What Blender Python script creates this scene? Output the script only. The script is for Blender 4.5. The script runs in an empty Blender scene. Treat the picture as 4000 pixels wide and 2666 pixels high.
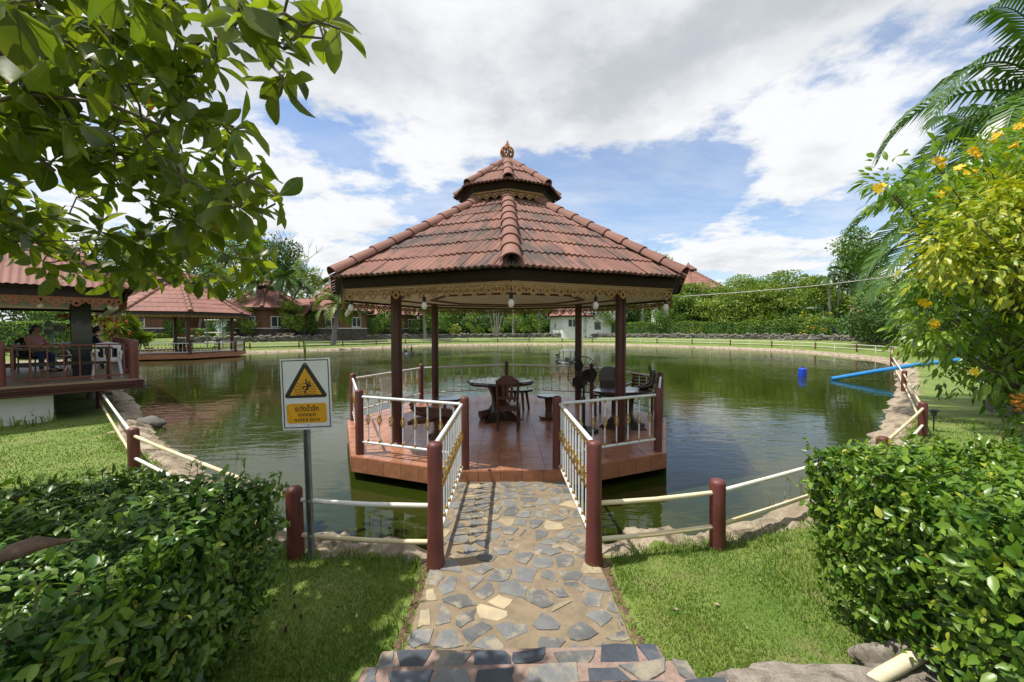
import bpy, bmesh, math, random
import numpy as np
from math import sin, cos, pi, radians
from mathutils import Vector, Matrix

random.seed(7); rng = np.random.default_rng(11)
scene = bpy.context.scene
col = scene.collection

# ------------------------------------------------------------------ camera
F_PX, PITCH, YAW, ROLL, CZ = 1555.6, .0275, .0228, .0029, 1.97
_A = np.array([[cos(YAW), -sin(YAW), 0], [sin(YAW), cos(YAW), 0], [0, 0, 1]])
_B = np.array([[1, 0, 0], [0, cos(PITCH), -sin(PITCH)], [0, sin(PITCH), cos(PITCH)]])
_C = np.array([[cos(ROLL), 0, -sin(ROLL)], [0, 1, 0], [sin(ROLL), 0, cos(ROLL)]])
CR = _C @ _B @ _A
cam = bpy.data.cameras.new('camera'); cam.lens = 14.0; cam.sensor_width = 36
cam.clip_start = .05; cam.clip_end = 6000
cam_o = bpy.data.objects.new('camera', cam); col.objects.link(cam_o)
cam_o.matrix_world = Matrix(((CR[0][0], CR[2][0], -CR[1][0], 0), (CR[0][1], CR[2][1], -CR[1][1], 0),
                             (CR[0][2], CR[2][2], -CR[1][2], CZ), (0, 0, 0, 1)))
scene.camera = cam_o

def ray(u, v):          # u, v measured on a 2353 x 1568 view of the photograph
    return CR.T @ np.array([(u * 1.7 - 2000) / F_PX, 1, (1333 - v * 1.7) / F_PX])
def G(u, v, z=0.0):     # where that sight line meets the level z
    d = ray(u, v); t = (z - CZ) / d[2]
    return Vector((d[0] * t, d[1] * t, z))
def P(u, v, y):         # where it reaches the depth y
    d = ray(u, v); t = y / d[1]
    return Vector((d[0] * t, y, CZ + d[2] * t))

# ------------------------------------------------------------------ sky and sun
SUN_EL, SUN_DIR = radians(67), Vector((-.98, -.20, 0)).normalized()
to_sun = Vector((SUN_DIR.x * cos(SUN_EL), SUN_DIR.y * cos(SUN_EL), sin(SUN_EL)))
world = bpy.data.worlds.new('World'); scene.world = world; world.use_nodes = True
nt = world.node_tree; nt.nodes.clear()
def wn(t, **k):
    n = nt.nodes.new(t)
    for a, b in k.items(): setattr(n, a, b)
    return n
def wl(a, b): nt.links.new(a, b)
def wmath(op, a, b=None, c=None, clamp=False):
    n = wn('ShaderNodeMath', operation=op, use_clamp=clamp)
    for i, x in enumerate((a, b, c)):
        if x is None: continue
        if isinstance(x, (int, float)): n.inputs[i].default_value = x
        else: wl(x, n.inputs[i])
    return n.outputs[0]
sky = wn('ShaderNodeTexSky', sky_type='NISHITA', sun_disc=False)
sky.sun_elevation = SUN_EL; sky.sun_rotation = math.atan2(to_sun.x, to_sun.y)
sky.air_density = 1.2; sky.dust_density = .6; sky.ozone_density = 2.2
tc = wn('ShaderNodeTexCoord'); sp = wn('ShaderNodeSeparateXYZ'); wl(tc.outputs['Generated'], sp.inputs[0])
zz = wmath('ADD', wmath('MAXIMUM', sp.outputs[2], 0.0), .13)
px_, py_ = wmath('DIVIDE', sp.outputs[0], zz), wmath('DIVIDE', sp.outputs[1], zz)
def cloud_noise(ox, oy, scale, detail, rough, dist=0.0, sx=1.0, sy=1.0):
    cb = wn('ShaderNodeCombineXYZ')
    wl(wmath('MULTIPLY_ADD', px_, sx, ox), cb.inputs[0]); wl(wmath('MULTIPLY_ADD', py_, sy, oy), cb.inputs[1])
    n = wn('ShaderNodeTexNoise'); n.inputs['Scale'].default_value = scale; n.inputs['Detail'].default_value = detail
    n.inputs['Roughness'].default_value = rough; n.inputs['Distortion'].default_value = dist
    wl(cb.outputs[0], n.inputs['Vector']); return n.outputs['Fac']
def wramp(f, a, b, lo=0.0, hi=1.0):
    n = wn('ShaderNodeMapRange', interpolation_type='SMOOTHSTEP'); wl(f, n.inputs[0])
    for i, x in enumerate((a, b, lo, hi)): n.inputs[i + 1].default_value = x
    return n.outputs[0]
CX, CY = 9.4, -31.2
base = cloud_noise(CX, CY, .95, 12, .60, .0)
big = cloud_noise(CX * 2.1, CY - 7, .30, 2, .5)
wisp = cloud_noise(CX + 5, CY + 2, 1.0, 8, .60, .35, .7, 1.3)
dens = wmath('ADD', wmath('MULTIPLY', base, .66), wmath('MULTIPLY', big, .48))
cover = wramp(dens, .508, .572)
veil = wramp(wisp, .38, .72, .10, .55)
cover = wmath('MAXIMUM', cover, veil)
# light and thickness: the same field looked at a little towards the sun
sunward = cloud_noise(CX + SUN_DIR.x * .10, CY - .16, .95, 12, .60, .0)
lit = wramp(wmath('SUBTRACT', base, sunward), -.14, .14, -.42, .42)
thick = wramp(dens, .56, .70, 0, .85)
bright = wmath('ADD', wmath('ADD', wmath('SUBTRACT', 1.0, thick), lit), wmath('MULTIPLY_ADD', wisp, 1.1, -.55))
cc = wn('ShaderNodeMix', data_type='RGBA')
cc.inputs['A'].default_value = (4.9, 5.2, 5.6, 1); cc.inputs['B'].default_value = (8.35, 8.45, 8.6, 1)
wl(wramp(bright, -.05, 1.1), cc.inputs['Factor'])
blue = wn('ShaderNodeMix', data_type='RGBA', blend_type='MULTIPLY'); blue.inputs['Factor'].default_value = 1
blue.inputs['B'].default_value = (1.25, 1.36, 1.52, 1); wl(sky.outputs[0], blue.inputs['A'])
mx = wn('ShaderNodeMix', data_type='RGBA')
wl(cover, mx.inputs['Factor']); wl(blue.outputs['Result'], mx.inputs['A']); wl(cc.outputs['Result'], mx.inputs['B'])
bg = wn('ShaderNodeBackground'); bg.inputs[1].default_value = .10
wo = wn('ShaderNodeOutputWorld'); wl(mx.outputs['Result'], bg.inputs[0]); wl(bg.outputs[0], wo.inputs[0])

sun = bpy.data.lights.new('sun', 'SUN'); sun.energy = 4.8; sun.angle = radians(.6); sun.color = (1, .95, .87)
sun_o = bpy.data.objects.new('sun', sun); col.objects.link(sun_o)
sun_o.rotation_euler = to_sun.to_track_quat('Z', 'Y').to_euler(); sun_o.location = (-20, 0, 40)
vs = scene.view_settings
vs.view_transform = 'Standard'; vs.look = 'None'; vs.gamma = 1; vs.exposure = 0.22; vs.use_curve_mapping = False

# ------------------------------------------------------------------ materials
MATS = {}
def mat(name, c1, c2=None, scale=6, rough=.6, bump=0.0, bscale=40, metal=0.0, rand=0.0, spec=.5, dirt=None,
        stretch=(1, 1, 1), leaf=0.0, attr=None, coat=0.0, tint=None):
    """Noise-mottled principled material; dirt=(colour, scale, from, to); leaf=translucent share; attr=face attribute ramp"""
    m = bpy.data.materials.new(name); m.use_nodes = True; t = m.node_tree; t.nodes.clear()
    N, L = t.nodes.new, t.links.new
    out = N('ShaderNodeOutputMaterial'); bs = N('ShaderNodeBsdfPrincipled')
    bs.inputs['Roughness'].default_value = rough; bs.inputs['Metallic'].default_value = metal
    bs.inputs['Specular IOR Level'].default_value = spec; bs.inputs['Coat Weight'].default_value = coat
    geo = N('ShaderNodeNewGeometry'); mp = N('ShaderNodeMapping'); mp.inputs['Scale'].default_value = stretch
    L(geo.outputs['Position'], mp.inputs[0])
    def noise(sc, det=6, rg=.6):
        n = N('ShaderNodeTexNoise'); n.inputs['Scale'].default_value = sc; n.inputs['Detail'].default_value = det
        n.inputs['Roughness'].default_value = rg; L(mp.outputs[0], n.inputs['Vector']); return n.outputs['Fac']
    def ramp(f, a, b):
        n = N('ShaderNodeMapRange'); n.interpolation_type = 'SMOOTHSTEP'; L(f, n.inputs[0])
        n.inputs[1].default_value = a; n.inputs[2].default_value = b; return n.outputs[0]
    def mix(f, a, b, mode='MIX'):
        n = N('ShaderNodeMix'); n.data_type = 'RGBA'; n.blend_type = mode
        for s, x in (('Factor', f), ('A', a), ('B', b)):
            if isinstance(x, (tuple, list)): n.inputs[s].default_value = (*x[:3], 1)
            elif isinstance(x, (int, float)): n.inputs[s].default_value = x
            else: L(x, n.inputs[s])
        return n.outputs['Result']
    c2 = c2 or tuple(min(1, x * .72) for x in c1)
    if attr:
        at = N('ShaderNodeAttribute'); at.attribute_name = attr
        c = mix(ramp(at.outputs['Fac'], 0, 1), c1, c2)
        if tint: c = mix(ramp(at.outputs['Fac'], tint[1], tint[1] + .02), c, tint[0])
    else:
        c = mix(ramp(noise(scale), .3, .7), c1, c2)
    if rand:
        oi = N('ShaderNodeObjectInfo'); hs = N('ShaderNodeHueSaturation')
        r = N('ShaderNodeMapRange'); L(oi.outputs['Random'], r.inputs[0]); r.inputs[3].default_value = 1 - rand; r.inputs[4].default_value = 1 + rand
        L(r.outputs[0], hs.inputs['Value']); L(c, hs.inputs['Color']); c = hs.outputs[0]
    if dirt:
        c = mix(ramp(noise(dirt[1], 8, .65), dirt[2], dirt[3]), c, dirt[0])
    L(c, bs.inputs['Base Color'])
    if bump:
        b = N('ShaderNodeBump'); b.inputs['Strength'].default_value = min(1, bump); b.inputs['Distance'].default_value = .02 * max(1, bump)
        L(noise(bscale, 5), b.inputs['Height']); L(b.outputs[0], bs.inputs['Normal'])
    sh = bs.outputs[0]
    if leaf:
        tr = N('ShaderNodeBsdfTranslucent'); ms = N('ShaderNodeMixShader'); ms.inputs[0].default_value = leaf
        L(mix(1.0, c, (1.15, 1.2, .55), 'MULTIPLY'), tr.inputs[0]); L(sh, ms.inputs[1]); L(tr.outputs[0], ms.inputs[2]); sh = ms.outputs[0]
    L(sh, out.inputs[0]); MATS[name] = m; m['bsdf'] = bs.name
    return m
def bsdf(m): return m.node_tree.nodes[m['bsdf']]

# ------------------------------------------------------------------ mesh helpers
class MB:
    def __init__(s): s.v, s.f, s.m = [], [], []
    def add(s, vs_, fs, mi=0):
        o = len(s.v); s.v += [tuple(x) for x in vs_]; s.f += [tuple(i + o for i in f) for f in fs]; s.m += [mi] * len(fs); return s
    def box(s, c, d, rz=0.0, mi=0, M=None):
        x, y, z = d[0] / 2, d[1] / 2, d[2] / 2
        R_ = Matrix.Rotation(rz, 4, 'Z') if M is None else M
        vs_ = [Vector(c) + R_ @ Vector(p) for p in ((-x, -y, -z), (x, -y, -z), (x, y, -z), (-x, y, -z), (-x, -y, z), (x, -y, z), (x, y, z), (-x, y, z))]
        return s.add(vs_, [(3, 2, 1, 0), (4, 5, 6, 7), (0, 1, 5, 4), (1, 2, 6, 5), (2, 3, 7, 6), (3, 0, 4, 7)], mi)
    def bar(s, a, b, w, h, mi=0, up=(0, 0, 1)):
        a, b = Vector(a), Vector(b); d = b - a; l = d.length; d.normalize(); u = Vector(up)
        if abs(d.dot(u)) > .98: u = Vector((0, 1, 0))
        x = d.cross(u).normalized(); z = x.cross(d)
        M = Matrix((x, d, z)).transposed().to_4x4()
        return s.box((a + b) / 2, (w, l, h), M=M, mi=mi)
    def tube(s, pts, rad, n=8, mi=0, caps=True, sq=1.0):
        pts = [Vector(p) for p in pts]; k = len(pts)
        if isinstance(rad, (int, float)): rad = [rad] * k
        o = len(s.v); up = None
        for i, p in enumerate(pts):
            t = (pts[min(i + 1, k - 1)] - pts[max(i - 1, 0)]).normalized()
            if up is None: up = Vector((0, 0, 1)) if abs(t.z) < .9 else Vector((1, 0, 0))
            x = t.cross(up).normalized(); up = x.cross(t).normalized()
            for j in range(n):
                a = 2 * pi * j / n; s.v.append(tuple(p + (x * cos(a) + up * sin(a) * sq) * rad[i]))
        fs = [(o + i * n + j, o + i * n + (j + 1) % n, o + (i + 1) * n + (j + 1) % n, o + (i + 1) * n + j) for i in range(k - 1) for j in range(n)]
        if caps: fs += [tuple(o + j for j in range(n))[::-1], tuple(o + (k - 1) * n + j for j in range(n))]
        s.f += fs; s.m += [mi] * len(fs); return s
    def cyl(s, a, b, r0, r1=None, n=12, mi=0): return s.tube([a, b], [r0, r0 if r1 is None else r1], n, mi)
    def lathe(s, prof, n=20, c=(0, 0, 0), mi=0, a0=0.0, sx=1.0, sy=1.0):
        o = len(s.v); k = len(prof)
        for r, z in prof:
            for j in range(n):
                a = a0 + 2 * pi * j / n; s.v.append((c[0] + r * cos(a) * sx, c[1] + r * sin(a) * sy, c[2] + z))
        fs = [(o + i * n + j, o + i * n + (j + 1) % n, o + (i + 1) * n + (j + 1) % n, o + (i + 1) * n + j) for i in range(k - 1) for j in range(n)]
        fs += [tuple(o + j for j in range(n))[::-1], tuple(o + (k - 1) * n + j for j in range(n))]
        s.f += fs; s.m += [mi] * len(fs); return s
    def prism(s, poly, z0, z1, mi=0, top=None):
        o = len(s.v); n = len(poly); top = top or poly
        s.v += [(p[0], p[1], z0) for p in poly] + [(p[0], p[1], z1) for p in top]
        fs = [tuple(o + j for j in range(n))[::-1], tuple(o + n + j for j in range(n))] + [(o + j, o + (j + 1) % n, o + n + (j + 1) % n, o + n + j) for j in range(n)]
        s.f += fs; s.m += [mi] * len(fs); return s
    def ico(s, c, r, sub=2, jit=0.0, sc=(1, 1, 1), mi=0, seed=0):
        b = bmesh.new(); bmesh.ops.create_icosphere(b, subdivisions=sub, radius=1); rr = random.Random(seed)
        ph = [rr.uniform(0, 6) for _ in range(6)]
        vs_ = []
        for v in b.verts:
            p = v.co; q = 1 + jit * (sin(p.x * 2.3 + ph[0]) * sin(p.y * 2.9 + ph[1]) + .6 * sin(p.z * 4.1 + p.x * 3 + ph[2]) + .5 * sin(p.y * 6 + p.x * 5 + ph[3]) + .22 * abs(sin(p.x * 9 + p.z * 7 + ph[4])) + .16 * sin(p.y * 15 - p.z * 13 + p.x * 4 + ph[5]) + .09 * sin(p.x * 31 + p.y * 27 + p.z * 23))
            vs_.append((c[0] + p.x * r * q * sc[0], c[1] + p.y * r * q * sc[1], c[2] + p.z * r * q * sc[2]))
        fs = [tuple(v.index for v in f.verts) for f in b.faces]; b.free(); return s.add(vs_, fs, mi)
    def mesh(s, name, mats, smooth=None, off=None, bevel=0.0):
        me = bpy.data.meshes.new(name)
        v = s.v if off is None else [(a - off[0], b - off[1], c - off[2]) for a, b, c in s.v]
        me.from_pydata(v, [], s.f)
        for m in (mats if isinstance(mats, (list, tuple)) else [mats]): me.materials.append(MATS[m] if isinstance(m, str) else m)
        me.polygons.foreach_set('material_index', s.m)
        if bevel:
            b = bmesh.new(); b.from_mesh(me)
            bmesh.ops.bevel(b, geom=[e for e in b.edges if len(e.link_faces) == 2 and e.calc_face_angle(0) > .5], offset=bevel, segments=1, affect='EDGES')
            b.to_mesh(me); b.free()
        me.update()
        if smooth is not None:
            me.polygons.foreach_set('use_smooth', [True] * len(me.polygons)); me.set_sharp_from_angle(angle=radians(smooth))
        return me
    def build(s, name, mats, parent=None, smooth=None, off=None, bevel=0.0, loc=None):
        return obj(name, s.mesh(name, mats, smooth, off, bevel), parent, loc)
def obj(name, me, parent=None, loc=None, rot=None):
    o = bpy.data.objects.new(name, me); col.objects.link(o)
    if parent: o.parent = parent
    if loc is not None: o.location = loc
    if rot is not None: o.rotation_euler = rot
    return o
def tag(o, label=None, cat=None, group=None, kind=None):
    for k, v in (('label', label), ('category', cat), ('group', group), ('kind', kind)):
        if v: o[k] = v
    return o
def thing(name, label, cat, loc=(0, 0, 0), rz=0.0, group=None):
    o = bpy.data.objects.new(name, None); col.objects.link(o); o.empty_display_size = .1
    o.location = loc; o.rotation_euler = (0, 0, rz); return tag(o, label, cat, group)
def copy_tree(o, parent=None, loc=None, rz=None):
    c = o.copy(); col.objects.link(c); c.parent = parent
    if loc is not None: c.location = loc
    if rz is not None: c.rotation_euler = (0, 0, rz)
    for ch in KIDS(o): copy_tree(ch, c)
    return c
def KIDS(o): return [x for x in col.objects if x.parent == o]
def fast_mesh(name, V, Fq, mats, rnd=None, smooth=False, mi=None):
    """V (n,3) array, Fq (m,k) index array, per-face value rnd"""
    me = bpy.data.meshes.new(name); k = Fq.shape[1]
    me.vertices.add(len(V)); me.vertices.foreach_set('co', np.asarray(V, np.float32).ravel())
    me.loops.add(Fq.size); me.loops.foreach_set('vertex_index', Fq.astype(np.int32).ravel())
    me.polygons.add(len(Fq)); me.polygons.foreach_set('loop_start', np.arange(0, Fq.size, k, dtype=np.int32))
    for m in (mats if isinstance(mats, (list, tuple)) else [mats]): me.materials.append(MATS[m])
    if mi is not None: me.polygons.foreach_set('material_index', np.asarray(mi, np.int32))
    if rnd is not None:
        a = me.attributes.new('rnd', 'FLOAT', 'FACE'); a.data.foreach_set('value', np.asarray(rnd, np.float32))
    me.update(calc_edges=True); me.validate()
    if smooth: me.polygons.foreach_set('use_smooth', np.ones(len(me.polygons), bool))
    return me
def unit(a): return a / np.maximum(1e-9, np.linalg.norm(a, axis=-1, keepdims=True))
def leaf_arrays(pos, axis, nrm, ln, wd, fold=.25, droop=.12):
    """one folded pointed leaf of 2 triangles per row"""
    n = len(pos); axis = unit(axis); side = unit(np.cross(axis, nrm)); up = np.cross(side, axis)
    ln = np.broadcast_to(ln, n)[:, None]; wd = np.broadcast_to(wd, n)[:, None]
    mid = pos + axis * ln * .45; tip = pos + axis * ln - up * ln * droop
    l = mid - side * wd * .5 + up * wd * fold; r = mid + side * wd * .5 + up * wd * fold
    V = np.stack([pos, l, tip, r], 1).reshape(-1, 3)
    Fq = (np.array([[0, 2, 1], [0, 3, 2]])[None] + (np.arange(n) * 4)[:, None, None]).reshape(-1, 3)
    return V, Fq
def leaf_mesh(name, pos, axis, nrm, ln, wd, mats, rnd=None, fine=False, **k):
    V, Fq = (fine_leaf_arrays if fine else leaf_arrays)(pos, axis, nrm, ln, wd, **k)
    rnd = rng.random(len(pos)) if rnd is None else rnd
    return fast_mesh(name, V, Fq, mats, np.repeat(rnd, len(Fq) // len(pos)))
def fine_leaf_arrays(pos, axis, nrm, ln, wd, fold=.25, droop=.12):
    """oval leaf with a folded midrib and a drawn-out tip, 8 triangles each"""
    n = len(pos); axis = unit(axis); side = unit(np.cross(axis, nrm)); up_ = np.cross(side, axis)
    ln = np.broadcast_to(ln, n)[:, None]; wd = np.broadcast_to(wd, n)[:, None]
    at_ = lambda t, w, h: pos + axis * ln * t - up_ * ln * droop * t * t + side * wd * w + up_ * wd * h
    V = np.stack([pos, at_(.26, -.42, fold * .8), at_(.60, -.44, fold * .8), at_(1, 0, 0), at_(.60, .44, fold * .8), at_(.26, .42, fold * .8), at_(.26, 0, 0), at_(.60, 0, 0)], 1).reshape(-1, 3)
    T_ = np.array([[0, 6, 1], [1, 6, 2], [2, 6, 7], [2, 7, 3], [0, 5, 6], [5, 4, 6], [4, 7, 6], [4, 3, 7]])
    return V, (T_[None] + (np.arange(n) * 8)[:, None, None]).reshape(-1, 3)
def rdir(n):
    a = rng.normal(size=(n, 3)); return unit(a)
def clip(poly, a, b, c):     # keep a*x+b*y<=c
    r = []
    for i in range(len(poly)):
        p, q = poly[i], poly[(i + 1) % len(poly)]; dp = a * p[0] + b * p[1] - c; dq = a * q[0] + b * q[1] - c
        if dp <= 0: r.append(p)
        if dp * dq < 0: t = dp / (dp - dq); r.append((p[0] + (q[0] - p[0]) * t, p[1] + (q[1] - p[1]) * t))
    return r
def voronoi_cells(sites, bound):
    cells = []
    for i, (x, y) in enumerate(sites):
        c = list(bound)
        for j, (u, v) in enumerate(sites):
            if i == j or abs(u - x) + abs(v - y) > 2.5: continue
            a, b = u - x, v - y; c = clip(c, a, b, (u * u + v * v - x * x - y * y) / 2)
            if len(c) < 3: break
        cells.append(c)
    return cells
def inset(poly, d):
    c = poly
    n = len(poly); A = sum(poly[i][0] * poly[(i + 1) % n][1] - poly[(i + 1) % n][0] * poly[i][1] for i in range(n))
    s = 1 if A > 0 else -1
    for i in range(n):
        p, q = poly[i], poly[(i + 1) % n]; ex, ey = q[0] - p[0], q[1] - p[1]; l = math.hypot(ex, ey)
        if l < 1e-6: continue
        nx, ny = s * ey / l, -s * ex / l; c = clip(c, nx, ny, nx * p[0] + ny * p[1] - d)
        if len(c) < 3: return []
    return c
# ------------------------------------------------------------------ material palette
mat('lawn', (.10, .17, .022), (.17, .215, .045), 1.3, .9, .5, 60, dirt=((.20, .185, .07), 2.4, .52, .70))
mat('grass', (.085, .185, .014), (.27, .34, .06), rough=.55, leaf=.3, attr='rnd', tint=((.30, .25, .09), .93))
mat('bank_rock', (.42, .35, .25), (.25, .195, .135), 4.5, .95, 1.6, 16, dirt=((.10, .08, .05), 3.4, .50, .66))
mat('mortar', (.28, .215, .135), (.20, .155, .10), 9, .9, .5, 130, dirt=((.13, .11, .07), 1.6, .52, .75))
mat('step_mortar', (.36, .255, .205), (.26, .175, .14), 30, .9, .6, 160, dirt=((.14, .10, .06), 2.6, .56, .75))
mat('slate', (.17, .17, .163), (.108, .113, .114), 5, .7, .6, 22, rand=.28, dirt=((.29, .25, .18), 6.5, .47, .66))
mat('dark_slate', (.085, .10, .12), (.05, .06, .075), 6, .55, .5, 20, rand=.25, dirt=((.2, .17, .13), 5, .58, .78))
mat('sandstone', (.42, .34, .21), (.30, .25, .17), 7, .8, .5, 30, rand=.2)
mat('boulder', (.36, .315, .255), (.21, .18, .145), 7, .95, 1.8, 26, dirt=((.12, .105, .08), 5, .50, .66))
mat('wall_stone', (.235, .215, .185), (.12, .11, .095), 1.6, .9, .9, 6, dirt=((.06, .06, .05), .9, .48, .72))
mat('brown_paint', (.10, .023, .017), (.145, .043, .034), 2.6, .5, .15, 60, dirt=((.26, .16, .14), 38, .695, .73))
mat('brown_paint_light', (.16, .04, .03), (.115, .03, .023), 5, .45, .1, 60)
mat('gloss_maroon', (.072, .017, .014), (.055, .013, .011), 3, .33, .05, 30)
mat('white_paint', (.74, .75, .74), (.62, .64, .65), 6, .45, .1, 60, dirt=((.20, .235, .26), 26, .60, .70))
mat('cream_pipe', (.72, .66, .48), (.66, .52, .27), 2.2, .5, .1, 40, dirt=((.42, .33, .17), 5, .60, .8))
mat('white_pipe', (.78, .77, .72), (.70, .66, .54), 2.0, .5, .1, 40, dirt=((.5, .45, .32), 6, .62, .8))
mat('gold', (.52, .31, .035), (.40, .23, .02), 20, .38, metal=.55)
mat('gold_trim', (.36, .205, .07), (.25, .135, .04), 12, .5, .2, 60, metal=.25)
mat('red_trim', (.27, .085, .035), (.19, .055, .02), 12, .6, .2, 60)
mat('terracotta', (.33, .135, .092), (.26, .10, .068), 1.4, .75, .3, 90, rand=.12, stretch=(1, 1, .6), dirt=((.055, .047, .043), 2.6, .515, .625))
mat('terracotta_cap', (.25, .118, .085), (.195, .087, .064), 3, .75, .3, 80, rand=.09, dirt=((.08, .06, .05), 6.5, .60, .74))
mat('terracotta_clean', (.285, .128, .096), (.22, .095, .073), .6, .75, .2, 60, dirt=((.13, .07, .055), 1.6, .55, .72))
mat('finial_clay', (.36, .17, .075), (.26, .11, .05), 9, .75, .3, 60)
mat('dark_wood', (.026, .012, .009), (.017, .008, .006), 6, .6, .2, 40, spec=.3)
mat('eave_wood', (.04, .024, .018), (.027, .016, .012), 6, .6, .2, 40)
mat('ceiling', (.86, .82, .70), (.80, .76, .64), 2, .6)
mat('ceiling_moulding', (.15, .045, .022), (.11, .032, .018), 6, .5)
mat('furniture_wood', (.095, .032, .017), (.055, .018, .010), 3, .33, .15, 30, stretch=(1, 1, .25), coat=.2)
mat('dark_furniture', (.035, .017, .012), (.02, .011, .008), 4, .25, .15, 30, coat=.3)
mat('table_top', (.045, .024, .017), (.028, .016, .012), 3, .16, .1, 20, coat=.5)
mat('driftwood', (.12, .055, .026), (.055, .024, .012), 9, .6, .8, 30)
mat('black_plastic', (.012, .012, .013), (.010, .010, .011), 5, .4)
mat('white_plastic', (.76, .78, .80), (.72, .74, .77), 5, .4)
mat('pale_plastic', (.84, .81, .73), (.80, .77, .68), 5, .45)
mat('blue_stripe', (.015, .035, .30), None, 5, .4)
mat('blue_pipe', (.02, .23, .52), (.018, .20, .47), 3, .35, dirt=((.10, .25, .35), 5, .64, .85))
mat('blue_can', (.008, .06, .52), (.006, .05, .45), 3, .35)
mat('galvanised', (.30, .32, .32), (.22, .24, .245), 8, .45, .1, 60, metal=.6)
mat('concrete', (.36, .34, .30), (.27, .25, .22), 3, .9, .4, 30)
mat('white_wall', (.74, .74, .71), (.66, .66, .62), .7, .8)
mat('stained_wall', (.66, .67, .63), (.56, .57, .52), 1.2, .85, .2, 30, dirt=((.17, .17, .16), 2.4, .615, .655))
mat('house_wood', (.17, .07, .028), (.115, .045, .02), 3, .6, stretch=(6, 6, .4))
mat('house_stone', (.10, .08, .07), (.05, .04, .036), 3, .9, .6, 8)
mat('glass', (.03, .04, .045), (.05, .06, .06), 2, .06)
mat('marble', (.028, .034, .046), (.016, .019, .026), 3, .14, coat=.3, dirt=((.16, .05, .045), 1.9, .62, .67))
mat('deck_tile', (.27, .20, .14), (.18, .13, .09), 5, .5, stretch=(1, 8, 1))
mat('counter_orange', (.40, .115, .02), (.33, .09, .015), 3, .6)
mat('bark', (.16, .135, .11), (.09, .075, .06), 9, .9, .8, 30)
mat('pale_bark', (.30, .28, .245), (.20, .185, .16), 5, .9, .6, 20)
mat('twig', (.15, .115, .085), (.09, .065, .045), 18, .85, .5, 60)
mat('big_leaf', (.22, .265, .022), (.075, .125, .012), rough=.35, leaf=.58, attr='rnd', tint=((.50, .21, .008), .992))
mat('big_leaf_single', (.20, .245, .022), (.10, .15, .015), 7, .33, rand=.5, leaf=.58)
mat('big_leaf_orange', (.55, .24, .01), (.45, .16, .01), 8, .45, leaf=.4)
mat('leaf_rib', (.26, .30, .06), None, 8, .5)
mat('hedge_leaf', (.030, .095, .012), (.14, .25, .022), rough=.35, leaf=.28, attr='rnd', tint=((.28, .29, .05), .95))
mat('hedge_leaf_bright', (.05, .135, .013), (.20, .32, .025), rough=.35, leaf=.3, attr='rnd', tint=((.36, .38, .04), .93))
mat('tecoma_leaf', (.07, .175, .014), (.24, .36, .028), rough=.35, leaf=.35, attr='rnd')
mat('gold_leaf', (.50, .47, .018), (.17, .28, .018), rough=.4, leaf=.3, attr='rnd')
mat('yellow_flower', (.85, .60, .01), (.78, .48, .008), 6, .6, leaf=.25)
mat('red_flower', (.62, .045, .03), (.55, .09, .03), 6, .6)
mat('orange_berry', (.65, .22, .01), None, 6, .45)
mat('palm_leaf', (.035, .10, .016), (.09, .17, .026), rough=.35, leaf=.2, attr='rnd')
mat('coconut_leaf', (.085, .15, .018), (.18, .22, .035), rough=.4, leaf=.25, attr='rnd', tint=((.32, .24, .06), .92))
mat('dry_frond', (.26, .20, .12), (.16, .12, .07), rough=.8, attr='rnd')
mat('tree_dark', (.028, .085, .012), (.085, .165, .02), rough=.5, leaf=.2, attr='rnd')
mat('tree_mid', (.06, .15, .016), (.16, .27, .026), rough=.5, leaf=.25, attr='rnd')
mat('tree_light', (.10, .195, .018), (.27, .35, .04), rough=.5, leaf=.3, attr='rnd')
mat('tree_lime', (.12, .22, .02), (.25, .33, .035), rough=.5, leaf=.3, attr='rnd')
mat('clipped', (.065, .165, .013), (.19, .30, .026), rough=.5, leaf=.2, attr='rnd', tint=((.20, .27, .03), .9))
mat('clipped_gold', (.12, .20, .015), (.30, .32, .03), rough=.5, leaf=.2, attr='rnd')
mat('reed', (.14, .20, .04), (.36, .30, .13), rough=.7, leaf=.3, attr='rnd')
mat('dry_leaf', (.13, .08, .05), (.07, .042, .028), 20, .8, .3, 60)
mat('soil', (.20, .125, .075), (.11, .065, .04), 30, .95, .8, 60)
mat('skin', (.40, .22, .15), (.36, .19, .13), 5, .5)
mat('hair', (.012, .009, .008), None, 5, .4)
mat('pink_cloth', (.50, .25, .24), (.42, .20, .19), 8, .9)
mat('navy_cloth', (.02, .04, .10), (.015, .03, .07), 8, .9)
mat('bag_cloth', (.015, .016, .024), None, 8, .8)
mat('sign_white', (.66, .665, .66), (.60, .605, .605), 5, .35)
mat('sign_yellow', (.66, .33, .004), (.60, .29, .004), 6, .4)
mat('sign_black', (.018, .011, .008), (.022, .014, .010), 6, .4)
mat('shed', (.62, .65, .68), (.55, .58, .62), .5, .6)
mat('solar', (.012, .018, .045), None, 5, .15)
mat('bulb_glass', (.80, .78, .72), None, 5, .25)
mat('wire_dark', (.02, .02, .02), None, 5, .6)
mat('wire_pale', (.55, .53, .48), None, 5, .6)

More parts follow.
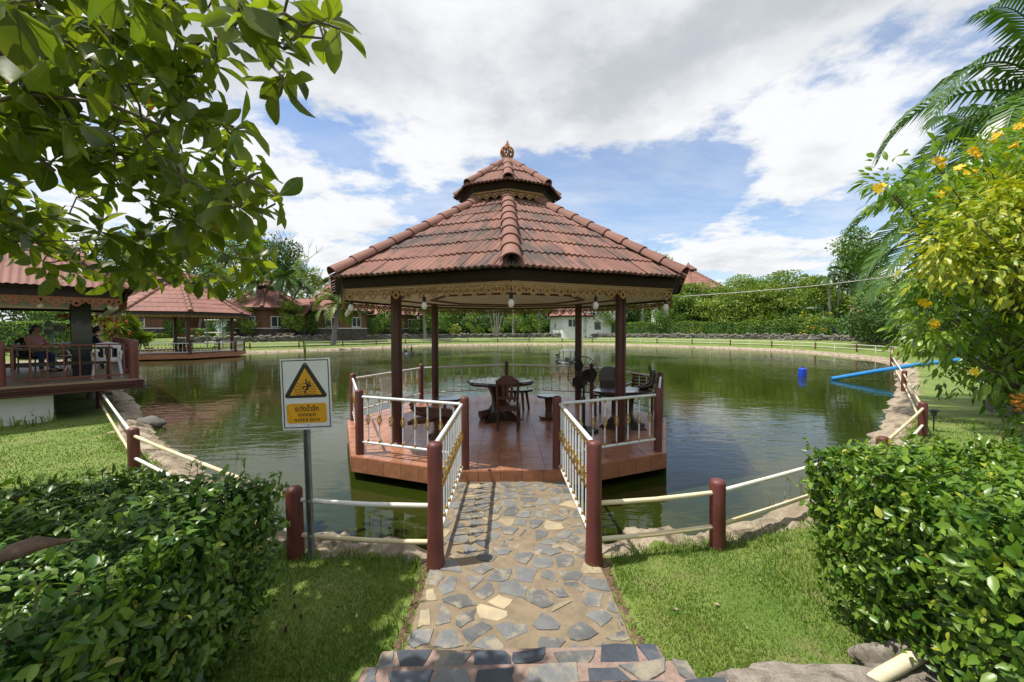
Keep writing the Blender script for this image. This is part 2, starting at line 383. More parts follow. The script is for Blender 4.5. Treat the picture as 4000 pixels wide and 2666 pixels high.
def mosaic(name, c1, c2, n, rough):
    """glazed floor tile printed with small squares of differing tone"""
    m = mat(name, c1, c2, 2.0, rough, rand=.10)
    t = m.node_tree; N, L = t.nodes.new, t.links.new; b = bsdf(m)
    src = b.inputs['Base Color'].links[0].from_socket
    g = N('ShaderNodeNewGeometry'); cells = []
    for sc, off in ((n, .013), (n * .5, .041)):
        v = N('ShaderNodeVectorMath'); v.operation = 'MULTIPLY_ADD'; v.inputs[1].default_value = (sc,) * 3; v.inputs[2].default_value = (off,) * 3
        L(g.outputs['Position'], v.inputs[0]); f = N('ShaderNodeVectorMath'); f.operation = 'FLOOR'; L(v.outputs[0], f.inputs[0])
        w = N('ShaderNodeTexWhiteNoise'); w.noise_dimensions = '3D'; L(f.outputs[0], w.inputs['Vector']); cells.append(w.outputs['Value'])
    a = N('ShaderNodeMath'); a.operation = 'ADD'; L(cells[0], a.inputs[0]); L(cells[1], a.inputs[1])
    r = N('ShaderNodeMapRange'); L(a.outputs[0], r.inputs[0]); r.inputs[2].default_value = 2; r.inputs[3].default_value = .80; r.inputs[4].default_value = 1.22
    h = N('ShaderNodeHueSaturation'); L(src, h.inputs['Color']); L(r.outputs[0], h.inputs['Value']); L(h.outputs[0], b.inputs['Base Color'])
def streaked(name, c1, c2, dark, lo, hi):
    """weathered tile: grime runs down the slope in streaks, following the tile's own st coordinate"""
    m = mat(name, c1, c2, 1.4, .8, .3, 90, rand=.15); t = m.node_tree; N, L = t.nodes.new, t.links.new; b = bsdf(m)
    src = b.inputs['Base Color'].links[0].from_socket; at = N('ShaderNodeAttribute'); at.attribute_name = 'st'
    def nz(scale, det):
        mp = N('ShaderNodeMapping'); mp.inputs['Scale'].default_value = scale; L(at.outputs['Vector'], mp.inputs[0]); n = N('ShaderNodeTexNoise'); n.inputs['Scale'].default_value = 1
        n.inputs['Detail'].default_value = det; n.inputs['Roughness'].default_value = .7; L(mp.outputs[0], n.inputs['Vector']); return n.outputs['Fac']
    a = N('ShaderNodeMath'); a.operation = 'MULTIPLY_ADD'; L(nz((9, 1.3, 1), 5), a.inputs[0]); a.inputs[1].default_value = .55; mb = N('ShaderNodeMath'); mb.operation = 'MULTIPLY'; L(nz((.9, .9, 1), 3), mb.inputs[0]); mb.inputs[1].default_value = .45; L(mb.outputs[0], a.inputs[2])
    r = N('ShaderNodeMapRange'); r.interpolation_type = 'SMOOTHSTEP'; L(a.outputs[0], r.inputs[0]); r.inputs[1].default_value = lo; r.inputs[2].default_value = hi; r.inputs[4].default_value = .88
    x = N('ShaderNodeMix'); x.data_type = 'RGBA'; L(r.outputs[0], x.inputs['Factor']); L(src, x.inputs['A']); x.inputs['B'].default_value = (*dark, 1)
    p2 = N('ShaderNodeMapRange'); p2.interpolation_type = 'SMOOTHSTEP'; L(nz((5, 3, 1), 6), p2.inputs[0]); p2.inputs[1].default_value = .66; p2.inputs[2].default_value = .74; p2.inputs[4].default_value = .6
    y = N('ShaderNodeMix'); y.data_type = 'RGBA'; L(p2.outputs[0], y.inputs['Factor']); L(x.outputs['Result'], y.inputs['A']); y.inputs['B'].default_value = (.30, .27, .235, 1); L(y.outputs['Result'], b.inputs['Base Color'])
streaked('roof_tile', (.245, .115, .083), (.18, .083, .06), (.055, .048, .043), .455, .58)
mosaic('floor_tile', (.42, .195, .115), (.34, .15, .085), 22, .26)
mosaic('edge_tile', (.36, .155, .075), (.28, .115, .055), 16, .5)
mat('grout', (.20, .12, .085), (.15, .09, .06), 10, .9)

# murky pond water: smooth mirror over an opaque green body, with ripples
m = mat('pond_water', (.019, .028, .003), (.026, .034, .005), .10, .03, spec=.5)
b = bsdf(m); b.inputs['IOR'].default_value = 1.33
t = m.node_tree; N, L = t.nodes.new, t.links.new; g = N('ShaderNodeNewGeometry')
def wnoise(sc, stretch, det, rough_):
    mp = N('ShaderNodeMapping'); mp.inputs['Scale'].default_value = stretch; mp.inputs['Rotation'].default_value = (0, 0, .12); L(g.outputs['Position'], mp.inputs[0])
    n = N('ShaderNodeTexNoise'); n.inputs['Scale'].default_value = sc; n.inputs['Detail'].default_value = det; n.inputs['Roughness'].default_value = rough_
    n.inputs['Distortion'].default_value = .4; L(mp.outputs[0], n.inputs['Vector']); return n.outputs['Fac']
rip = wnoise(3.6, (.55, 1.5, 1), 3, .5); swell = wnoise(.55, (1, 1.3, 1), 2, .5); patch = wnoise(.12, (1, 1, 1), 2, .5)
pr = N('ShaderNodeMapRange'); L(patch, pr.inputs[0]); pr.inputs[1].default_value = .40; pr.inputs[2].default_value = .62; pr.inputs[3].default_value = .22; pr.inputs[4].default_value = 1.0
mm = N('ShaderNodeMath'); mm.operation = 'MULTIPLY'; L(rip, mm.inputs[0]); L(pr.outputs[0], mm.inputs[1])
ma = N('ShaderNodeMath'); ma.operation = 'MULTIPLY_ADD'; L(swell, ma.inputs[0]); ma.inputs[1].default_value = .9; L(mm.outputs[0], ma.inputs[2])
bp = N('ShaderNodeBump'); bp.inputs['Strength'].default_value = .34; bp.inputs['Distance'].default_value = .035
L(ma.outputs[0], bp.inputs['Height']); L(bp.outputs[0], b.inputs['Normal'])

# ------------------------------------------------------------------ pond, bank and ground
WZ = -.175
POND = [(-.75, 3.82), (-1.3, 3.9), (-2.04, 4.05), (-2.65, 4.42), (-3.4, 5.05), (-4.25, 5.75), (-5.2, 6.55), (-6.9, 7.85), (-7.95, 8.95), (-9.4, 10.5), (-11.2, 12.2),
        (-14.1, 15), (-17.5, 18.5), (-21.5, 22.5), (-25, 27), (-28.6, 31), (-28.4, 35.4), (-26, 38.4), (-22.4, 41), (-19, 44.2), (-15.4, 48.6), (-9.6, 55.0), (0, 58.6), (8, 58), (15.1, 56), (23, 47.2), (27.2, 38.2),
        (26.6, 30), (24.2, 24.6), (20.8, 20.5), (14.7, 14.4), (10.7, 10.7), (8.6, 8.7), (6.6, 7.0), (4.9, 5.5), (3.7, 4.75), (2.4, 4.16), (1.2, 3.92), (.2, 3.82)]
def catmull(pts, closed, step):
    out = []; n = len(pts); pts = [Vector(p) for p in pts]
    for i in range(n if closed else n - 1):
        g_ = (lambda k: pts[k % n]) if closed else (lambda k: pts[min(max(k, 0), n - 1)])
        p0, p1, p2, p3 = g_(i - 1), g_(i), g_(i + 1), g_(i + 2)
        s = step((p1 + p2) / 2) if callable(step) else step; k = max(1, int((p2 - p1).length / s))
        for j in range(k):
            u = j / k
            out.append(.5 * (2 * p1 + (p2 - p0) * u + (2 * p0 - 5 * p1 + 4 * p2 - p3) * u * u + (3 * p1 - p0 - 3 * p2 + p3) * u ** 3))
    if not closed: out.append(pts[-1].copy())
    return out
SHORE = catmull(POND, True, lambda p: .09 if p.length < 13 else (.3 if p.length < 30 else .6))
SH = np.array([(p.x, p.y) for p in SHORE]); NS = len(SH)
tg = np.roll(SH, -6, 0) - np.roll(SH, 6, 0); tg = unit(tg); OUT = np.stack([-tg[:, 1], tg[:, 0]], 1)
cen = np.array([0, 25.0])
if ((SH - cen) * OUT).sum() < 0: OUT = -OUT
far = np.clip((SH[:, 1] - 8) / 16, 0, 1); far = far * far * (3 - 2 * far)
def vn(x, y, s, seed=0):      # cheap smooth value noise from sines
    return (np.sin(x * s * 1.7 + y * s * 2.3 + seed) + np.sin(x * s * 3.1 - y * s * 1.9 + seed * 2.1) + np.sin(-x * s * 2.2 + y * s * 4.3 + seed * 3.7)) / 3
def rings(name, prof, mats, mi_of=None, smooth=True):
    V = []
    for d, z in prof:
        xy = SH + OUT * (d if np.isscalar(d) else d[:, None]); V.append(np.column_stack([xy, z if not np.isscalar(z) else np.full(NS, z)]))
    k = len(V); V = np.concatenate(V); i = np.arange(NS); j = (i + 1) % NS
    Fq = np.concatenate([np.stack([a * NS + i, a * NS + j, (a + 1) * NS + j, (a + 1) * NS + i], 1) for a in range(k - 1)])
    return V, Fq
def gz(d):     # ground height at distance d from the water, near and far side
    near = np.interp(d, [-3, -.8, -.2, 0, .12, .30, .42, 8], [-1, -.5, -.27, WZ, -.10, -.03, 0, 0])
    fr = np.interp(d, [-3, -.8, -.2, 0, .4, 1.0, 2, 6.4, 8], [-1, -.5, -.27, WZ, .0, .10, .22, .50, .55])
    return near * (1 - far) + fr * far
jag = vn(SH[:, 0], SH[:, 1], 2.6) * .12 + vn(SH[:, 0], SH[:, 1], 7.5, 2) * .075 + vn(SH[:, 0], SH[:, 1], 19, 4) * .03
prof = []
for d in (-2.5, -.9, -.35, -.18, -.08, 0, .06, .12, .2, .28, .36, .45, .6, .9):
    w = 1 if -.4 < d < .5 else .3
    x, y = SH[:, 0] + OUT[:, 0] * d, SH[:, 1] + OUT[:, 1] * d
    bumpy = vn(x, y, 4.2, 5) * .05 + vn(x, y, 9, 1) * .035 + np.abs(vn(x, y, 17, 2)) * .03
    z = gz(d) + bumpy * w * np.where(d < .44, 1, 0) + (.03 if 0 <= d < .4 else 0) - (.10 if d > .5 else 0)
    prof.append((d * (1 + .5 * far) + jag * w, z))
V, Fq = rings('b', prof, None)
bank = obj('pond_bank', fast_mesh('pond_bank', V, Fq, 'bank_rock', smooth=True)); tag(bank, kind='structure')
prof = []
for d in (.38, .46, .7, 1.2, 2, 3, 4.5, 6.3):
    x, y = SH[:, 0] + OUT[:, 0] * d, SH[:, 1] + OUT[:, 1] * d
    dd = d * (1 + .55 * far) if d < 3 else d
    prof.append((dd + (jag * .8 if d < 1 else 0) + .05 * vn(x, y, 9, 3) * (d < 1), (gz(d) if d > .4 else gz(d) - .12) + .012 * vn(x, y, 3, 4)))
V, Fq = rings('g', prof, None)
xy = SH + OUT * 8
tz = 1.22 * far
for k_ in (0, 14, 60, 300, 1500, 5000):
    rad = unit(xy - cen); V = np.concatenate([V, np.column_stack([xy + rad * k_, tz if k_ < 1000 else tz * 0])])
k = len(V) // NS; i = np.arange(NS); j = (i + 1) % NS; a0 = len(prof) - 1
Fq = np.concatenate([Fq] + [np.stack([a * NS + i, a * NS + j, (a + 1) * NS + j, (a + 1) * NS + i], 1) for a in range(a0, k - 1)])
ground = obj('ground', fast_mesh('ground', V, Fq, 'lawn', smooth=True)); tag(ground, kind='structure')
w = MB(); ring = [(p[0], p[1]) for p in (SH + OUT * .35)[::4]]
w.add([(x, y, WZ) for x, y in ring], [tuple(range(len(ring)))])
tag(w.build('water', 'pond_water'), kind='structure')

# ------------------------------------------------------------------ footpath with set flagstones, and the steps
PX0, PX1, PY0, PY1 = -.61, .81, 2.22, 5.14
p = MB(); p.add([(PX0, PY0, -.14), (PX1, PY0, -.14), (PX1, PY1, -.14), (PX0, PY1, -.14), (PX0, PY0, 0), (PX1, PY0, 0), (PX1, PY1, 0), (PX0, PY1, 0)],
                [(3, 2, 1, 0), (4, 5, 6, 7), (0, 1, 5, 4), (1, 2, 6, 5), (2, 3, 7, 6), (3, 0, 4, 7)])
path = p.build("path", "mortar", bevel=.012, loc=(0, 0, .02)); tag(path, kind='structure')
def scatter_sites(x0, x1, y0, y1, dmin, n, rr):
    s = []
    for _ in range(n * 40):
        q = (rr.uniform(x0, x1), rr.uniform(y0, y1)); dm = dmin * (1.35 if rr.random() < .25 else 1)
        if all((q[0] - a[0]) ** 2 + (q[1] - a[1]) ** 2 > dm * dm for a in s): s.append(q)
    return s
def stones(x0, x1, y0, y1, z, dmin, parent, seed, mats, gap, wts, thick=.006, ox=0.0, oy=0.0):
    rr = random.Random(seed); S = scatter_sites(x0 - .03, x1 + .03, y0, y1, dmin, 60, rr)
    for c in voronoi_cells(S, [(x0 + .004, y0), (x1 - .004, y0), (x1 - .004, y1), (x0 + .004, y1)]):
        if len(c) < 3: continue
        c = inset(c, rr.uniform(*gap))
        if len(c) < 3: continue
        c = inset([(x + rr.uniform(-.022, .022), y + rr.uniform(-.022, .022)) for x, y in c], .001)
        if len(c) < 3: continue
        A = abs(sum(c[i][0] * c[(i + 1) % len(c)][1] - c[(i + 1) % len(c)][0] * c[i][1] for i in range(len(c)))) / 2
        if A < .0015: continue
        cx, cy = sum(q[0] for q in c) / len(c), sum(q[1] for q in c) / len(c)
        c = [(min(max(q[0], x0 + .004), x1 - .004), q[1]) for q in c]
        dense = []
        for i in range(len(c)):
            q, r = c[i], c[(i + 1) % len(c)]; dense.append(q); l = math.hypot(r[0] - q[0], r[1] - q[1])
            if l > .06: dense.append(((q[0] + r[0]) / 2 + rr.uniform(-.012, .012), (q[1] + r[1]) / 2 + rr.uniform(-.012, .012)))
        loc = [(q[0] - cx, q[1] - cy) for q in dense]; h = thick + rr.uniform(0, .005)
        MB().prism(loc, -.012, h, top=[(q[0] * .95, q[1] * .95) for q in loc]).build('flagstone', rr.choices(mats, wts)[0], parent, loc=(cx - ox, cy - oy, z))
stones(PX0, PX1, PY0 + .0, PY1 - .03, 0, .138, path, 5, ['slate', 'sandstone'], (.008, .028), (.86, .14), .003)
steps = thing('stone_steps', 'low garden steps of dark slate set in pink mortar leading down to path', 'steps', (.1, 2.0, 0))
for i, (y0, y1, xa, xb, z) in enumerate(((1.94, 2.25, -.70, .90, .14), (1.68, 1.98, -.71, .94, .28), (.2, 1.72, -.74, 1.0, .42))):
    tr = MB().box(((xa + xb) / 2, (y0 + y1) / 2, z / 2 - .05), (xb - xa, y1 - y0, z + .1)).build('step', 'step_mortar', steps, off=steps.location, bevel=.012)
    stones(xa + .005, xb - .005, (y0 + .01 if i < 2 else 1.30), y1 - .006, z, .20, tr, 30 + i * 3, ['dark_slate', 'slate', 'sandstone'], (.010, .026), (.62, .30, .08), .005, steps.location.x, steps.location.y)
# upper terrace the steps climb to, behind its border of boulders
tb = MB()
for xa, xb in ((-14, -.86), (1.06, 14)): tb.box(((xa + xb) / 2, -4.2, .15), (xb - xa, 11.2, .5))
tag(tb.build('upper_terrace', 'lawn', bevel=.04), kind='structure')
for i, (x, y, r, sc, lab) in enumerate(((1.62, 1.98, .30, (1.5, .6, .46), 'broad tan boulder beside the steps at the lawn edge'), (2.28, 2.08, .26, (1.2, .75, .55), 'grey boulder with a raised lump under the clipped hedge'),
                                   (1.28, 1.72, .22, (1.3, .7, .5), 'pale tan boulder touching the side of the steps'))):
    b_ = MB().ico((0, 0, 0), r, 5, .17, sc, seed=i + 3).build('boulder', 'boulder', smooth=60, loc=(x, y, .05)); tag(b_, lab, 'boulder', None)
# ------------------------------------------------------------------ eight-sided pavilions
C8, S8, T8 = cos(pi / 8), sin(pi / 8), math.tan(pi / 8)
def oct_ring(r, z, c=(0, 0)): return [(c[0] + r * sin(k * pi / 4), c[1] - r * cos(k * pi / 4), z) for k in range(8)]
def face_frame(k):      # outward normal and eave direction of roof face k (between hips k and k+1)
    a = (k + .5) * pi / 4; n = Vector((sin(a), -cos(a), 0)); return n, Vector((cos(a), sin(a), 0))
def cap_mesh(name, L_, r0, r1, mats):
    """ridge cap: a tapering half pipe with flared feet, built along +y from its lower end"""
    m = MB(); n = 10
    for y, r in ((0, r0), (.02, r0), (L_, r1)):
        for t in (0, .016):
            for j in range(n + 1):
                a = pi * j / n; m.v.append(((r - t) * cos(a) * 1.1, y, (r - t) * sin(a) * .95 - .03))
    w = n + 1
    for y in range(2):
        for j in range(n):
            a = y * 2 * w + j; b_ = (y + 1) * 2 * w + j; m.f.append((a, a + 1, b_ + 1, b_)); m.f.append((a + w, b_ + w, b_ + w + 1, a + w + 1))
    for j in range(n): m.f.append((j, j + w, j + w + 1, j + 1))
    m.m = [0] * len(m.f); return m.mesh(name, mats, 50)
def pitched_faces(parent, r_e, z_e, r_t, z_t, rows, tile_w, waves, amp, mats, single=True, seg=4, faces=range(8), overhang=.03, seed=1):
    """corrugated tile courses on each face between the hips; single=True makes each tile an object"""
    rr = random.Random(seed); ae, at_ = r_e * C8, r_t * C8; run = ae - at_; rise = z_t - z_e; Ls = math.hypot(run, rise); cs, sn = run / Ls, rise / Ls
    allm = MB()
    for k in faces:
        n, e = face_frame(k); N_ = Vector((n.x * sn, n.y * sn, cs)); up = Vector((-n.x * cs, -n.y * cs, sn))
        course = Ls / rows; st = []
        for r in range(rows):
            t0, t1 = r * course - (overhang if r == 0 else .02), (r + 1) * course + .035
            hw0 = (ae - t0 * cs) * T8; nt_ = int(math.ceil(2 * hw0 / tile_w)); s0 = -nt_ * tile_w / 2
            for i in range(nt_):
                sa, sb = s0 + i * tile_w, s0 + (i + 1) * tile_w
                m = MB() if single else allm; st = []; cols = waves * seg; nr = 3; o = len(m.v); lift = rr.uniform(0, .006); skew = rr.uniform(-.004, .004)
                for q in range(nr + 1):
                    t = t0 + (t1 - t0) * q / nr; hw = max(0, (ae - t * cs)) * T8
                    for c_ in range(cols + 1):
                        s = sa + (sb - sa) * c_ / cols; s_ = max(-hw, min(hw, s))
                        h = amp * cos(2 * pi * s / (tile_w / waves)) + lift + .022 * (1 - q / nr) + skew * (c_ / cols - .5) * 4
                        st.append((s + k * 5.3, t + k * 2.1, 0)); m.v.append(tuple(n * ae + Vector((0, 0, z_e)) + e * s_ + up * t + N_ * h))
                w = cols + 1
                low = [tuple(Vector(m.v[o + c_]) - N_ * .030) for c_ in range(w)]; ol = len(m.v); m.v += low
                fs = [(o + q * w + c_, o + q * w + c_ + 1, o + (q + 1) * w + c_ + 1, o + (q + 1) * w + c_) for q in range(nr) for c_ in range(cols)]
                fs += [(ol + c_, ol + c_ + 1, o + c_ + 1, o + c_) for c_ in range(cols)]
                m.f += fs; m.m += [0] * len(fs)
                if single:
                    xs = [v[0] * e.x + v[1] * e.y for v in m.v]
                    if max(xs) - min(xs) < .03: continue
                    me = m.mesh('roof_tile', mats, 50); at__ = me.attributes.new('st', 'FLOAT_VECTOR', 'POINT'); at__.data.foreach_set('vector', [c__ for q__ in st + st[:w] for c__ in q__]); obj('roof_tile', me, parent)
    if not single:
        return allm.build('tile_courses', mats, parent, smooth=50)
def hip_caps(parent, r_e, z_e, r_t, z_t, n, r0, mats, lift=.05, hips=range(8)):
    L3 = math.hypot(r_e - r_t, z_t - z_e); step = L3 / n; me = cap_mesh('ridge_cap', step * 1.13, r0, r0 * .80, mats)
    sl = math.atan2(z_t - z_e, r_e - r_t)
    for k in hips:
        a = k * pi / 4
        for i in range(n):
            f = i / n; r = r_e + (r_t - r_e) * f; z = z_e + (z_t - z_e) * f
            o = obj('ridge_cap', me, parent, (r * sin(a), -r * cos(a), z + lift)); o.rotation_euler = Matrix(((cos(a), 0, 0), (0, 1, 0), (0, 0, 1))).to_euler()
            o.rotation_euler = (Matrix.Rotation(a, 3, 'Z') @ Matrix.Rotation(sl, 3, 'X')).to_euler()
def annulus(m, cx, cz, ro, ri, a0, a1, n, y0, y1, mi=0, sx=1.0, sz=1.0):
    o = len(m.v); full = abs(a1 - a0 - 2 * pi) < 1e-6
    for j in range(n + 1):
        a = a0 + (a1 - a0) * j / n
        for r in (ro, ri):
            for y in (y0, y1): m.v.append((cx + r * cos(a) * sx, y, cz + r * sin(a) * sz))
    for j in range(n):
        a, b_ = o + j * 4, o + j * 4 + 4
        m.f += [(a, b_, b_ + 2, a + 2), (a + 1, a + 3, b_ + 3, b_ + 1), (a, a + 1, b_ + 1, b_), (a + 2, b_ + 2, b_ + 3, a + 3)]; m.m += [mi] * 4
    if not full:
        for a in (o, o + n * 4): m.f.append((a, a + 2, a + 3, a + 1)); m.m.append(mi)
def ornament_mesh(w, h, mats):
    """pierced pendant: two scrolls, a drop and an inner bud hanging from a strip; local x along the eave, z down from 0"""
    m = MB(); t = .007
    annulus(m, -w * .25, -h * .36, w * .23, w * .115, 0, 2 * pi, 10, -t, t)
    annulus(m, w * .25, -h * .36, w * .23, w * .115, 0, 2 * pi, 10, -t * .9, t * .9)
    annulus(m, 0, -h * .62, w * .26, w * .13, 0, 2 * pi, 10, -t * 1.1, t * 1.1, sz=1.1)
    m.box((0, 0, -h * .25), (w * .10, t * 1.6, h * .40)); m.box((0, 0, -h * .95), (w * .14, t * 1.6, h * .14), M=Matrix.Rotation(pi / 4, 4, 'Y'))
    m.box((0, 0, -h * .02), (w * .99, t * 2.0, h * .08))
    return m.mesh('ornament', mats)
def eave_trim(parent, r, z, h, w, mats, sides=range(8), name='trim_strip', single=True, every=1):
    L_ = 2 * r * S8; n = max(1, round(L_ / w)); w = L_ / n; me = ornament_mesh(w, h, mats)
    for k in sides:
        nn, e = face_frame(k); c = nn * (r * C8); rz = math.atan2(e.y, e.x)
        s = MB().box((0, 0, .018), (L_ * .995, .03, .03)).build(name, mats, parent, loc=(c.x, c.y, z)); s.rotation_euler = (0, 0, rz)
        if single:
            for i in range(n): obj('ornament', me, s, (-L_ / 2 + (i + .5) * w, 0, -.012))
        else:
            big = MB(); vs0 = [v.co.copy() for v in me.vertices]; fs0 = [tuple(p_.vertices) for p_ in me.polygons]
            for i in range(n): big.add([(v.x - L_ / 2 + (i + .5) * w, v.y, v.z - .012) for v in vs0], fs0)
            big.build('ornament_row', mats, s)['kind'] = 'stuff'
def post_mesh(h, r, mats, foot=0.0, n=20):
    prof = ([(r * 1.22, 0), (r * 1.22, foot * .7), (r * 1.12, foot)] if foot else [(r, 0)]) + [(r, h * .5), (r, h - r * .62), (r * .93, h - r * .36), (r * .72, h - r * .14), (r * .4, h - r * .03), (0.002, h)]
    return MB().lathe(prof, n).mesh('post', mats, 40)
def baluster_mesh(h, mats, rod=.0105, n=6):
    m = MB(); m.cyl((0, 0, 0), (0, 0, h), rod, n=n)
    for z0 in (0, h - .055):
        m.lathe([(rod, 0), (.017, .004), (.017, .016), (.011, .022), (.016, .03), (.016, .044), (rod, .05)], 8, (0, 0, z0 + .003), 1)
    zc, hh = h * .52, .065
    for j in range(4):
        pts = []
        for i in range(9):
            u = i / 8; a = j * pi / 2 + u * pi * .9; r = rod + .019 * sin(pi * u); pts.append((r * cos(a), r * sin(a), zc - hh + 2 * hh * u))
        m.tube(pts, .0062, 4, 1, caps=False)
    for s in (-1, 1): m.lathe([(rod, 0), (.015, .004), (.015, .013), (rod, .017)], 8, (0, 0, zc + s * hh - .008), 1)
    return m.mesh('baluster', mats, 50)
def railing(parent, a, b, z_lo, z_hi, n, me_b, rail_mats, trim=.06, zb_lo=None, zb_hi=None, name='railing', r=.021):
    """rails from post a to post b with balusters; a, b are (x, y) in the parent's frame"""
    zl2, zh2 = (z_lo if zb_lo is None else zb_lo), (z_hi if zb_hi is None else zb_hi)
    A, B = Vector((a[0], a[1], 0)), Vector((b[0], b[1], 0)); d = (B - A); L_ = d.length; d.normalize()
    A2, B2 = A + d * trim, B - d * trim
    m = MB(); m.cyl(A2 + Vector((0, 0, z_hi)), B2 + Vector((0, 0, zh2)), r, n=10); m.cyl(A2 + Vector((0, 0, z_lo)), B2 + Vector((0, 0, zl2)), r * .9, n=10)
    ro = m.build(name, rail_mats, parent, smooth=40)
    for i in range(n):
        f = (i + .5) / n; q = A2.lerp(B2, f); o = obj('baluster', me_b, ro, (q.x, q.y, z_lo + (zl2 - z_lo) * f)); o.rotation_euler = (0, 0, i * .7)
    return ro

# ---- the near pavilion ------------------------------------------------------
GX, GY, PZ = .10, 8.0, .17
gz_ = thing('gazebo', 'open octagonal pavilion over the water, reached by the flagstone path', 'gazebo', (GX, GY, 0))
RP = 3.22
def cut_front(pts, yc): return clip(pts, 0, -1, -yc)       # keep y >= yc
plat2d = cut_front([(x, y) for x, y, _ in oct_ring(RP, 0)], -2.93)
def slab(poly, z0, z1, name, mats, parent, **k): return MB().prism(poly, z0, z1).build(name, mats, parent, **k)
platform = slab(inset(plat2d, .012), PZ - .235, PZ - .008, 'platform', ['grout'], gz_)
TS = .30
for ix in range(-11, 12):
    for iy in range(-11, 12):
        x0, y0 = ix * TS - TS / 2, iy * TS - .05; c = [(x0 + .0025, y0 + .0025), (x0 + TS - .0025, y0 + .0025), (x0 + TS - .0025, y0 + TS - .0025), (x0 + .0025, y0 + TS - .0025)]
        for i in range(len(plat2d)):
            p_, q_ = plat2d[i], plat2d[(i + 1) % len(plat2d)]; ex, ey = q_[0] - p_[0], q_[1] - p_[1]; l = math.hypot(ex, ey)
            nx, ny = ey / l, -ex / l; c = clip(c, nx, ny, nx * p_[0] + ny * p_[1] - .003)
            if len(c) < 3: break
        if len(c) < 3 or abs(sum(c[i][0] * c[(i + 1) % len(c)][1] - c[(i + 1) % len(c)][0] * c[i][1] for i in range(len(c)))) < .004: continue
        cx, cy = sum(q[0] for q in c) / len(c), sum(q[1] for q in c) / len(c)
        MB().prism([(q[0] - cx, q[1] - cy) for q in c], -.010, 0).build('floor_tile', 'floor_tile', platform, loc=(cx, cy, PZ))
for i in range(len(plat2d)):    # tiles facing the platform edge
    p_, q_ = Vector(plat2d[i]), Vector(plat2d[(i + 1) % len(plat2d)]); L_ = (q_ - p_).length; d = (q_ - p_) / L_; nn = Vector((d.y, -d.x))
    if p_.y > 1.5 and q_.y > 1.5: continue
    k = max(1, round(L_ / TS))
    for j in range(k):
        c = p_ + d * (j + .5) * L_ / k + nn * .001
        o = MB().box((0, 0, -.108), (L_ / k - .005, .018, .212)).build('edge_tile', 'edge_tile', platform, loc=(c.x, c.y, PZ - .006)); o.rotation_euler = (0, 0, math.atan2(d.y, d.x))
for k in range(8):              # piles under the platform
    a = k * pi / 4 + pi / 8; MB().cyl((1.9 * sin(a), -1.9 * cos(a), -1.0), (1.9 * sin(a), -1.9 * cos(a), PZ - .236), .11, n=12).build('pile', 'concrete', gz_, smooth=40)
colm = MB().lathe([(.098, 0), (.098, .05), (.083, .06), (.083, 2.47), (.083, 2.50)], 24).mesh('column', 'gloss_maroon', 40)
for a in (-45, 45, -135, 135):
    o = obj('column', colm, gz_, (2.485 * sin(radians(a)), -2.485 * cos(radians(a)), PZ - .002))
RZE, RE = 2.715, 3.45
# roof structure under the tiles
roof = MB()
for k in range(8):
    a, b_ = oct_ring(RE - .06, RZE - .015)[k], oct_ring(RE - .06, RZE - .015)[(k + 1) % 8]; c, d = oct_ring(.72, 4.37)[(k + 1) % 8], oct_ring(.72, 4.37)[k]
    roof.add([a, b_, c, d], [(0, 1, 2, 3)])
roof = roof.build('roof', 'eave_wood', gz_)
pitched_faces(roof, RE, RZE, .72, 4.39, 7, .44, 5, .0095, 'roof_tile', seg=6)
hip_caps(roof, RE + .02, RZE + .03, .70, 4.40, 9, .118, 'terracotta_cap', .03)
fas = MB()
for k in range(8):
    o1, o2 = oct_ring(3.30, RZE - .02), oct_ring(3.30, RZE - .165); i1, i2 = oct_ring(3.25, RZE - .02), oct_ring(3.25, RZE - .165); j = (k + 1) % 8
    fas.add([o1[k], o1[j], o2[j], o2[k]], [(0, 3, 2, 1)]); fas.add([i1[k], i1[j], i2[j], i2[k]], [(0, 1, 2, 3)]); fas.add([o2[k], o2[j], i2[j], i2[k]], [(0, 3, 2, 1)])
    g1, g2 = oct_ring(3.325, RZE - .03), oct_ring(3.325, RZE - .075)       # upper moulding
    fas.add([g1[k], g1[j], g2[j], g2[k]], [(0, 3, 2, 1)]); fas.add([g2[k], g2[j], o2[j], o2[k]], [(0, 3, 2, 1)])
    fas.add([oct_ring(RE - .03, RZE - .012)[k], oct_ring(RE - .03, RZE - .012)[j], i1[j], i1[k]], [(0, 3, 2, 1)])
fas.build('fascia', 'dark_wood', gz_)
eave_trim(gz_, 3.285, RZE - .18, .13, .19, 'gold_trim')
ceil = MB(); ceil.prism([(x, y) for x, y, _ in oct_ring(3.24, 0)], RZE - .135, RZE - .11); ceil = ceil.build('ceiling', 'ceiling', gz_)
for r in (2.25, 1.55):
    m = MB()
    for k in range(8):
        j = (k + 1) % 8; zt, zb = RZE - .136, RZE - .165
        A, B, C_, D_ = oct_ring(r, zb)[k], oct_ring(r, zb)[j], oct_ring(r - .07, zb)[j], oct_ring(r - .07, zb)[k]
        A2, B2, C2, D2 = [(q[0], q[1], zt) for q in (A, B, C_, D_)]
        m.add([A, B, C_, D_, A2, B2, C2, D2], [(0, 3, 2, 1), (0, 1, 5, 4), (2, 3, 7, 6)])
    m.build('moulding', 'ceiling_moulding', ceil)
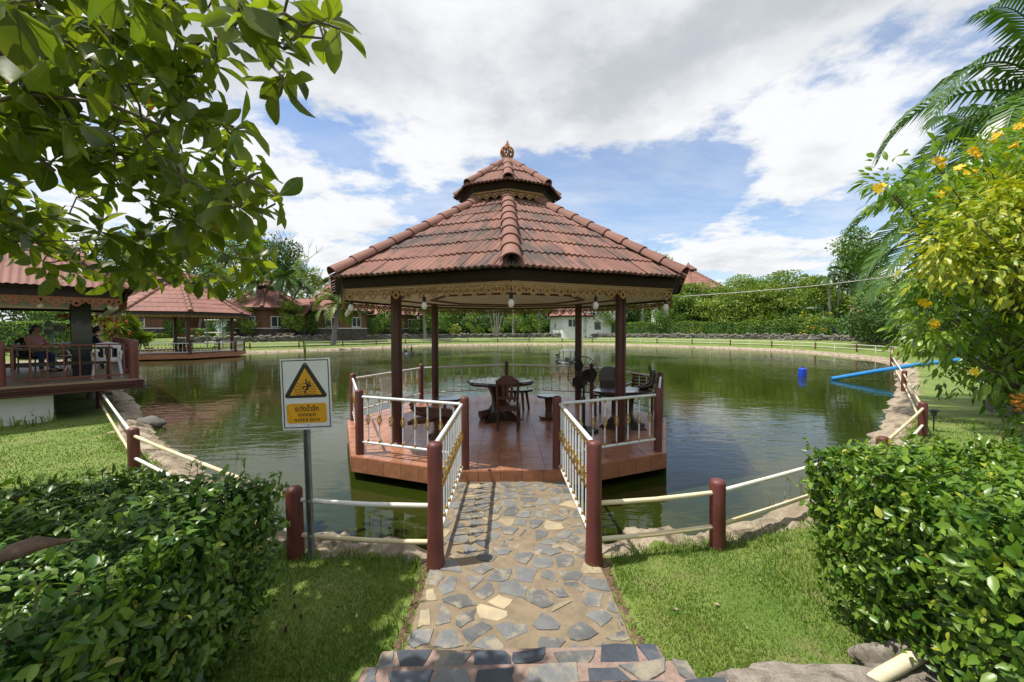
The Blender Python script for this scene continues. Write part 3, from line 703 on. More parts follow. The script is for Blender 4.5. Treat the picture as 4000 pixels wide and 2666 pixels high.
# lantern roof on top
drum = MB(); drum.prism([(x, y) for x, y, _ in oct_ring(.70, 0)], 4.20, 4.60); drum.build('lantern_drum', 'dark_wood', gz_)
lz, lr = 4.60, 1.04
lan = MB()
for k in range(8):
    j = (k + 1) % 8; lan.add([oct_ring(lr - .03, lz - .012)[k], oct_ring(lr - .03, lz - .012)[j], (0, 0, 5.28)], [(0, 1, 2)])
    o1, o2 = oct_ring(.92, lz - .01), oct_ring(.86, lz - .145); lan.add([o1[k], o1[j], o2[j], o2[k]], [(0, 3, 2, 1)]); lan.add([o2[k], o2[j], (0, 0, lz - .14)], [(0, 2, 1)])
    lan.add([oct_ring(lr - .03, lz - .014)[k], oct_ring(lr - .03, lz - .014)[j], o1[j], o1[k]], [(0, 3, 2, 1)])
lan = lan.build('lantern_roof', 'dark_wood', gz_)
pitched_faces(lan, lr, lz, .12, 5.27, 2, .40, 5, .008, 'roof_tile', seg=6, seed=4)
hip_caps(lan, lr + .01, lz + .025, .10, 5.30, 3, .088, 'terracotta_cap', .015)
eave_trim(gz_, .87, lz - .155, .085, .15, 'gold_trim')
fin = MB(); z0 = 5.27
fin.lathe([(.17, 0), (.17, .02), (.10, .05), (.075, .075), (.10, .095), (.10, .11)], 20, (0, 0, z0))
for j in range(7):              # pierced globe
    for s in (-1, 1):
        pts = []
        for i in range(11):
            u = i / 10; ph = -pi / 2 * .80 + u * pi * .80; a = j * 2 * pi / 7 + s * u * 1.15; pts.append((.128 * cos(ph) * cos(a), .128 * cos(ph) * sin(a), z0 + .215 + .125 * sin(ph)))
        fin.tube(pts, .0155, 5, caps=False)
fin.lathe([(.085, 0), (.075, .02), (.045, .045), (.05, .06), (.028, .09), (.03, .10), (.012, .14), (.003, .165)], 16, (0, 0, z0 + .30))
fin.build('finial', 'finial_clay', gz_, smooth=50)
# posts and railings of the platform
pm = post_mesh(.95, .058, 'brown_paint'); bal = baluster_mesh(.655, ['white_paint', 'gold'])
PV = {a: (3.10 * sin(radians(a)), -3.10 * cos(radians(a))) for a in (45, 90, 135, 180, 225, 270, 315)}
PV['l'], PV['r'] = (-.60, -2.86), (.60, -2.86)
for q in PV.values(): obj('post', pm, gz_, (q[0], q[1], PZ - .003))
for a, b_, n in ((315, 'l', 8), (315, 270, 9), (270, 225, 10), (225, 180, 10), (180, 135, 10), (135, 90, 10), (90, 45, 9), (45, 'r', 8)):
    railing(gz_, PV[a], PV[b_], PZ + .185, PZ + .84, n, bal, 'white_paint')
# ---- railings of the little bridge -------------------------------------------
pm2 = post_mesh(1.075, .062, 'brown_paint', foot=.13); bal2 = baluster_mesh(.80, ['white_paint', 'gold'])
for sx, lab in ((-1, 'white and gold bridge railing that casts its shadow across the flagstones'), (1, 'white and gold bridge railing on the side of the standing fan')):
    x = .095 + sx * .66
    t_ = thing('bridge_railing', lab, 'railing', (x, 3.27, 0), group='railings of the footbridge')
    obj('post', pm2, t_, (0, 0, -.02))
    railing(t_, (0, 0), (GX + sx * .63 - x, GY - 2.90 - 3.27), .20, 1.02, 11, bal2, 'white_paint', trim=.05, zb_lo=.22, zb_hi=1.02)
# ---- string of lamps under the eave --------------------------------------------
ls = thing('string_lights', 'dark cord with pale round bulbs hung under the pavilion eave', 'string lights', (GX, GY, 0))
bulb = MB().lathe([(.004, -.195), (.028, -.185), (.043, -.155), (.045, -.13), (.034, -.098), (.022, -.082)], 14)
bulb.lathe([(.023, -.082), (.025, -.075), (.025, -.02), (.014, -.008), (.005, 0)], 12, mi=1); bulb = bulb.mesh('bulb', ['bulb_glass', 'wire_dark'], 50)
cord = MB()
for k in range(8):
    A, B = [Vector(q) for q in (oct_ring(3.20, RZE - .215)[k], oct_ring(3.20, RZE - .215)[(k + 1) % 8])]
    for h in (0, 1):
        a, b_ = A.lerp(B, h / 2), A.lerp(B, (h + 1) / 2); cord.tube([a.lerp(b_, i / 8) - Vector((0, 0, .11 * sin(pi * i / 8) * .35)) for i in range(9)], .005, 4)
        cord.cyl(a, a - Vector((0, 0, .10)), .004, n=4); obj('bulb', bulb, ls, a - Vector((0, 0, .085))).scale = (.9,) * 3
cord.build('cord', 'wire_dark', ls)
# ------------------------------------------------------------------ warning sign
SG = thing('warning_sign', 'white deep water warning sign on a grey steel post by the fence', 'sign', G(716, 1288, .0))
SG.location.z = -.03
m = MB(); m.box((-.019, 0, .57), (.006, .034, 1.20)); m.box((0, .016, .57), (.044, .005, 1.20)); m.box((.021, -.003, .57), (.005, .042, 1.20))
for z in (.25, .55, .85): m.cyl((.0, .012, z), (.0, .018, z), .006, n=8)
m.build('post', 'galvanised', SG).rotation_euler = (0, radians(-1.2), 0)
pc = P(704, 906, SG.location.y - .03) - SG.location
plate = MB().box((0, 0, 0), (.412, .004, .600)).build('plate', 'sign_white', SG, loc=pc); plate.rotation_euler = (0, radians(-1.6), radians(1))
KS = .000413
def sgp(x, y): return ((x - 663 - (y - 792) * .031) * KS, (792 - y + (x - 663) * -.012) * KS)
def flat(name, polys, y, mats, parent=plate, th=.0008):
    m = MB()
    for q in polys:
        A = sum(q[i][0] * q[(i + 1) % len(q)][1] - q[(i + 1) % len(q)][0] * q[i][1] for i in range(len(q)))
        q = q if A > 0 else q[::-1]; n = len(q); o = len(m.v)
        m.v += [(a, y, b_) for a, b_ in q] + [(a, y + th, b_) for a, b_ in q]
        m.f += [tuple(o + i for i in range(n))] + [(o + i, o + n + i, o + n + (i + 1) % n, o + (i + 1) % n) for i in range(n)]; m.m += [0] * (n + 1)
    return m.build(name, mats, parent)
def rounded(pts, r, n=6):
    out = []; k = len(pts)
    for i in range(k):
        p0, p1, p2 = Vector(pts[i - 1]), Vector(pts[i]), Vector(pts[(i + 1) % k]); a, b_ = (p0 - p1).normalized(), (p2 - p1).normalized()
        h = math.acos(max(-1, min(1, a.dot(b_)))) / 2; s = p1 + a * r / math.tan(h); e = p1 + b_ * r / math.tan(h); c = p1 + (a + b_).normalized() * r / sin(h)
        a0, a1 = math.atan2(*(s - c).yx), math.atan2(*(e - c).yx); d = (a1 - a0 + pi) % (2 * pi) - pi
        out += [(c.x + r * cos(a0 + d * j / n), c.y + r * sin(a0 + d * j / n)) for j in range(n + 1)]
    return out
def stroke(pts, w):     # polyline thickened to quads
    out = []
    for (x0, y0), (x1, y1) in zip(pts[:-1], pts[1:]):
        l = math.hypot(x1 - x0, y1 - y0) or 1; nx, ny = -(y1 - y0) / l * w / 2, (x1 - x0) / l * w / 2; ex, ey = (x1 - x0) / l * w * .2, (y1 - y0) / l * w * .2
        out.append([(x0 + nx - ex, y0 + ny - ey), (x1 + nx + ex, y1 + ny + ey), (x1 - nx + ex, y1 - ny + ey), (x0 - nx - ex, y0 - ny - ey)])
    return out
W_, H_ = .412, .600
flat('border', [[(-W_ / 2 + a, -H_ / 2 + b_), (-W_ / 2 + c, -H_ / 2 + b_), (-W_ / 2 + c, -H_ / 2 + d), (-W_ / 2 + a, -H_ / 2 + d)] for a, b_, c, d in
     ((.013, .016, .021, H_ - .012), (W_ - .021, .016, W_ - .013, H_ - .012), (.021, .016, W_ - .021, .024), (.021, H_ - .020, W_ - .021, H_ - .012))], -.0028, 'sign_black')
flat('triangle', [rounded([sgp(640, 110), sgp(205, 872), sgp(1110, 862)], .019)], -.0030, 'sign_black')
flat('triangle_field', [[sgp(640, 262), sgp(340, 815), sgp(975, 803)]], -.0038, 'sign_yellow')
pict = []
for y, xa, xb in ((575, 485, 815), (630, 460, 845), (685, 430, 870), (735, 430, 870), (782, 435, 875)):
    pts = []
    for i in range(25):
        u = i / 24; x = xa + (xb - xa) * u; k = (u * 2.5) % 1.0; pts.append(sgp(x, y - 14 + 30 * (sin(pi * k) ** .8)))
    pict += stroke(pts, 11 * KS)
circ = lambda x, y, r: [sgp(x + r * cos(i * pi / 7), y + r * sin(i * pi / 7)) for i in range(14)]
S_ = lambda pts, w: stroke([sgp(*q) for q in pts], w * KS)
man = [circ(721, 553, 24), [sgp(*q) for q in ((662, 570), (690, 585), (735, 592), (752, 605), (728, 650), (700, 705), (668, 722), (650, 700), (680, 640))]]
man += S_([(668, 482), (663, 575)], 27) + S_([(680, 585), (663, 560)], 30) + S_([(685, 640), (625, 640), (592, 682)], 24) + S_([(672, 690), (640, 722), (640, 785)], 26) + S_([(738, 600), (757, 620), (753, 655)], 20)
flat('waves', pict, -.0043, 'sign_black'); flat('drowning_figure', man, -.0047, 'sign_black')
flat('label_panel', [rounded([sgp(262, 985), sgp(1062, 975), sgp(1078, 1378), sgp(278, 1390)], .024)], -.0030, 'sign_yellow')
LET = {  # slab letters on a unit cell: thick stems .24, thin arms .11
 'D': [([(.16, 0), (.16, 1)], .24), ([(0, .035), (.5, .035)], .07), ([(0, .965), (.5, .965)], .07), ([(.48, .05), (.72, .18), (.78, .5), (.72, .82), (.48, .95)], .2)],
 'A': [([(.14, 0), (.42, 1)], .11), ([(.42, 1), (.74, 0)], .24), ([(.24, .33), (.64, .33)], .09), ([(0, .035), (.30, .035)], .07), ([(.58, .035), (.92, .035)], .07)],
 'N': [([(.14, 0), (.14, 1)], .12), ([(.14, .96), (.74, .06)], .22), ([(.76, 0), (.76, 1)], .12), ([(0, .035), (.3, .035)], .07), ([(.6, .965), (.92, .965)], .07), ([(0, .965), (.2, .965)], .07)],
 'G': [([(.78, .78), (.6, .94), (.36, .94), (.16, .76), (.12, .5), (.18, .22), (.38, .05), (.6, .07), (.74, .2)], .17), ([(.74, 0), (.74, .42)], .2), ([(.52, .42), (.9, .42)], .08)],
 'E': [([(.16, 0), (.16, 1)], .24), ([(0, .04), (.74, .04)], .08), ([(0, .96), (.72, .96)], .08), ([(.2, .51), (.54, .51)], .09), ([(.73, 0), (.73, .26)], .07), ([(.71, .76), (.71, 1)], .07), ([(.54, .38), (.54, .64)], .07)],
 'R': [([(.16, 0), (.16, 1)], .24), ([(0, .035), (.34, .035)], .07), ([(0, .965), (.45, .965)], .08), ([(.45, .95), (.66, .86), (.68, .68), (.58, .54), (.3, .5)], .17), ([(.46, .5), (.74, .03), (.92, .03)], .2)],
 'W': [([(.12, 1), (.34, 0)], .2), ([(.34, 0), (.58, .96)], .1), ([(.56, 1), (.78, 0)], .2), ([(.78, 0), (1.02, 1)], .1), ([(0, .965), (.28, .965)], .07), ([(.86, .965), (1.12, .965)], .07)],
 'T': [([(.4, 0), (.4, 1)], .24), ([(.02, .96), (.78, .96)], .09), ([(.2, .035), (.6, .035)], .07), ([(.04, .74), (.04, 1)], .07), ([(.76, .74), (.76, 1)], .07)],
 'P': [([(.16, 0), (.16, 1)], .24), ([(0, .035), (.36, .035)], .07), ([(0, .965), (.45, .965)], .08), ([(.45, .95), (.68, .86), (.7, .66), (.6, .5), (.3, .46)], .17)], ' ': []}
def slab_text(txt, cx, cy, wpx, hpx):
    adv = [1.22 if c == 'W' else (.5 if c == ' ' else .98) for c in txt]; tot = sum(adv); kx = wpx / tot; polys = []; x = 0
    for c, a in zip(txt, adv):
        for pts, w in LET[c]:
            polys += stroke([sgp(cx - wpx / 2 + (x + q[0]) * kx, cy + hpx / 2 - q[1] * hpx - (cx - wpx / 2 + x * kx - 663) * .012 * 0) for q in pts], w * hpx * KS * .92)
        x += a
    return polys
flat('lettering', slab_text('DANGER', 680, 1212, 355, 58), -.0040, 'sign_black')
flat('lettering', slab_text('WATER DEEP', 682, 1318, 525, 52), -.0040, 'sign_black')
fc = bpy.data.curves.new('thai', 'FONT'); fc.body = '\u0e23\u0e30\u0e27\u0e31\u0e07\u0e19\u0e49\u0e33\u0e25\u0e36\u0e01'; fc.size = 1; fc.offset = .012; fc.extrude = .004
fo = bpy.data.objects.new('tmp', fc); col.objects.link(fo); bpy.context.view_layer.update()
tm = bpy.data.meshes.new_from_object(fo.evaluated_get(bpy.context.evaluated_depsgraph_get())); bpy.data.objects.remove(fo)
if len(tm.vertices):
    co = np.array([v.co[:] for v in tm.vertices]); lo, hi = co.min(0), co.max(0); k = 475 * KS / (hi[0] - lo[0]); kz = 128 * KS / (hi[1] - lo[1]); c0 = sgp(672, 1078)
    for v in tm.vertices: v.co = (c0[0] + (v.co.x - (lo[0] + hi[0]) / 2) * k, -.0042 - v.co.z * .05, c0[1] + (v.co.y - (lo[1] + hi[1]) / 2) * kz)
    tm.materials.clear(); tm.materials.append(MATS['sign_black']); obj('thai_lettering', tm, plate)
for q in ((652, 190), (705, 1420)):
    x, z = sgp(*q); MB().cyl((x, -.002, z), (x, -.006, z), .005, n=10).build('screw', 'galvanised', plate)

# ------------------------------------------------------------------ pond fence
fpm = post_mesh(.66, .068, 'brown_paint')
def fence(name, label, pts, rail_mats, heights=(.51, .20), r=.021, stake=False, pmesh=None, sc=1.0):
    t_ = thing(name, label, 'fence', pts[0], group='fences round the pond'); o = Vector(pts[0])
    for i, q in enumerate(pts): obj('post', pmesh or fpm, t_, Vector(q) - o - Vector((0, 0, .03)), rot=(random.uniform(-.02, .02), random.uniform(-.02, .02), 0))
    for i, (a, b_) in enumerate(zip(pts[:-1], pts[1:])):
        for h in heights:
            a2, b2 = Vector(a) - o, Vector(b_) - o; d = (b2 - a2).normalized(); n = 4
            p_ = [a2.lerp(b2, j / n) + Vector((0, 0, h - .012 * sin(pi * j / n) + random.uniform(-.003, .003))) for j in range(n + 1)]; p_[0] += d * .05; p_[-1] -= d * .05
            MB().tube(p_, r, 8).build('rail', rail_mats[(i + int(h > .3)) % len(rail_mats)], t_, smooth=50)
        if stake:
            q = (Vector(a) + Vector(b_)) / 2 - o; MB().cyl(q - Vector((0, 0, .05)), q + Vector((0, 0, .53)), .022, n=6).build('stake', 'white_pipe', t_, smooth=50)
    return t_
BL = (-.53, 3.29, 0); BR = (.72, 3.29, 0)
L1, L2, L3 = (-1.80, 3.45, 0), (-5.16, 5.64, 0), (-10.35, 10.4, 0)
R1, R15, R2, R3, R4, R5 = (1.93, 3.50, 0), (4.75, 4.85, 0), (7.73, 7.12, 0), (12.5, 12.1, .05), (19.2, 19.2, .12), (23.6, 23.6, .2)
f = fence('pond_fence', 'cream pipe rail fence whose brown post stands beside the warning sign', [BL, L1, L2, L3], ['cream_pipe', 'white_pipe'])
bpy.data.objects.remove(KIDS(f)[0])
f = fence('pond_fence', 'cream pipe rail fence running into the clipped hedge and on past the blue pipe', [BR, R1, R15, R2, R3, R4, R5], ['cream_pipe', 'cream_pipe', 'white_pipe'])
bpy.data.objects.remove(KIDS(f)[0])
# far shore: follow the bank from the blue pipe round to the second pavilion
d2 = SH + OUT * 1.55
idx = [i for i in range(NS) if SH[i][1] > 25.5 and SH[i][0] > -31]; i_max = max(idx, key=lambda i: SH[i][0] - SH[i][1] * .6)
seq = []; i = min(range(NS), key=lambda i: (d2[i][0] - R5[0]) ** 2 + (d2[i][1] - R5[1]) ** 2); sgn = -1 if SH[(i - 8) % NS][1] > SH[i][1] else 1
while SH[i % NS][0] > -27.5 and len(seq) < NS: seq.append(i % NS); i += sgn
fp, acc = [Vector(R5)], 0
for a, b_ in zip(seq[:-1], seq[1:]):
    acc += np.linalg.norm(d2[b_] - d2[a])
    if acc > 4.4: fp.append(Vector((d2[b_][0], d2[b_][1], .16))); acc = 0
fence('pond_fence', 'low white rail fence with red brown posts along the far grassy bank', fp, ['white_pipe'], heights=(.56, .24), r=.024, stake=True)

# ------------------------------------------------------------------ furniture on the platform
def at(u, v, z=PZ): return G(u, v, z)
def legs(m_list): pass
def slab_outline(rx, ry, seed, n=40, notch=()):
    rr = random.Random(seed); ph = [rr.uniform(0, 6.3) for _ in range(4)]; out = []
    for i in range(n):
        a = 2 * pi * i / n; r = 1 + .05 * sin(3 * a + ph[0]) + .045 * sin(5 * a + ph[1]) + .03 * sin(8 * a + ph[2])
        for (na, nw, nd) in notch:
            d = abs((a - na + pi) % (2 * pi) - pi); r -= nd * max(0, 1 - d / nw) ** .7 if d < nw else 0
        out.append((rx * r * cos(a), ry * r * sin(a)))
    return out
def slab_top(poly, z0, z1, mats, parent, name='top', bevel=.01):
    m = MB(); s = [(x * .94, y * .94) for x, y in poly]; n = len(poly); o = 0
    m.v = [(x, y, z0) for x, y in s] + [(x, y, (z0 + z1) / 2) for x, y in poly] + [(x * .985, y * .985, z1) for x, y in poly]
    m.f = [tuple(range(n))[::-1], tuple(2 * n + i for i in range(n))] + [(k * n + i, k * n + (i + 1) % n, (k + 1) * n + (i + 1) % n, (k + 1) * n + i) for k in range(2) for i in range(n)]; m.m = [0] * len(m.f)
    return m.build(name, mats, parent, smooth=35)
def root_base(parent, h, r_foot, r_mid, r_top, seed, mats, n=18):
    m = MB(); rr = random.Random(seed); ph = [rr.uniform(0, 6) for _ in range(3)]; K = 9; 
    for k in range(K + 1):
        u = k / K; r = r_mid + (r_foot - r_mid) * max(0, 1 - u * 2.2) ** 1.6 + (r_top - r_mid) * max(0, u * 1.8 - .8) ** 1.5
        for j in range(n):
            a = 2 * pi * j / n; q = r * (1 + (.30 * (1 - u) + .14) * sin(4 * a + ph[0] + u * 1.5) + .10 * sin(7 * a + ph[1] - u)); m.v.append((q * cos(a), q * sin(a), u * h))
    m.f = [(k * n + j, k * n + (j + 1) % n, (k + 1) * n + (j + 1) % n, (k + 1) * n + j) for k in range(K) for j in range(n)] + [tuple(range(n))[::-1], tuple(K * n + j for j in range(n))]; m.m = [0] * len(m.f)
    return m.build('base', mats, parent, smooth=60)
t_ = thing('root_table', 'large slab table with a notched edge on a gnarled root base', 'table', at(1147, 962))
slab_top(slab_outline(.66, .50, 3, 56, ((2.2, .22, .30), (.35, .12, .15), (3.3, .12, .12))), .70, .78, 'table_top', t_)
root_base(t_, .71, .36, .14, .26, 5, 'dark_furniture')
lg = MB().tube([(-.38, -.16, .09), (-.18, -.08, .13), (.02, 0, .12)], [.10, .085, .06], 12); lg.build('root_stump', 'driftwood', t_, smooth=50)
c_ = thing('dining_chair', 'carved wooden dining chair with arched three slot back tucked under slab table', 'chair', at(1168, 985), radians(-4))
def wooden_chair(c_, mats, w=.44, dp=.42, hs=.45, hb=.98, back='slots'):
    slab_ = [(-w / 2 * .9, -dp / 2), (w / 2 * .9, -dp / 2), (w / 2, dp / 2), (-w / 2, dp / 2)]
    MB().prism(slab_, hs - .035, hs).build('seat', mats, c_, bevel=.008)
    for sx in (-1, 1):
        MB().tube([(sx * w * .40, -dp * .48, 0), (sx * w * .40, -dp * .45, hs), (sx * w * .42, -dp * .52, hs + .25), (sx * w * .42, -dp * .60, hb - .07)], [.02, .022, .021, .019], 4).build('back_leg', mats, c_, smooth=30)
        MB().bar((sx * w * .45, dp * .44, 0), (sx * w * .45, dp * .44, hs - .03), .04, .04).build('leg', mats, c_, bevel=.004)
        MB().bar((sx * w * .42, -dp * .44, .16), (sx * w * .44, dp * .42, .16), .02, .035).build('stretcher', mats, c_)
    for z in (hs - .065,):
        m = MB()
        for sx in (-1, 1): m.bar((sx * w * .43, -dp * .42, z), (sx * w * .45, dp * .42, z), .02, .06)
        for sy in (-1, 1): m.bar((-w * .42, sy * dp * .43, z), (w * .42, sy * dp * .43, z), .02, .06)
        m.build('apron', mats, c_)
    y = lambda z: -dp * (.45 + .13 * (z - hs) / .5)
    m = MB(); m.bar((-w * .41, y(hs + .14), hs + .14), (w * .41, y(hs + .14), hs + .14), .03, .05)
    m.build('lower_rail', mats, c_, bevel=.004)
    for sx in (-.18, 0, .18):
        MB().bar((sx * w * .95, y(hs + .15), hs + .15), (sx * w * .95, y(hb - .10), hb - .10), .045, .018, up=(0, 1, 0)).build('back_slat', mats, c_)
    arch = [(w * .47 * cos(a), hb - .11 + .11 * sin(a) + (.025 if abs(a - pi / 2) < .5 else 0)) for a in np.linspace(0, pi, 17)]; low = [(w * .47 * (1 - 2 * i / 12), hb - .16 + .035 * abs(sin(i * pi / 4))) for i in range(12, -1, -1)]
    q = arch + low; n = len(q); m = MB(); yb = y(hb - .08)
    m.v = [(a, yb - .016, b_) for a, b_ in q] + [(a, yb + .016, b_) for a, b_ in q]; m.f = [tuple(range(n)), tuple(range(n, 2 * n))[::-1]] + [(i, n + i, n + (i + 1) % n, (i + 1) % n) for i in range(n)]; m.m = [0] * len(m.f)
    m.build('crest_rail', mats, c_)
wooden_chair(c_, 'furniture_wood')
def stool_plank(name, label, loc, rx, ry, h, seed, mats, nl=3, rz=0):
    s = thing(name, label, 'stool', loc, rz)
    slab_top(slab_outline(rx, ry, seed, 24), h - .05, h, 'table_top', s, 'seat')
    for j in range(nl):
        a = 2 * pi * j / nl + .4; MB().cyl((rx * .62 * cos(a), ry * .62 * sin(a), h - .045), (rx * .85 * cos(a), ry * .95 * sin(a), 0), .032, .026, 8).build('leg', mats, s, smooth=40)
    return s
stool_plank('wooden_stool', 'wooden stool with splayed legs partly behind the slab table', at(1192, 942), .30, .17, .46, 4, 'furniture_wood', 4)
stool_plank('wooden_stool', 'wooden plank stool standing behind the driftwood stand', at(1027, 968), .28, .20, .45, 8, 'furniture_wood', 3)
s = thing('pedestal_stool', 'round wooden pedestal stool with a thick turned column', 'stool', at(1261, 962))
slab_top(slab_outline(.225, .2, 6, 28), .43, .475, 'table_top', s, 'seat'); MB().lathe([(.085, .045), (.075, .10), (.07, .22), (.085, .38), (.10, .435)], 16).build('column', 'furniture_wood', s, smooth=50)
slab_top(slab_outline(.20, .18, 9, 8), 0, .06, 'furniture_wood', s, 'foot')
# driftwood stand
s = thing('driftwood_stand', 'gnarled driftwood log raised on a stump beside the railing', 'driftwood', at(1015, 1006))
root_base(s, .34, .17, .10, .13, 2, 'driftwood')
rr = random.Random(3); lm = MB()
lm.tube([(-.50, .02, .50), (-.40, 0, .45), (-.26, .02, .43), (-.10, 0, .40), (.08, .02, .39), (.24, 0, .37), (.36, .03, .36)], [.035, .075, .095, .115, .12, .10, .045], 12, sq=.8)
lm.tube([(-.05, -.02, .38), (-.25, -.08, .33), (-.42, -.10, .30), (-.53, -.08, .27)], [.08, .06, .05, .03], 9); lm.tube([(-.46, .03, .48), (-.52, .04, .56), (-.50, .05, .60)], [.045, .03, .012], 7)
lm.tube([(.1, .05, .36), (.28, .12, .26), (.36, .16, .14)], [.07, .05, .03], 8); lm.tube([(-.34, -.05, .47), (-.40, -.1, .53)], [.04, .012], 6)
lm.v = [(x + .012 * sin(y * 60 + x * 40), y + .012 * sin(x * 55 + z * 31), z + .012 * sin(x * 47 + y * 29)) for x, y, z in lm.v]
lm.build('log', 'driftwood', s, smooth=60)
MB().tube([(-.24, .0, .02), (-.12, 0, .04), (0, 0, .05)], [.03, .05, .05], 7).build('root', 'driftwood', s, smooth=60)
# standing fan
def pedestal_fan(name, label, loc, rz, hc, R_, mats, base_mats, guard='wire_dark', blade='black_plastic'):
    s = thing(name, label, 'fan', loc, rz)
    MB().lathe([(.26, 0), (.262, .02), (.24, .045), (.10, .06), (.06, .085), (.035, .10)], 32).build('base', base_mats, s, smooth=40)
    m = MB(); m.cyl((0, 0, .09), (0, 0, hc * .55), .028, n=14); m.cyl((0, 0, hc * .55), (0, 0, hc - .12), .020, n=14); m.lathe([(.034, 0), (.034, .07), (.03, .08)], 14, (0, 0, hc * .53)); m.build('pole', mats, s, smooth=40)
    m = MB(); m.box((0, .02, hc - .11), (.07, .09, .14)); m.lathe([(.02, -.04), (.075, -.03), (.085, .02), (.085, .08), (.07, .13), (.03, .15)], 20)
    v0 = len(m.v) - 6 * 20; m.v = m.v[:v0] + [(x, .10 + z, hc + y) for x, y, z in m.v[v0:]]; m.build('motor', mats, s, smooth=40)
    hub = MB().lathe([(.055, 0), (.05, .04), (.02, .06)], 18); hub.v = [(x, -z + .01, hc + y) for x, y, z in hub.v]; hb = hub.build('hub', blade, s, smooth=40)
    for j in range(3):
        a0 = j * 2 * pi / 3; m = MB(); nr, na = 6, 5
        for i in range(nr + 1):
            r = .045 + (R_ * .88 - .045) * i / nr
            for k in range(na + 1):
                w = 1.45 * sin(pi * (.18 + .72 * i / nr)) ; a = a0 + (k / na - .5) * w; m.v.append((r * cos(a), -.03 + (k / na - .5) * .07, hc + r * sin(a)))
        m.f = [(i * (na + 1) + k, i * (na + 1) + k + 1, (i + 1) * (na + 1) + k + 1, (i + 1) * (na + 1) + k) for i in range(nr) for k in range(na)]; m.m = [0] * len(m.f); m.build('blade', blade, s, smooth=50)
    g_ = MB()
    for j in range(30):
        a = j * 2 * pi / 30; g_.tube([(.05 * cos(a), -.095, hc + .05 * sin(a)), (R_ * .6 * cos(a), -.09, hc + R_ * .6 * sin(a)), (R_ * .93 * cos(a), -.06, hc + R_ * .93 * sin(a)), (R_ * cos(a), -.01, hc + R_ * sin(a)), (R_ * .9 * cos(a), .05, hc + R_ * .9 * sin(a)), (.06 * cos(a), .07, hc + .06 * sin(a))], .0032, 3, caps=False)
    for r, y in ((R_, -.01), (R_ * .6, -.091), (R_ * .6, .06)): g_.tube([(r * cos(a), y, hc + r * sin(a)) for a in np.linspace(0, 2 * pi, 33)], .007 if r == R_ else .0032, 4, caps=False)
    g_.lathe([(.055, 0), (.05, .012)], 16); v0 = len(g_.v) - 32; g_.v = g_.v[:v0] + [(x, -.095 - z, hc + y) for x, y, z in g_.v[v0:]]
    g_.build('guard', guard, s); return s
fan = pedestal_fan('standing_fan', 'black pedestal fan on a round base near the bridge railing', at(1341, 991), radians(-44), 1.01, .32, 'black_plastic', 'black_plastic')
MB().box((.0855, .14, 1.01), (.002, .05, .07)).build('rating_label', 'white_plastic', fan)
# oval table, boot carving, two chairs
t_ = thing('oval_table', 'oval wooden table on a twisted trunk beside the maroon column', 'table', at(1432, 985))
slab_top(slab_outline(.56, .36, 12, 40), .66, .71, 'table_top', t_); root_base(t_, .67, .30, .13, .2, 9, 'dark_furniture'); MB().tube([(.05, .02, .10), (.24, -.05, .09), (.36, -.1, .08)], [.09, .07, .03], 9).build('root', 'dark_furniture', t_, smooth=60)
b_ = MB(); b_.tube([(-.10, -.02, .035), (.02, 0, .045), (.11, 0, .07), (.15, 0, .16), (.17, 0, .27), (.16, 0, .36)], [.032, .05, .062, .058, .066, .05], 14); b_.tube([(.12, 0, .34), (.10, 0, .42), (.085, 0, .46)], [.035, .022, .006], 8); b_.tube([(.19, 0, .33), (.21, 0, .36)], [.03, .008], 8)
b_ = b_.build('boot_carving', 'dark_furniture', smooth=50, loc=t_.location + Vector((.40, .06, .705))); tag(b_, 'dark carved wooden boot standing on the end of the oval table', 'carving')
c_ = thing('panel_chair', 'dark wooden chair with a tall rounded solid back beside the column', 'chair', at(1393, 955), radians(150))
q = [(-.20, .46), (.20, .46)] + [(.20 * cos(a), .90 + .12 * sin(a)) for a in np.linspace(0, pi, 13)]; n = len(q); m = MB(); m.v = [(x, -.2 - .08 * (z - .45), z) for x, z in q] + [(x, -.17 - .08 * (z - .45), z) for x, z in q]; m.f = [tuple(range(n)), tuple(range(n, 2 * n))[::-1]] + [(i, n + i, n + (i + 1) % n, (i + 1) % n) for i in range(n)]; m.m = [0] * len(m.f)
m.build('backrest', 'dark_furniture', c_); MB().box((0, .0, .44), (.42, .42, .04)).build('seat', 'dark_furniture', c_, bevel=.006)
for sx in (-1, 1):
    for sy in (-1, 1): MB().bar((sx * .18, sy * .17, 0), (sx * .18, sy * .17, .43), .04, .04).build('leg', 'dark_furniture', c_)
c_ = thing('slatted_chair', 'brown slatted garden chair in the corner behind the oval table', 'chair', at(1474, 952), radians(-215))
mt = 'furniture_wood'
for i in range(5): MB().bar((-.24, -.24 - .014 * i, .52 + .07 * i), (.24, -.24 - .014 * i, .52 + .07 * i), .02, .055).build('back_slat', mt, c_)
for i in range(5): MB().box((0, -.18 + .09 * i, .43), (.50, .075, .022)).build('seat_slat', mt, c_)
for sx in (-1, 1):
    MB().bar((sx * .27, -.22, 0), (sx * .27, -.32, .87), .045, .05).build('back_leg', mt, c_); MB().bar((sx * .27, .22, 0), (sx * .27, .22, .62), .045, .05).build('leg', mt, c_); MB().bar((sx * .27, -.29, .63), (sx * .27, .27, .63), .06, .03).build('armrest', mt, c_); MB().bar((sx * .27, -.23, .15), (sx * .27, .22, .15), .03, .05).build('stretcher', mt, c_); MB().bar((sx * .27, -.23, .41), (sx * .27, .22, .41), .03, .05).build('seat_rail', mt, c_)
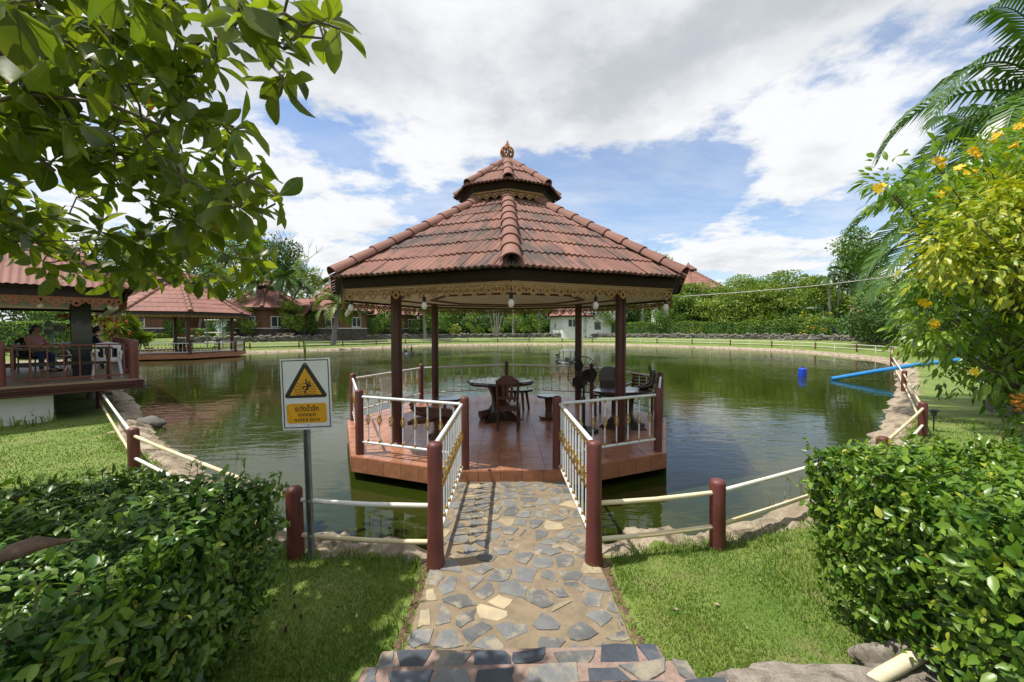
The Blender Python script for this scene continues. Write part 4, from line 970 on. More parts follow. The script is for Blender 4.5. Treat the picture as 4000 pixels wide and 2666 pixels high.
# white perforated chair
c_ = thing('perforated_chair', 'white perforated plastic chair on thin metal legs by the outer railing', 'chair', at(914, 960), radians(-112)); mt = 'pale_plastic'
m = MB()
for i in range(9):
    x = -.21 + .42 * i / 8
    m.tube([(x, -.20 - .02 * cos(i), .52), (x, -.24, .66), (x, -.27, .80)], .016, 4)
for z in (.50, .56, .61, .66, .71, .76, .81): m.tube([(-.22, -.19 - (z - .5) * .27, z), (0, -.21 - (z - .5) * .27, z), (.22, -.19 - (z - .5) * .27, z)], .018, 4)
m.build('backrest', mt, c_); m = MB().box((0, .02, .445), (.45, .44, .02)); m.box((0, .25, .435), (.45, .03, .035)); m.build('seat', mt, c_, bevel=.008)
for sx in (-1, 1):
    MB().tube([(sx * .23, -.26, 0), (sx * .22, -.20, .44), (sx * .22, -.22, .56)], .012, 8).build('leg', 'white_plastic', c_, smooth=50); MB().tube([(sx * .23, .27, 0), (sx * .22, .22, .43)], .012, 8).build('leg', 'white_plastic', c_, smooth=50)

# ------------------------------------------------------------------ things on the water
def aerator(label, loc, rz):
    s = thing('paddle_aerator', label, 'aerator', loc, rz, 'paddle wheel aerators on the pond')
    for sx in (-1, 1): MB().tube([(sx * .42, -.70, .02), (sx * .42, -.55, .03), (sx * .42, .55, .03), (sx * .42, .70, .02)], [.05, .13, .13, .05], 10, sq=.6).build('float', 'galvanised', s, smooth=50)
    m = MB()
    for y in (-.4, 0, .4): m.bar((-.45, y, .10), (.45, y, .10), .05, .04)
    for sx in (-1, 1):
        for sy in (-1, 1): m.bar((sx * .40, sy * .35, .1), (sx * .40, sy * .35, .78), .04, .04)
    m.build('frame', 'dark_slate', s); MB().box((0, 0, .80), (1.05, .95, .03)).build('canopy', 'galvanised', s)
    MB().tube([(0, -.15, .24), (0, .15, .24)], .11, 12).build('motor', 'dark_slate', s, smooth=40); MB().cyl((-.75, 0, .25), (.75, 0, .25), .018, n=8).build('shaft', 'galvanised', s)
    for sx in (-1, 1):
        w_ = MB(); x = sx * .66
        for j in range(8):
            a = j * pi / 4 + .2; M = Matrix.Rotation(a, 4, 'X'); w_.box((x, -sin(a) * .17, .25 + cos(a) * .17), (.02, .03, .26), M=M); w_.box((x, -sin(a) * .29, .25 + cos(a) * .29), (.16, .02, .11), M=M)
        w_.build('paddle_wheel', 'black_plastic', s)
    return s
aerator('small dark paddle wheel aerator floating beside the far fan column', G(1303, 834, WZ), radians(12)); aerator('paddle wheel aerator churning the water near the far bank', G(932, 813, WZ), radians(-20))
c = MB(); c.v = []; c.box((0, 0, .19), (.34, .26, .44)); c = c.mesh('t', 'blue_can', None, bevel=.05); s = thing('jerry_can', 'blue plastic jerry can floating upright on the pond', 'jerry can', G(1843, 866, WZ) + Vector((0, 0, -.02)), .5)
obj('body', c, s).rotation_euler = (.06, .05, 0); MB().cyl((.1, 0, .40), (.1, 0, .45), .035, n=12).build('cap', 'blue_can', s); MB().tube([(-.12, 0, .40), (-.10, 0, .455), (.02, 0, .455), (.04, 0, .40)], .016, 6).build('handle', 'blue_can', s)
a, b_ = G(1918, 870, -.10), P(2190, 829, 15.6); c = P(2352, 815, 14.9)
pp = [a + (b_ - a) * -.03, a, a.lerp(b_, .33) + Vector((0, 0, .04)), a.lerp(b_, .66) + Vector((0, 0, .05)), b_, b_.lerp(c, .5), c, c + (c - b_) * .8 - Vector((0, 0, .5))]
tag(MB().tube(pp, .082, 14).build('blue_pipe', 'blue_pipe', smooth=50), 'long bright blue plastic pipe slanting down into the water', 'pipe')
w_ = MB(); a, b_ = Vector((GX + 3.28, GY - .15, RZE - .10)), P(2353, 575, 8.2); b_ = b_ + (b_ - a) * .12
w_.tube([a.lerp(b_, i / 16) - Vector((0, 0, .35 * sin(pi * i / 16) * .5)) for i in range(17)], .009, 5); tag(w_.build('power_cable', 'wire_pale'), 'pale cable strung from the pavilion eave across the pond', 'cable')
# ------------------------------------------------------------------ the waterside restaurant deck
EA = radians(46); e1 = Vector((cos(EA), sin(EA), 0)); e2 = Vector((-sin(EA), cos(EA), 0)); up = Vector((0, 0, 1))
DK = P(331, 869, 9.75); DZ = DK.z; DK.z = 0     # outer deck corner
RD = thing('restaurant_deck', 'open restaurant pavilion with brown railing standing on a stained white wall', 'pavilion', (DK.x, DK.y, 0), EA)
# local frame: x along the front (negative = into the picture's edge), y back into the building
DW, DD = 11.0, 11.0
MB().box((-DW / 2, DD / 2, DZ - .02), (DW, DD, .04)).build('floor', 'deck_tile', RD)
m = MB()
for i, (o_, h, z) in enumerate(((.0, .05, DZ - .065), (.03, .035, DZ - .107), (-.03, .06, DZ - .155), (.02, .05, DZ - .21))):
    m.box((-DW / 2, -o_ / 2 + .1, z), (DW + o_, .2 + o_, h)); m.box((o_ / 2 - .1, DD / 2, z), (.2 + o_, DD, h * .98))
m.build('deck_moulding', 'gloss_maroon', RD, bevel=.008)
MB().box((-DW / 2 - 1.45, .45, DZ / 2 - .31), (DW, .3, DZ + .15)).build('plinth', 'stained_wall', RD)
for y in (4.0, 7.6): MB().cyl((-.8, y, -1), (-.8, y, DZ - .2), .14).build('pile', 'concrete', RD)
pm3 = post_mesh(.93, .085, 'brown_paint_light')
def steel_panel(x0, y0, x1, y1, n=7):
    m = MB(); a, b_ = Vector((x0, y0, DZ)), Vector((x1, y1, DZ)); d = (b_ - a).normalized(); a2, b2 = a + d * .17, b_ - d * .17
    for z in (.10, .82): m.bar(a2 + up * z, b2 + up * z, .035, .035)
    for q in (a2, b2): m.bar(q + up * .10, q + up * .82, .035, .035)
    for z in (.2, .72): m.bar(a + d * .06 + up * z, a2 + up * z, .03, .03); m.bar(b2 + up * z, b_ - d * .06 + up * z, .03, .03)
    p_ = m.build('railing', 'brown_paint_light', RD)
    for i in range(1, n): q = a2.lerp(b2, i / n); MB().bar(q + up * .1, q + up * .82, .025, .025).build('bar', 'brown_paint_light', p_)
fx = [-.16, -2.15, -4.1, -6.0]
for i, x in enumerate(fx):
    obj('post', pm3, RD, (x, .14, DZ - .002))
    if i: steel_panel(fx[i], .14, fx[i - 1], .14)
ys = [.14, 1.75, 3.3, 4.85, 6.4, 7.95]
for i, y in enumerate(ys[1:]): obj('post', pm3, RD, (-.16, y, DZ - .002)); steel_panel(-.16, ys[i], -.16, y)
def dloc(w): q = Matrix.Rotation(-EA, 3, 'Z') @ (Vector((w[0], w[1], 0)) - RD.location); return q.x, q.y
cA = dloc(G(191, 862, DZ))
for x, y in (cA, (cA[0] - 4.6, cA[1]), (cA[0], cA[1] + 5.2), (cA[0] - 4.6, cA[1] + 5.2)):
    MB().box((x, y, DZ + 1.15), (.36, .36, 2.34)).build('column', 'marble', RD)
cB = dloc(P(171, 760, 12.6)); MB().box((cB[0], cB[1], DZ + 1.15), (.18, .18, 2.34)).build('column', 'dark_wood', RD)
# roof of the restaurant: hipped, corrugated
RC = P(309, 668, 9.55) - RD.location; RC = Matrix.Rotation(-EA, 3, 'Z') @ RC; ex, ey, ez = RC.x, RC.y, RC.z
RW, RL = 9.6, 14.0; sl = .86
hipv = [(ex, ey), (ex, ey + RW), (ex - RL, ey + RW), (ex - RL, ey)]; rz_ = ez + sl * RW / 2; rid = [(ex - RW / 2, ey + RW / 2), (ex - RL + RW / 2, ey + RW / 2)]
def corr(name, parent, a, b_, c, d, pitch, amp, mats, rows, seg=4, lift=.03):
    """corrugated sheet courses on the quad a-b (eave) to d-c (top)"""
    a, b_, c, d = map(Vector, (a, b_, c, d)); L_ = (b_ - a).length; ux = (b_ - a) / L_; nrm = (b_ - a).cross(d - a).normalized(); hgt = ((d - a) - ux * (d - a).dot(ux)); H_ = hgt.length; uy = hgt / H_
    sd, sc_ = (d - a).dot(ux), (c - a).dot(ux); m = MB(); cols = int(L_ / pitch) * seg
    for r in range(rows):
        t0, t1 = r / rows, min(1, (r + 1) / rows + .012); o = len(m.v); w = cols + 1
        for q in range(3):
            t = t0 + (t1 - t0) * q / 2; lo, hi = sd * t, L_ + (sc_ - L_) * t
            for k in range(w):
                s = max(lo, min(hi, L_ * k / cols)); m.v.append(tuple(a + ux * s + uy * H_ * t + nrm * (amp * cos(2 * pi * k / seg) + lift * (1 - q / 2))))
        m.f += [(o + q * w + k, o + q * w + k + 1, o + (q + 1) * w + k + 1, o + (q + 1) * w + k) for q in range(2) for k in range(cols)]; m.m += [0] * (2 * cols)
    m.f = [f_ for f_ in m.f]; return m.build(name, mats, parent, smooth=50)
h3 = [Vector((x, y, ez)) for x, y in hipv]; r3 = [Vector((x, y, rz_)) for x, y in rid]
rf = MB().add([h3[0] - up * .03, h3[1] - up * .03, h3[2] - up * .03, h3[3] - up * .03, r3[0] - up * .03, r3[1] - up * .03], [(3, 0, 4, 5), (0, 1, 4), (1, 2, 5, 4), (2, 3, 5)]).build('roof', 'eave_wood', RD)
corr('tile_sheet', rf, h3[3], h3[0], r3[0], r3[1], .115, .012, 'terracotta_clean', 5); corr('tile_sheet', rf, h3[0], h3[1], r3[0], r3[0], .115, .012, 'terracotta_clean', 5)
capm = cap_mesh('ridge_cap', .66, .15, .125, 'terracotta_cap')
for hv, rv in ((h3[0], r3[0]), (h3[1], r3[0]), (h3[3], r3[1])):
    d = (rv - hv); L_ = d.length; q = d.to_track_quat('Y', 'Z')
    for i in range(int(L_ / .58)): o = obj('ridge_cap', capm, rf, hv + d * (i * .58 / L_) + up * .05); o.rotation_euler = q.to_euler()
fz = ez - .11
m = MB(); m.box((ex - RL / 2 - .1, ey + .13, fz), (RL - .2, .05, .19)); m.box((ex - .13, ey + RW / 2, fz), (.05, RW - .3, .188)); m.build('fascia', 'dark_wood', RD)
MB().box((ex - RL / 2, ey + RW / 2, fz - .06), (RL - .4, RW - .4, .03)).build('ceiling', 'ceiling', RD)
m = MB(); m.box((ex - RL / 2, ey + RW - 1.6, fz - .10), (RL - .6, .1, .12)); m.box((ex - 3.7, ey + RW / 2, fz - .095), (.1, RW - .5, .1)); m.build('beam', 'dark_wood', RD)
om = ornament_mesh(.29, .17, 'red_trim')
sA = MB().box((0, 0, .01), (RL - .4, .03, .06)).build('trim_strip', 'red_trim', RD, loc=(ex - RL / 2, ey + .12, fz - .10))
for i in range(22): obj('ornament', om, sA, ((RL - .4) / 2 - (i + .5) * .29, 0, -.01))
sB = MB().box((0, 0, .01), (.03, RW - .5, .06)).build('trim_strip', 'red_trim', RD, loc=(ex - .12, ey + RW / 2, fz - .10))
for i in range(28): obj('ornament', om, sB, (0, -(RW - .5) / 2 + (i + .5) * .29, -.01), (0, 0, pi / 2))
# counter and back partition
MB().box((-6.0, 5.4, DZ + .50), (6.2, .5, 1.0)).build('counter', 'counter_orange', RD); MB().box((-6.0, 5.36, DZ + 1.02), (6.4, .66, .05)).build('counter_top', 'furniture_wood', RD)
m = MB(); m.box((-6.3, 5.75, DZ + 1.78), (5.4, .08, .10)); m.box((-3.6, 5.75, DZ + 1.4), (.08, .08, .84)); m.build('window_frame', 'dark_wood', RD)
def in_deck(x, y, z=0): q = RD.matrix_basis @ Vector((x, y, 0)); return Vector((q.x, q.y, DZ + z))
RD.matrix_basis; bpy.context.view_layer.update()
sl_ = thing('string_lights', 'row of round bulbs hanging along the restaurant roof edge', 'string lights', RD.location, EA); cd = MB()
for i in range(22):
    if i < 8: q = Vector((ex - .4 - i * 1.05, ey + .35, fz - .10))
    else: q = Vector((ex - .30, ey + .5 + (i - 8) * .62, fz - .10))
    obj('bulb', bulb, sl_, q, None).scale = (1.25,) * 3; cd.cyl(q, q + up * .06, .004, n=4)
cd.tube([(ex - 8, ey + .35, fz - .1), (ex - .3, ey + .35, fz - .1)], .005, 4); cd.tube([(ex - .3, ey + .4, fz - .1), (ex - .3, ey + 9, fz - .1)], .005, 4); cd.build('cord', 'wire_dark', sl_)
# tables and chairs on the deck
def deck_table(label, x, y, w, d, h=.74):
    t_ = thing('cafe_table', label, 'table', in_deck(x, y), EA); MB().box((0, 0, h), (w, d, .045)).build('top', 'dark_furniture', t_, bevel=.005)
    for sx in (-1, 1):
        for sy in (-1, 1): MB().bar((sx * w * .46, sy * d * .40, 0), (sx * w * .46, sy * d * .40, h - .02), .06, .06).build('leg', 'dark_furniture', t_)
    m = MB(); m.bar((-w * .46, -d * .4, .40), (w * .46, -d * .4, .40), .03, .06); m.bar((-w * .46, d * .4, .40), (w * .46, d * .4, .40), .03, .06); m.build('stretcher', 'dark_furniture', t_); return t_
deck_table('dark wooden cafe table along the brown deck railing beside the white chair', -1.45, .62, 1.9, .7); deck_table('dark wooden cafe table with a seated person behind it', *dloc(P(112, 760, 12.3)), 1.5, .8); deck_table('dark wooden cafe table at the far brown posts', -.95, 4.6, .8, 1.4)
c_ = thing('plastic_chair', 'white plastic chair with blue stripes on the restaurant deck', 'chair', in_deck(*dloc(G(248, 866, DZ))), EA + radians(176)); mt = 'white_plastic'
q = [(-.21, .42), (.21, .42)] + [(.235, .62)] + [(.235 * cos(a), .74 + .09 * sin(a)) for a in np.linspace(0, pi, 11)] + [(-.235, .62)]; n = len(q)
m = MB(); yb = lambda z: -.20 - .22 * (z - .42)
for x0, x1, z0, z1 in ((-.225, .225, .70, .80), (-.225, .225, .40, .47), (-.235, -.17, .44, .74), (.17, .235, .44, .74), (-.035, .035, .46, .72), (-.075, -.055, .46, .72), (.055, .075, .46, .72)):
    a = [(x0, yb(z0), z0), (x1, yb(z0), z0), (x1, yb(z1), z1), (x0, yb(z1), z1)]; m.add(a + [(x, y + .018, z) for x, y, z in a], [(0, 1, 2, 3), (7, 6, 5, 4), (0, 4, 5, 1), (1, 5, 6, 2), (2, 6, 7, 3), (3, 7, 4, 0)])
m.tube([(-.235, yb(.74), .72), (-.2, yb(.80), .80), (0, yb(.83), .83), (.2, yb(.80), .80), (.235, yb(.74), .72)], .022, 8); m.build('backrest', mt, c_, bevel=.004)
m = MB(); m.box((0, 0, .42), (.44, .42, .03)); m.box((0, .20, .40), (.44, .03, .05)); m.build('seat', mt, c_, bevel=.01)
for sx in (-1, 1):
    m = MB(); m.bar((sx * .06, yb(.48) - .003, .48), (sx * .085, yb(.7) - .003, .7), .012, .02); m.bar((sx * .265, -.285, .05), (sx * .225, -.215, .40), .014, .03); m.build('stripe', 'blue_stripe', c_)
    for sy in (-1, 1): MB().tube([(sx * .25, sy * .26, 0), (sx * .205, sy * .19, .41)], [.022, .034], 6).build('leg', mt, c_, smooth=40)
    MB().tube([(sx * .23, -.24, .60), (sx * .265, 0, .62), (sx * .25, .20, .58), (sx * .235, .22, .42)], .024, 7).build('armrest', mt, c_, smooth=50)
c_ = thing('folding_chair', 'white slatted folding chair beside the marble column', 'chair', in_deck(*dloc(G(148, 852, DZ))), EA + 2.6); m = MB()
for i in range(6): MB().box((0, -.16 + i * .065, .44), (.42, .045, .015)).build('seat_slat', mt, c_)
for sx in (-1, 1): MB().bar((sx * .21, -.30, 0), (sx * .21, .26, .62), .03, .02).build('leg', mt, c_); MB().bar((sx * .19, .30, 0), (sx * .19, -.28, .86), .03, .02).build('leg', mt, c_)
for i in range(3): MB().box((0, -.27, .66 + .07 * i), (.38, .015, .045)).build('back_slat', mt, c_)
pedestal_fan('standing_fan', 'grey pedestal fan blowing across the restaurant deck', in_deck(*dloc(P(121, 760, 11.6))), EA + radians(-10), 1.22, .25, 'galvanised', 'black_plastic', 'galvanised', 'galvanised')
# people at the tables
def person(label, loc, rz, top, hairlen, arm=True):
    s = thing('person', label, 'person', loc, rz); b = bpy.data.meshes.new('body')
    J = {'pel': (0, 0, .50), 'sp': (0, .03, .72), 'ch': (0, .06, .90), 'nk': (0, .09, 1.04), 'hd': (0, .13, 1.15), 'ht': (0, .14, 1.25), 'sl': (-.17, .06, .97), 'el': (-.21, .16, .76), 'hl': (-.12, .40, .76), 'sr': (.17, .06, .97), 'er': (.21, .16, .76), 'hr': (.12, .40, .76),
         'kl': (-.12, .42, .48), 'fl': (-.12, .40, .06), 'tl': (-.12, .52, .04), 'kr': (.12, .42, .48), 'fr': (.12, .40, .06), 'tr': (.12, .52, .04)}
    names = list(J); E_ = [('pel', 'sp'), ('sp', 'ch'), ('ch', 'nk'), ('nk', 'hd'), ('hd', 'ht'), ('ch', 'sl'), ('sl', 'el'), ('el', 'hl'), ('ch', 'sr'), ('sr', 'er'), ('er', 'hr'), ('pel', 'kl'), ('kl', 'fl'), ('fl', 'tl'), ('pel', 'kr'), ('kr', 'fr'), ('fr', 'tr')]
    rad = {'pel': .15, 'sp': .125, 'ch': .14, 'nk': .052, 'hd': .092, 'ht': .075, 'sl': .062, 'el': .042, 'hl': .033, 'sr': .062, 'er': .042, 'hr': .033, 'kl': .07, 'fl': .045, 'tl': .035, 'kr': .07, 'fr': .045, 'tr': .035}
    b.from_pydata([J[n] for n in names], [(names.index(a), names.index(c)) for a, c in E_], []); o = obj('body', b, s)
    o.modifiers.new('skin', 'SKIN'); sv = b.skin_vertices[0].data
    for i, n in enumerate(names): sv[i].radius = (rad[n], rad[n]); sv[i].use_root = n == 'pel'
    sub = o.modifiers.new('sub', 'SUBSURF'); sub.levels = sub.render_levels = 2
    bpy.context.view_layer.update(); ev = bpy.data.meshes.new_from_object(o.evaluated_get(bpy.context.evaluated_depsgraph_get())); o.modifiers.clear(); o.data = ev
    ev.materials.clear(); [ev.materials.append(MATS[k]) for k in ('skin', top, 'navy_cloth')]
    for p_ in ev.polygons:
        c = p_.center; p_.use_smooth = True; p_.material_index = 1 if (.55 < c.z < 1.0 and abs(c.x) < .21 and c.y < .22) else (2 if c.z < .58 and c.z > .1 else 0)
    h = MB().ico((0, .11, 1.205), .105, 3, .02, (.98, 1.02, 1.0)); h.v = [(x, min(y, .165 + .04 * (z - 1.2)), z) for x, y, z in h.v]
    h.tube([(0, .07, 1.24), (0, .02, 1.12), (0, -.015, 1.12 - hairlen)], [.09, .085, .03], 10); h.build('hair', 'hair', s, smooth=60)
    f_ = MB()
    for sx in (-1, 1):
        f_.ico((sx * .034, .215, 1.17), .010, 1)
    f_.build('eye', 'hair', s); MB().ico((0, .232, 1.145), .014, 2, sc=(.8, 1, 1.4)).build('nose', 'skin', s, smooth=60); return s
PINK, NAVY = in_deck(*dloc(P(74, 760, 11.3))), in_deck(*dloc(P(213, 760, 13.6)))
person('dark haired person in a pink top seated at a restaurant table', PINK, radians(-95), 'pink_cloth', .16)
person('person in dark blue clothing seated behind the marble column', NAVY, EA - radians(80), 'navy_cloth', .05)
def bench_seat(label, x, y):
    c_ = thing('wooden_chair', label, 'chair', x, y, 'chairs on the restaurant deck'); wooden_chair(c_, 'dark_furniture', w=.46, hb=.95)
bench_seat('dark wooden chair under the person in the pink top', PINK, radians(-95)); bench_seat('dark wooden chair under the person in dark blue', NAVY, EA - radians(80))
bg_ = MB().ico((0, 0, .17), .2, 3, .12, (1.1, .7, .85)); tag(bg_.build('backpack', 'bag_cloth', smooth=60, loc=PINK + Vector((-.28, .04, .42))), 'black bag hanging on the chair behind the person in pink', 'bag')
mb_ = thing('woven_mobile', 'hanging mobile of red and green woven diamonds at the restaurant corner', 'mobile', in_deck(ex - .5, ey + 7.4, 0)); rr = random.Random(5)
for i in range(46):
    q = Vector((rr.uniform(-.75, .75), rr.uniform(-.5, .5), 1.75 - abs(rr.gauss(0, .45)) )); a = rr.uniform(0, pi); s_ = rr.uniform(.045, .08)
    for k, (f_, mt_) in enumerate(((1, 'red_flower'), (.68, 'tree_lime'), (.45, 'red_trim'))):
        MB().box((0, -.004 * k, 0), (s_ * 1.5 * f_, .008, s_ * 1.5 * f_), M=Matrix.Rotation(a, 4, 'Z') @ Matrix.Rotation(pi / 4, 4, 'Y')).build('woven_diamond', mt_, mb_, loc=q)
th = MB()
for i in range(6): x = -.6 + .24 * i; th.cyl((x, 0, .9), (x, 0, 1.85), .004, n=4)
th.build('thread', 'wire_pale', mb_)

# ------------------------------------------------------------------ second pavilion across the pond
FC = P(416, 760, 33.6); g2 = thing('gazebo', 'distant octagonal pavilion with red tiled roof near the restaurant', 'gazebo', (FC.x, FC.y, 0))
s2 = 1.42; fz0 = .20
MB().prism([(x, y) for x, y, _ in oct_ring(4.55, 0)], fz0 - .30, fz0).build('platform', 'edge_tile', g2)
for k in range(8): a = k * pi / 4 + pi / 8; MB().cyl((3 * sin(a), -3 * cos(a), -1), (3 * sin(a), -3 * cos(a), fz0 - .3), .14).build('pile', 'concrete', g2)
for a in (-45, 45, -135, 135, -22, 22): MB().cyl((3.5 * sin(radians(a)), -3.5 * cos(radians(a)), fz0), (3.5 * sin(radians(a)), -3.5 * cos(radians(a)), 3.5), .13, n=14).build('column', 'gloss_maroon', g2, smooth=40) if abs(a) != 22 else None
ze2, re2, zt2, rt2 = 3.42, 5.0, 5.85, 1.15
def simple_roof(parent, re, ze, rt, zt, rows, cap, mats='terracotta_clean', dark='terracotta', seed=1, capn=9, wv=.40):
    m = MB()
    for k in range(8):
        j = (k + 1) % 8; m.add([oct_ring(re - .05, ze - .02)[k], oct_ring(re - .05, ze - .02)[j], oct_ring(rt, zt - .03)[j], oct_ring(rt, zt - .03)[k]], [(0, 1, 2, 3)])
        m.add([oct_ring(re - .1, ze - .04)[k], oct_ring(re - .1, ze - .04)[j], oct_ring(re - .1, ze - .24)[j], oct_ring(re - .1, ze - .24)[k]], [(0, 3, 2, 1)]); m.add([oct_ring(re - .1, ze - .2)[k], oct_ring(re - .1, ze - .2)[j], (0, 0, ze - .2)], [(0, 2, 1)])
    r_ = m.build('roof', 'eave_wood', parent); pitched_faces(r_, re, ze, rt, zt, rows, wv, 3, .013, mats, single=False, seg=4, seed=seed); hip_caps(r_, re, ze + .03, rt, zt + .02, capn, cap, 'terracotta_cap', .03); return r_
simple_roof(g2, re2, ze2, rt2, zt2, 7, .16, 'terracotta_clean'); MB().prism([(x, y) for x, y, _ in oct_ring(1.1, 0)], 5.6, 6.15).build('lantern_drum', 'dark_wood', g2)
simple_roof(g2, 1.5, 6.12, .15, 7.1, 2, .11, 'terracotta_clean', capn=3); MB().lathe([(.2, 0), (.12, .06), (.17, .2), (.17, .28), (.06, .42), (.01, .6)], 14, (0, 0, 7.05)).build('finial', 'finial_clay', g2, smooth=50)
eave_trim(g2, 4.78, ze2 - .24, .17, .27, 'gold_trim', single=False)
pmf = post_mesh(.95, .09, 'gloss_maroon'); fb = MB().cyl((0, 0, 0), (0, 0, .66), .014, n=5); fb.cyl((0, 0, .28), (0, 0, .40), .032, n=5, mi=1); fb = fb.mesh('baluster', ['white_paint', 'gold'])
for k in range(8):
    A, B = oct_ring(4.4, 0)[k], oct_ring(4.4, 0)[(k + 1) % 8]; obj('post', pmf, g2, (A[0], A[1], fz0))
    if k != 4: railing(g2, A, B, fz0 + .18, fz0 + .84, 13, fb, 'white_paint', trim=.09, r=.03)
for j, (x, y) in enumerate(((-1.6, -1.2), (1.2, -.8), (2.2, .9), (-.4, .6))):
    c_ = thing('wooden_chair', 'small wooden chair on the distant pavilion platform', 'chair', (FC.x + x, FC.y + y, fz0), j * 1.7, 'chairs on the distant pavilion'); wooden_chair(c_, 'furniture_wood')
t_ = thing('wooden_table', 'wooden slab table on the distant pavilion platform', 'table', (FC.x + .3, FC.y - .4, fz0)); slab_top(slab_outline(.9, .6, 3), .7, .78, 'furniture_wood', t_); root_base(t_, .7, .4, .2, .3, 4, 'dark_furniture')

# ------------------------------------------------------------------ bungalows and other buildings behind
def bungalow(label, u, d, zg, zeave, R_, walls, zlant=None, top=None, seed=1, turn=0.0, lower='house_stone', rows=6, windows=(0, 7, 1), group=None):
    c = P(u, 760, d); h = thing('bungalow', label, 'house', (c.x, c.y, 0), math.atan2(-c.x, c.y) * -1 + turn, group)
    w = R_ * .80; MB().prism([(x, y) for x, y, _ in oct_ring(w, 0)], zg + 1.0, zeave).build('wall', walls, h); MB().prism([(x, y) for x, y, _ in oct_ring(w + .06, 0)], zg - .6, zg + 1.02).build('base_wall', lower, h)
    MB().prism([(x, y) for x, y, _ in oct_ring(w + .10, 0)], zg + 1.02, zg + 1.12).build('sill_course', 'white_paint', h)
    for k in windows:
        n, e = face_frame(k); q = n * (w * C8 + .02); wm = MB(); fr = MB()
        o = MB().box((0, 0, 0), (1.5, .05, 1.35)).build('window', 'white_paint', h, loc=(q.x, q.y, zg + 1.12 + .75)); o.rotation_euler = (0, 0, math.atan2(e.y, e.x))
        for sx in (-1, 1): MB().box((sx * .36, -.03, 0), (.60, .03, 1.12)).build('pane', 'glass', o)
    zt = zeave + (R_ - 1.1) * .62; simple_roof(h, R_, zeave, 1.1, zt, rows, .2, 'terracotta_clean', seed=seed, capn=10, wv=.6)
    MB().prism([(x, y) for x, y, _ in oct_ring(1.05, 0)], zt - .3, zt + .32).build('lantern_drum', 'dark_wood', h)
    simple_roof(h, 1.5, zt + .3, .15, zt + 1.25, 2, .13, 'terracotta_clean', capn=3); MB().lathe([(.22, 0), (.12, .06), (.19, .22), (.19, .3), (.06, .45), (.01, .68)], 12, (0, 0, zt + 1.2)).build('finial', 'finial_clay', h, smooth=50); return h
bungalow('tile roofed bungalow behind the distant pavilion', 350, 47, 1.2, 4.9, 7.2, 'house_wood', seed=2)
h = bungalow('octagonal tiled bungalow with a lower annex and white framed window', 613, 52, 1.2, 4.75, 5.2, 'house_wood', seed=3, turn=.18)
c = P(695, 760, 52.5) - h.location; c = Matrix.Rotation(-h.rotation_euler.z, 3, 'Z') @ Vector((c.x, c.y, 0))
MB().box((c.x, c.y + 1, 2.7), (3.2, 3.6, 3.2)).build('annex_wall', 'house_wood', h); m = MB(); m.box((c.x, c.y + 1, 1.6), (3.4, 3.8, 1.6)); m.build('annex_base', 'house_stone', h)
corr('annex_roof', h, (c.x - 2.6, c.y - 2.2, 3.75), (c.x + 2.6, c.y - 2.2, 3.75), (c.x + 1.7, c.y + 1.0, 6.2), (c.x - 2.6, c.y + 1.0, 6.2), .3, .03, 'terracotta_clean', 4)
bungalow('tile roofed bungalow half hidden by coconut fronds', 770, 56, 1.2, 4.6, 5.6, 'house_wood', seed=4, turn=.3)
bungalow('tile roofed bungalow seen between two pavilion columns', 905, 66, 1.2, 4.4, 5.4, 'house_wood', seed=5, turn=.1)
bungalow('white walled bungalow beyond the hedge, framed by the pavilion', 1318, 68, 1.2, 4.3, 5.2, 'white_wall', seed=6, lower='white_wall', windows=(0, 7))
bungalow('white walled two storey house with a tall tiled roof above the trees', 1580, 72, 1.2, 8.3, 7.8, 'white_wall', seed=7, lower='white_wall', windows=(0, 7, 1))
bungalow('far tiled house with only its finial above the trees', 1884, 70, 1.2, 6.6, 5.5, 'white_wall', seed=8, lower='white_wall')
c = P(775, 700, 95); s = thing('warehouse', 'long white metal warehouse behind the bungalows', 'warehouse', (c.x, c.y, 0)); MB().box((-6, 6, 4.3), (46, 12, 9.4)).build('wall', 'shed', s)
corr('roof', s, (-30, -.6, 8.6), (18, -.6, 8.4), (18, 6, 10.6), (-30, 6, 11.2), .6, .04, 'shed', 1)
c = P(1390, 730, 64); s = thing('white_annex', 'plain white annex wall behind the tall shrubs', 'building', (c.x, c.y, 0)); MB().box((0, 2, 2.6), (6, 4, 4.2)).build('wall', 'white_wall', s); MB().box((0, 2, 4.8), (6.6, 4.6, .25)).build('roof', 'shed', s); MB().box((-1.2, -.02, 2.6), (1.0, .06, 1.2)).build('window', 'glass', s)
# utility pole, street lamp, solar lamp, rack, benches
c = P(722, 700, 78); s = thing('utility_pole', 'concrete utility pole with crossarms beyond the roofs', 'utility pole', (c.x, c.y, 0)); MB().box((0, 0, 6.4), (.3, .3, 12.8)).build('pole', 'concrete', s)
for z in (12.4, 10.6): MB().box((0, -.2, z), (3.0, .14, .14)).build('crossarm', 'concrete', s)
for x in (-1.3, -.5, .5, 1.3): MB().cyl((x, -.2, 12.45), (x, -.2, 12.8), .06, n=8).build('insulator', 'white_plastic', s)
MB().box((.3, -.35, 8.8), (.8, .6, 1.1)).build('transformer', 'galvanised', s)
c = P(1891, 760, 43.5); s = thing('street_lamp', 'slim grey street lamp with a curved arm above the hedge', 'street lamp', (c.x, c.y, .5))
MB().tube([(0, 0, 0), (0, 0, 3.5), (-.1, 0, 3.75), (-.5, 0, 3.9), (-1.2, 0, 3.85)], [.06, .05, .045, .04, .04], 8).build('pole', 'galvanised', s, smooth=50); MB().box((-1.45, 0, 3.83), (.6, .2, .08)).build('lamp_head', 'white_plastic', s); MB().box((.1, 0, 2.6), (.25, .2, .5)).build('control_box', 'white_plastic', s)
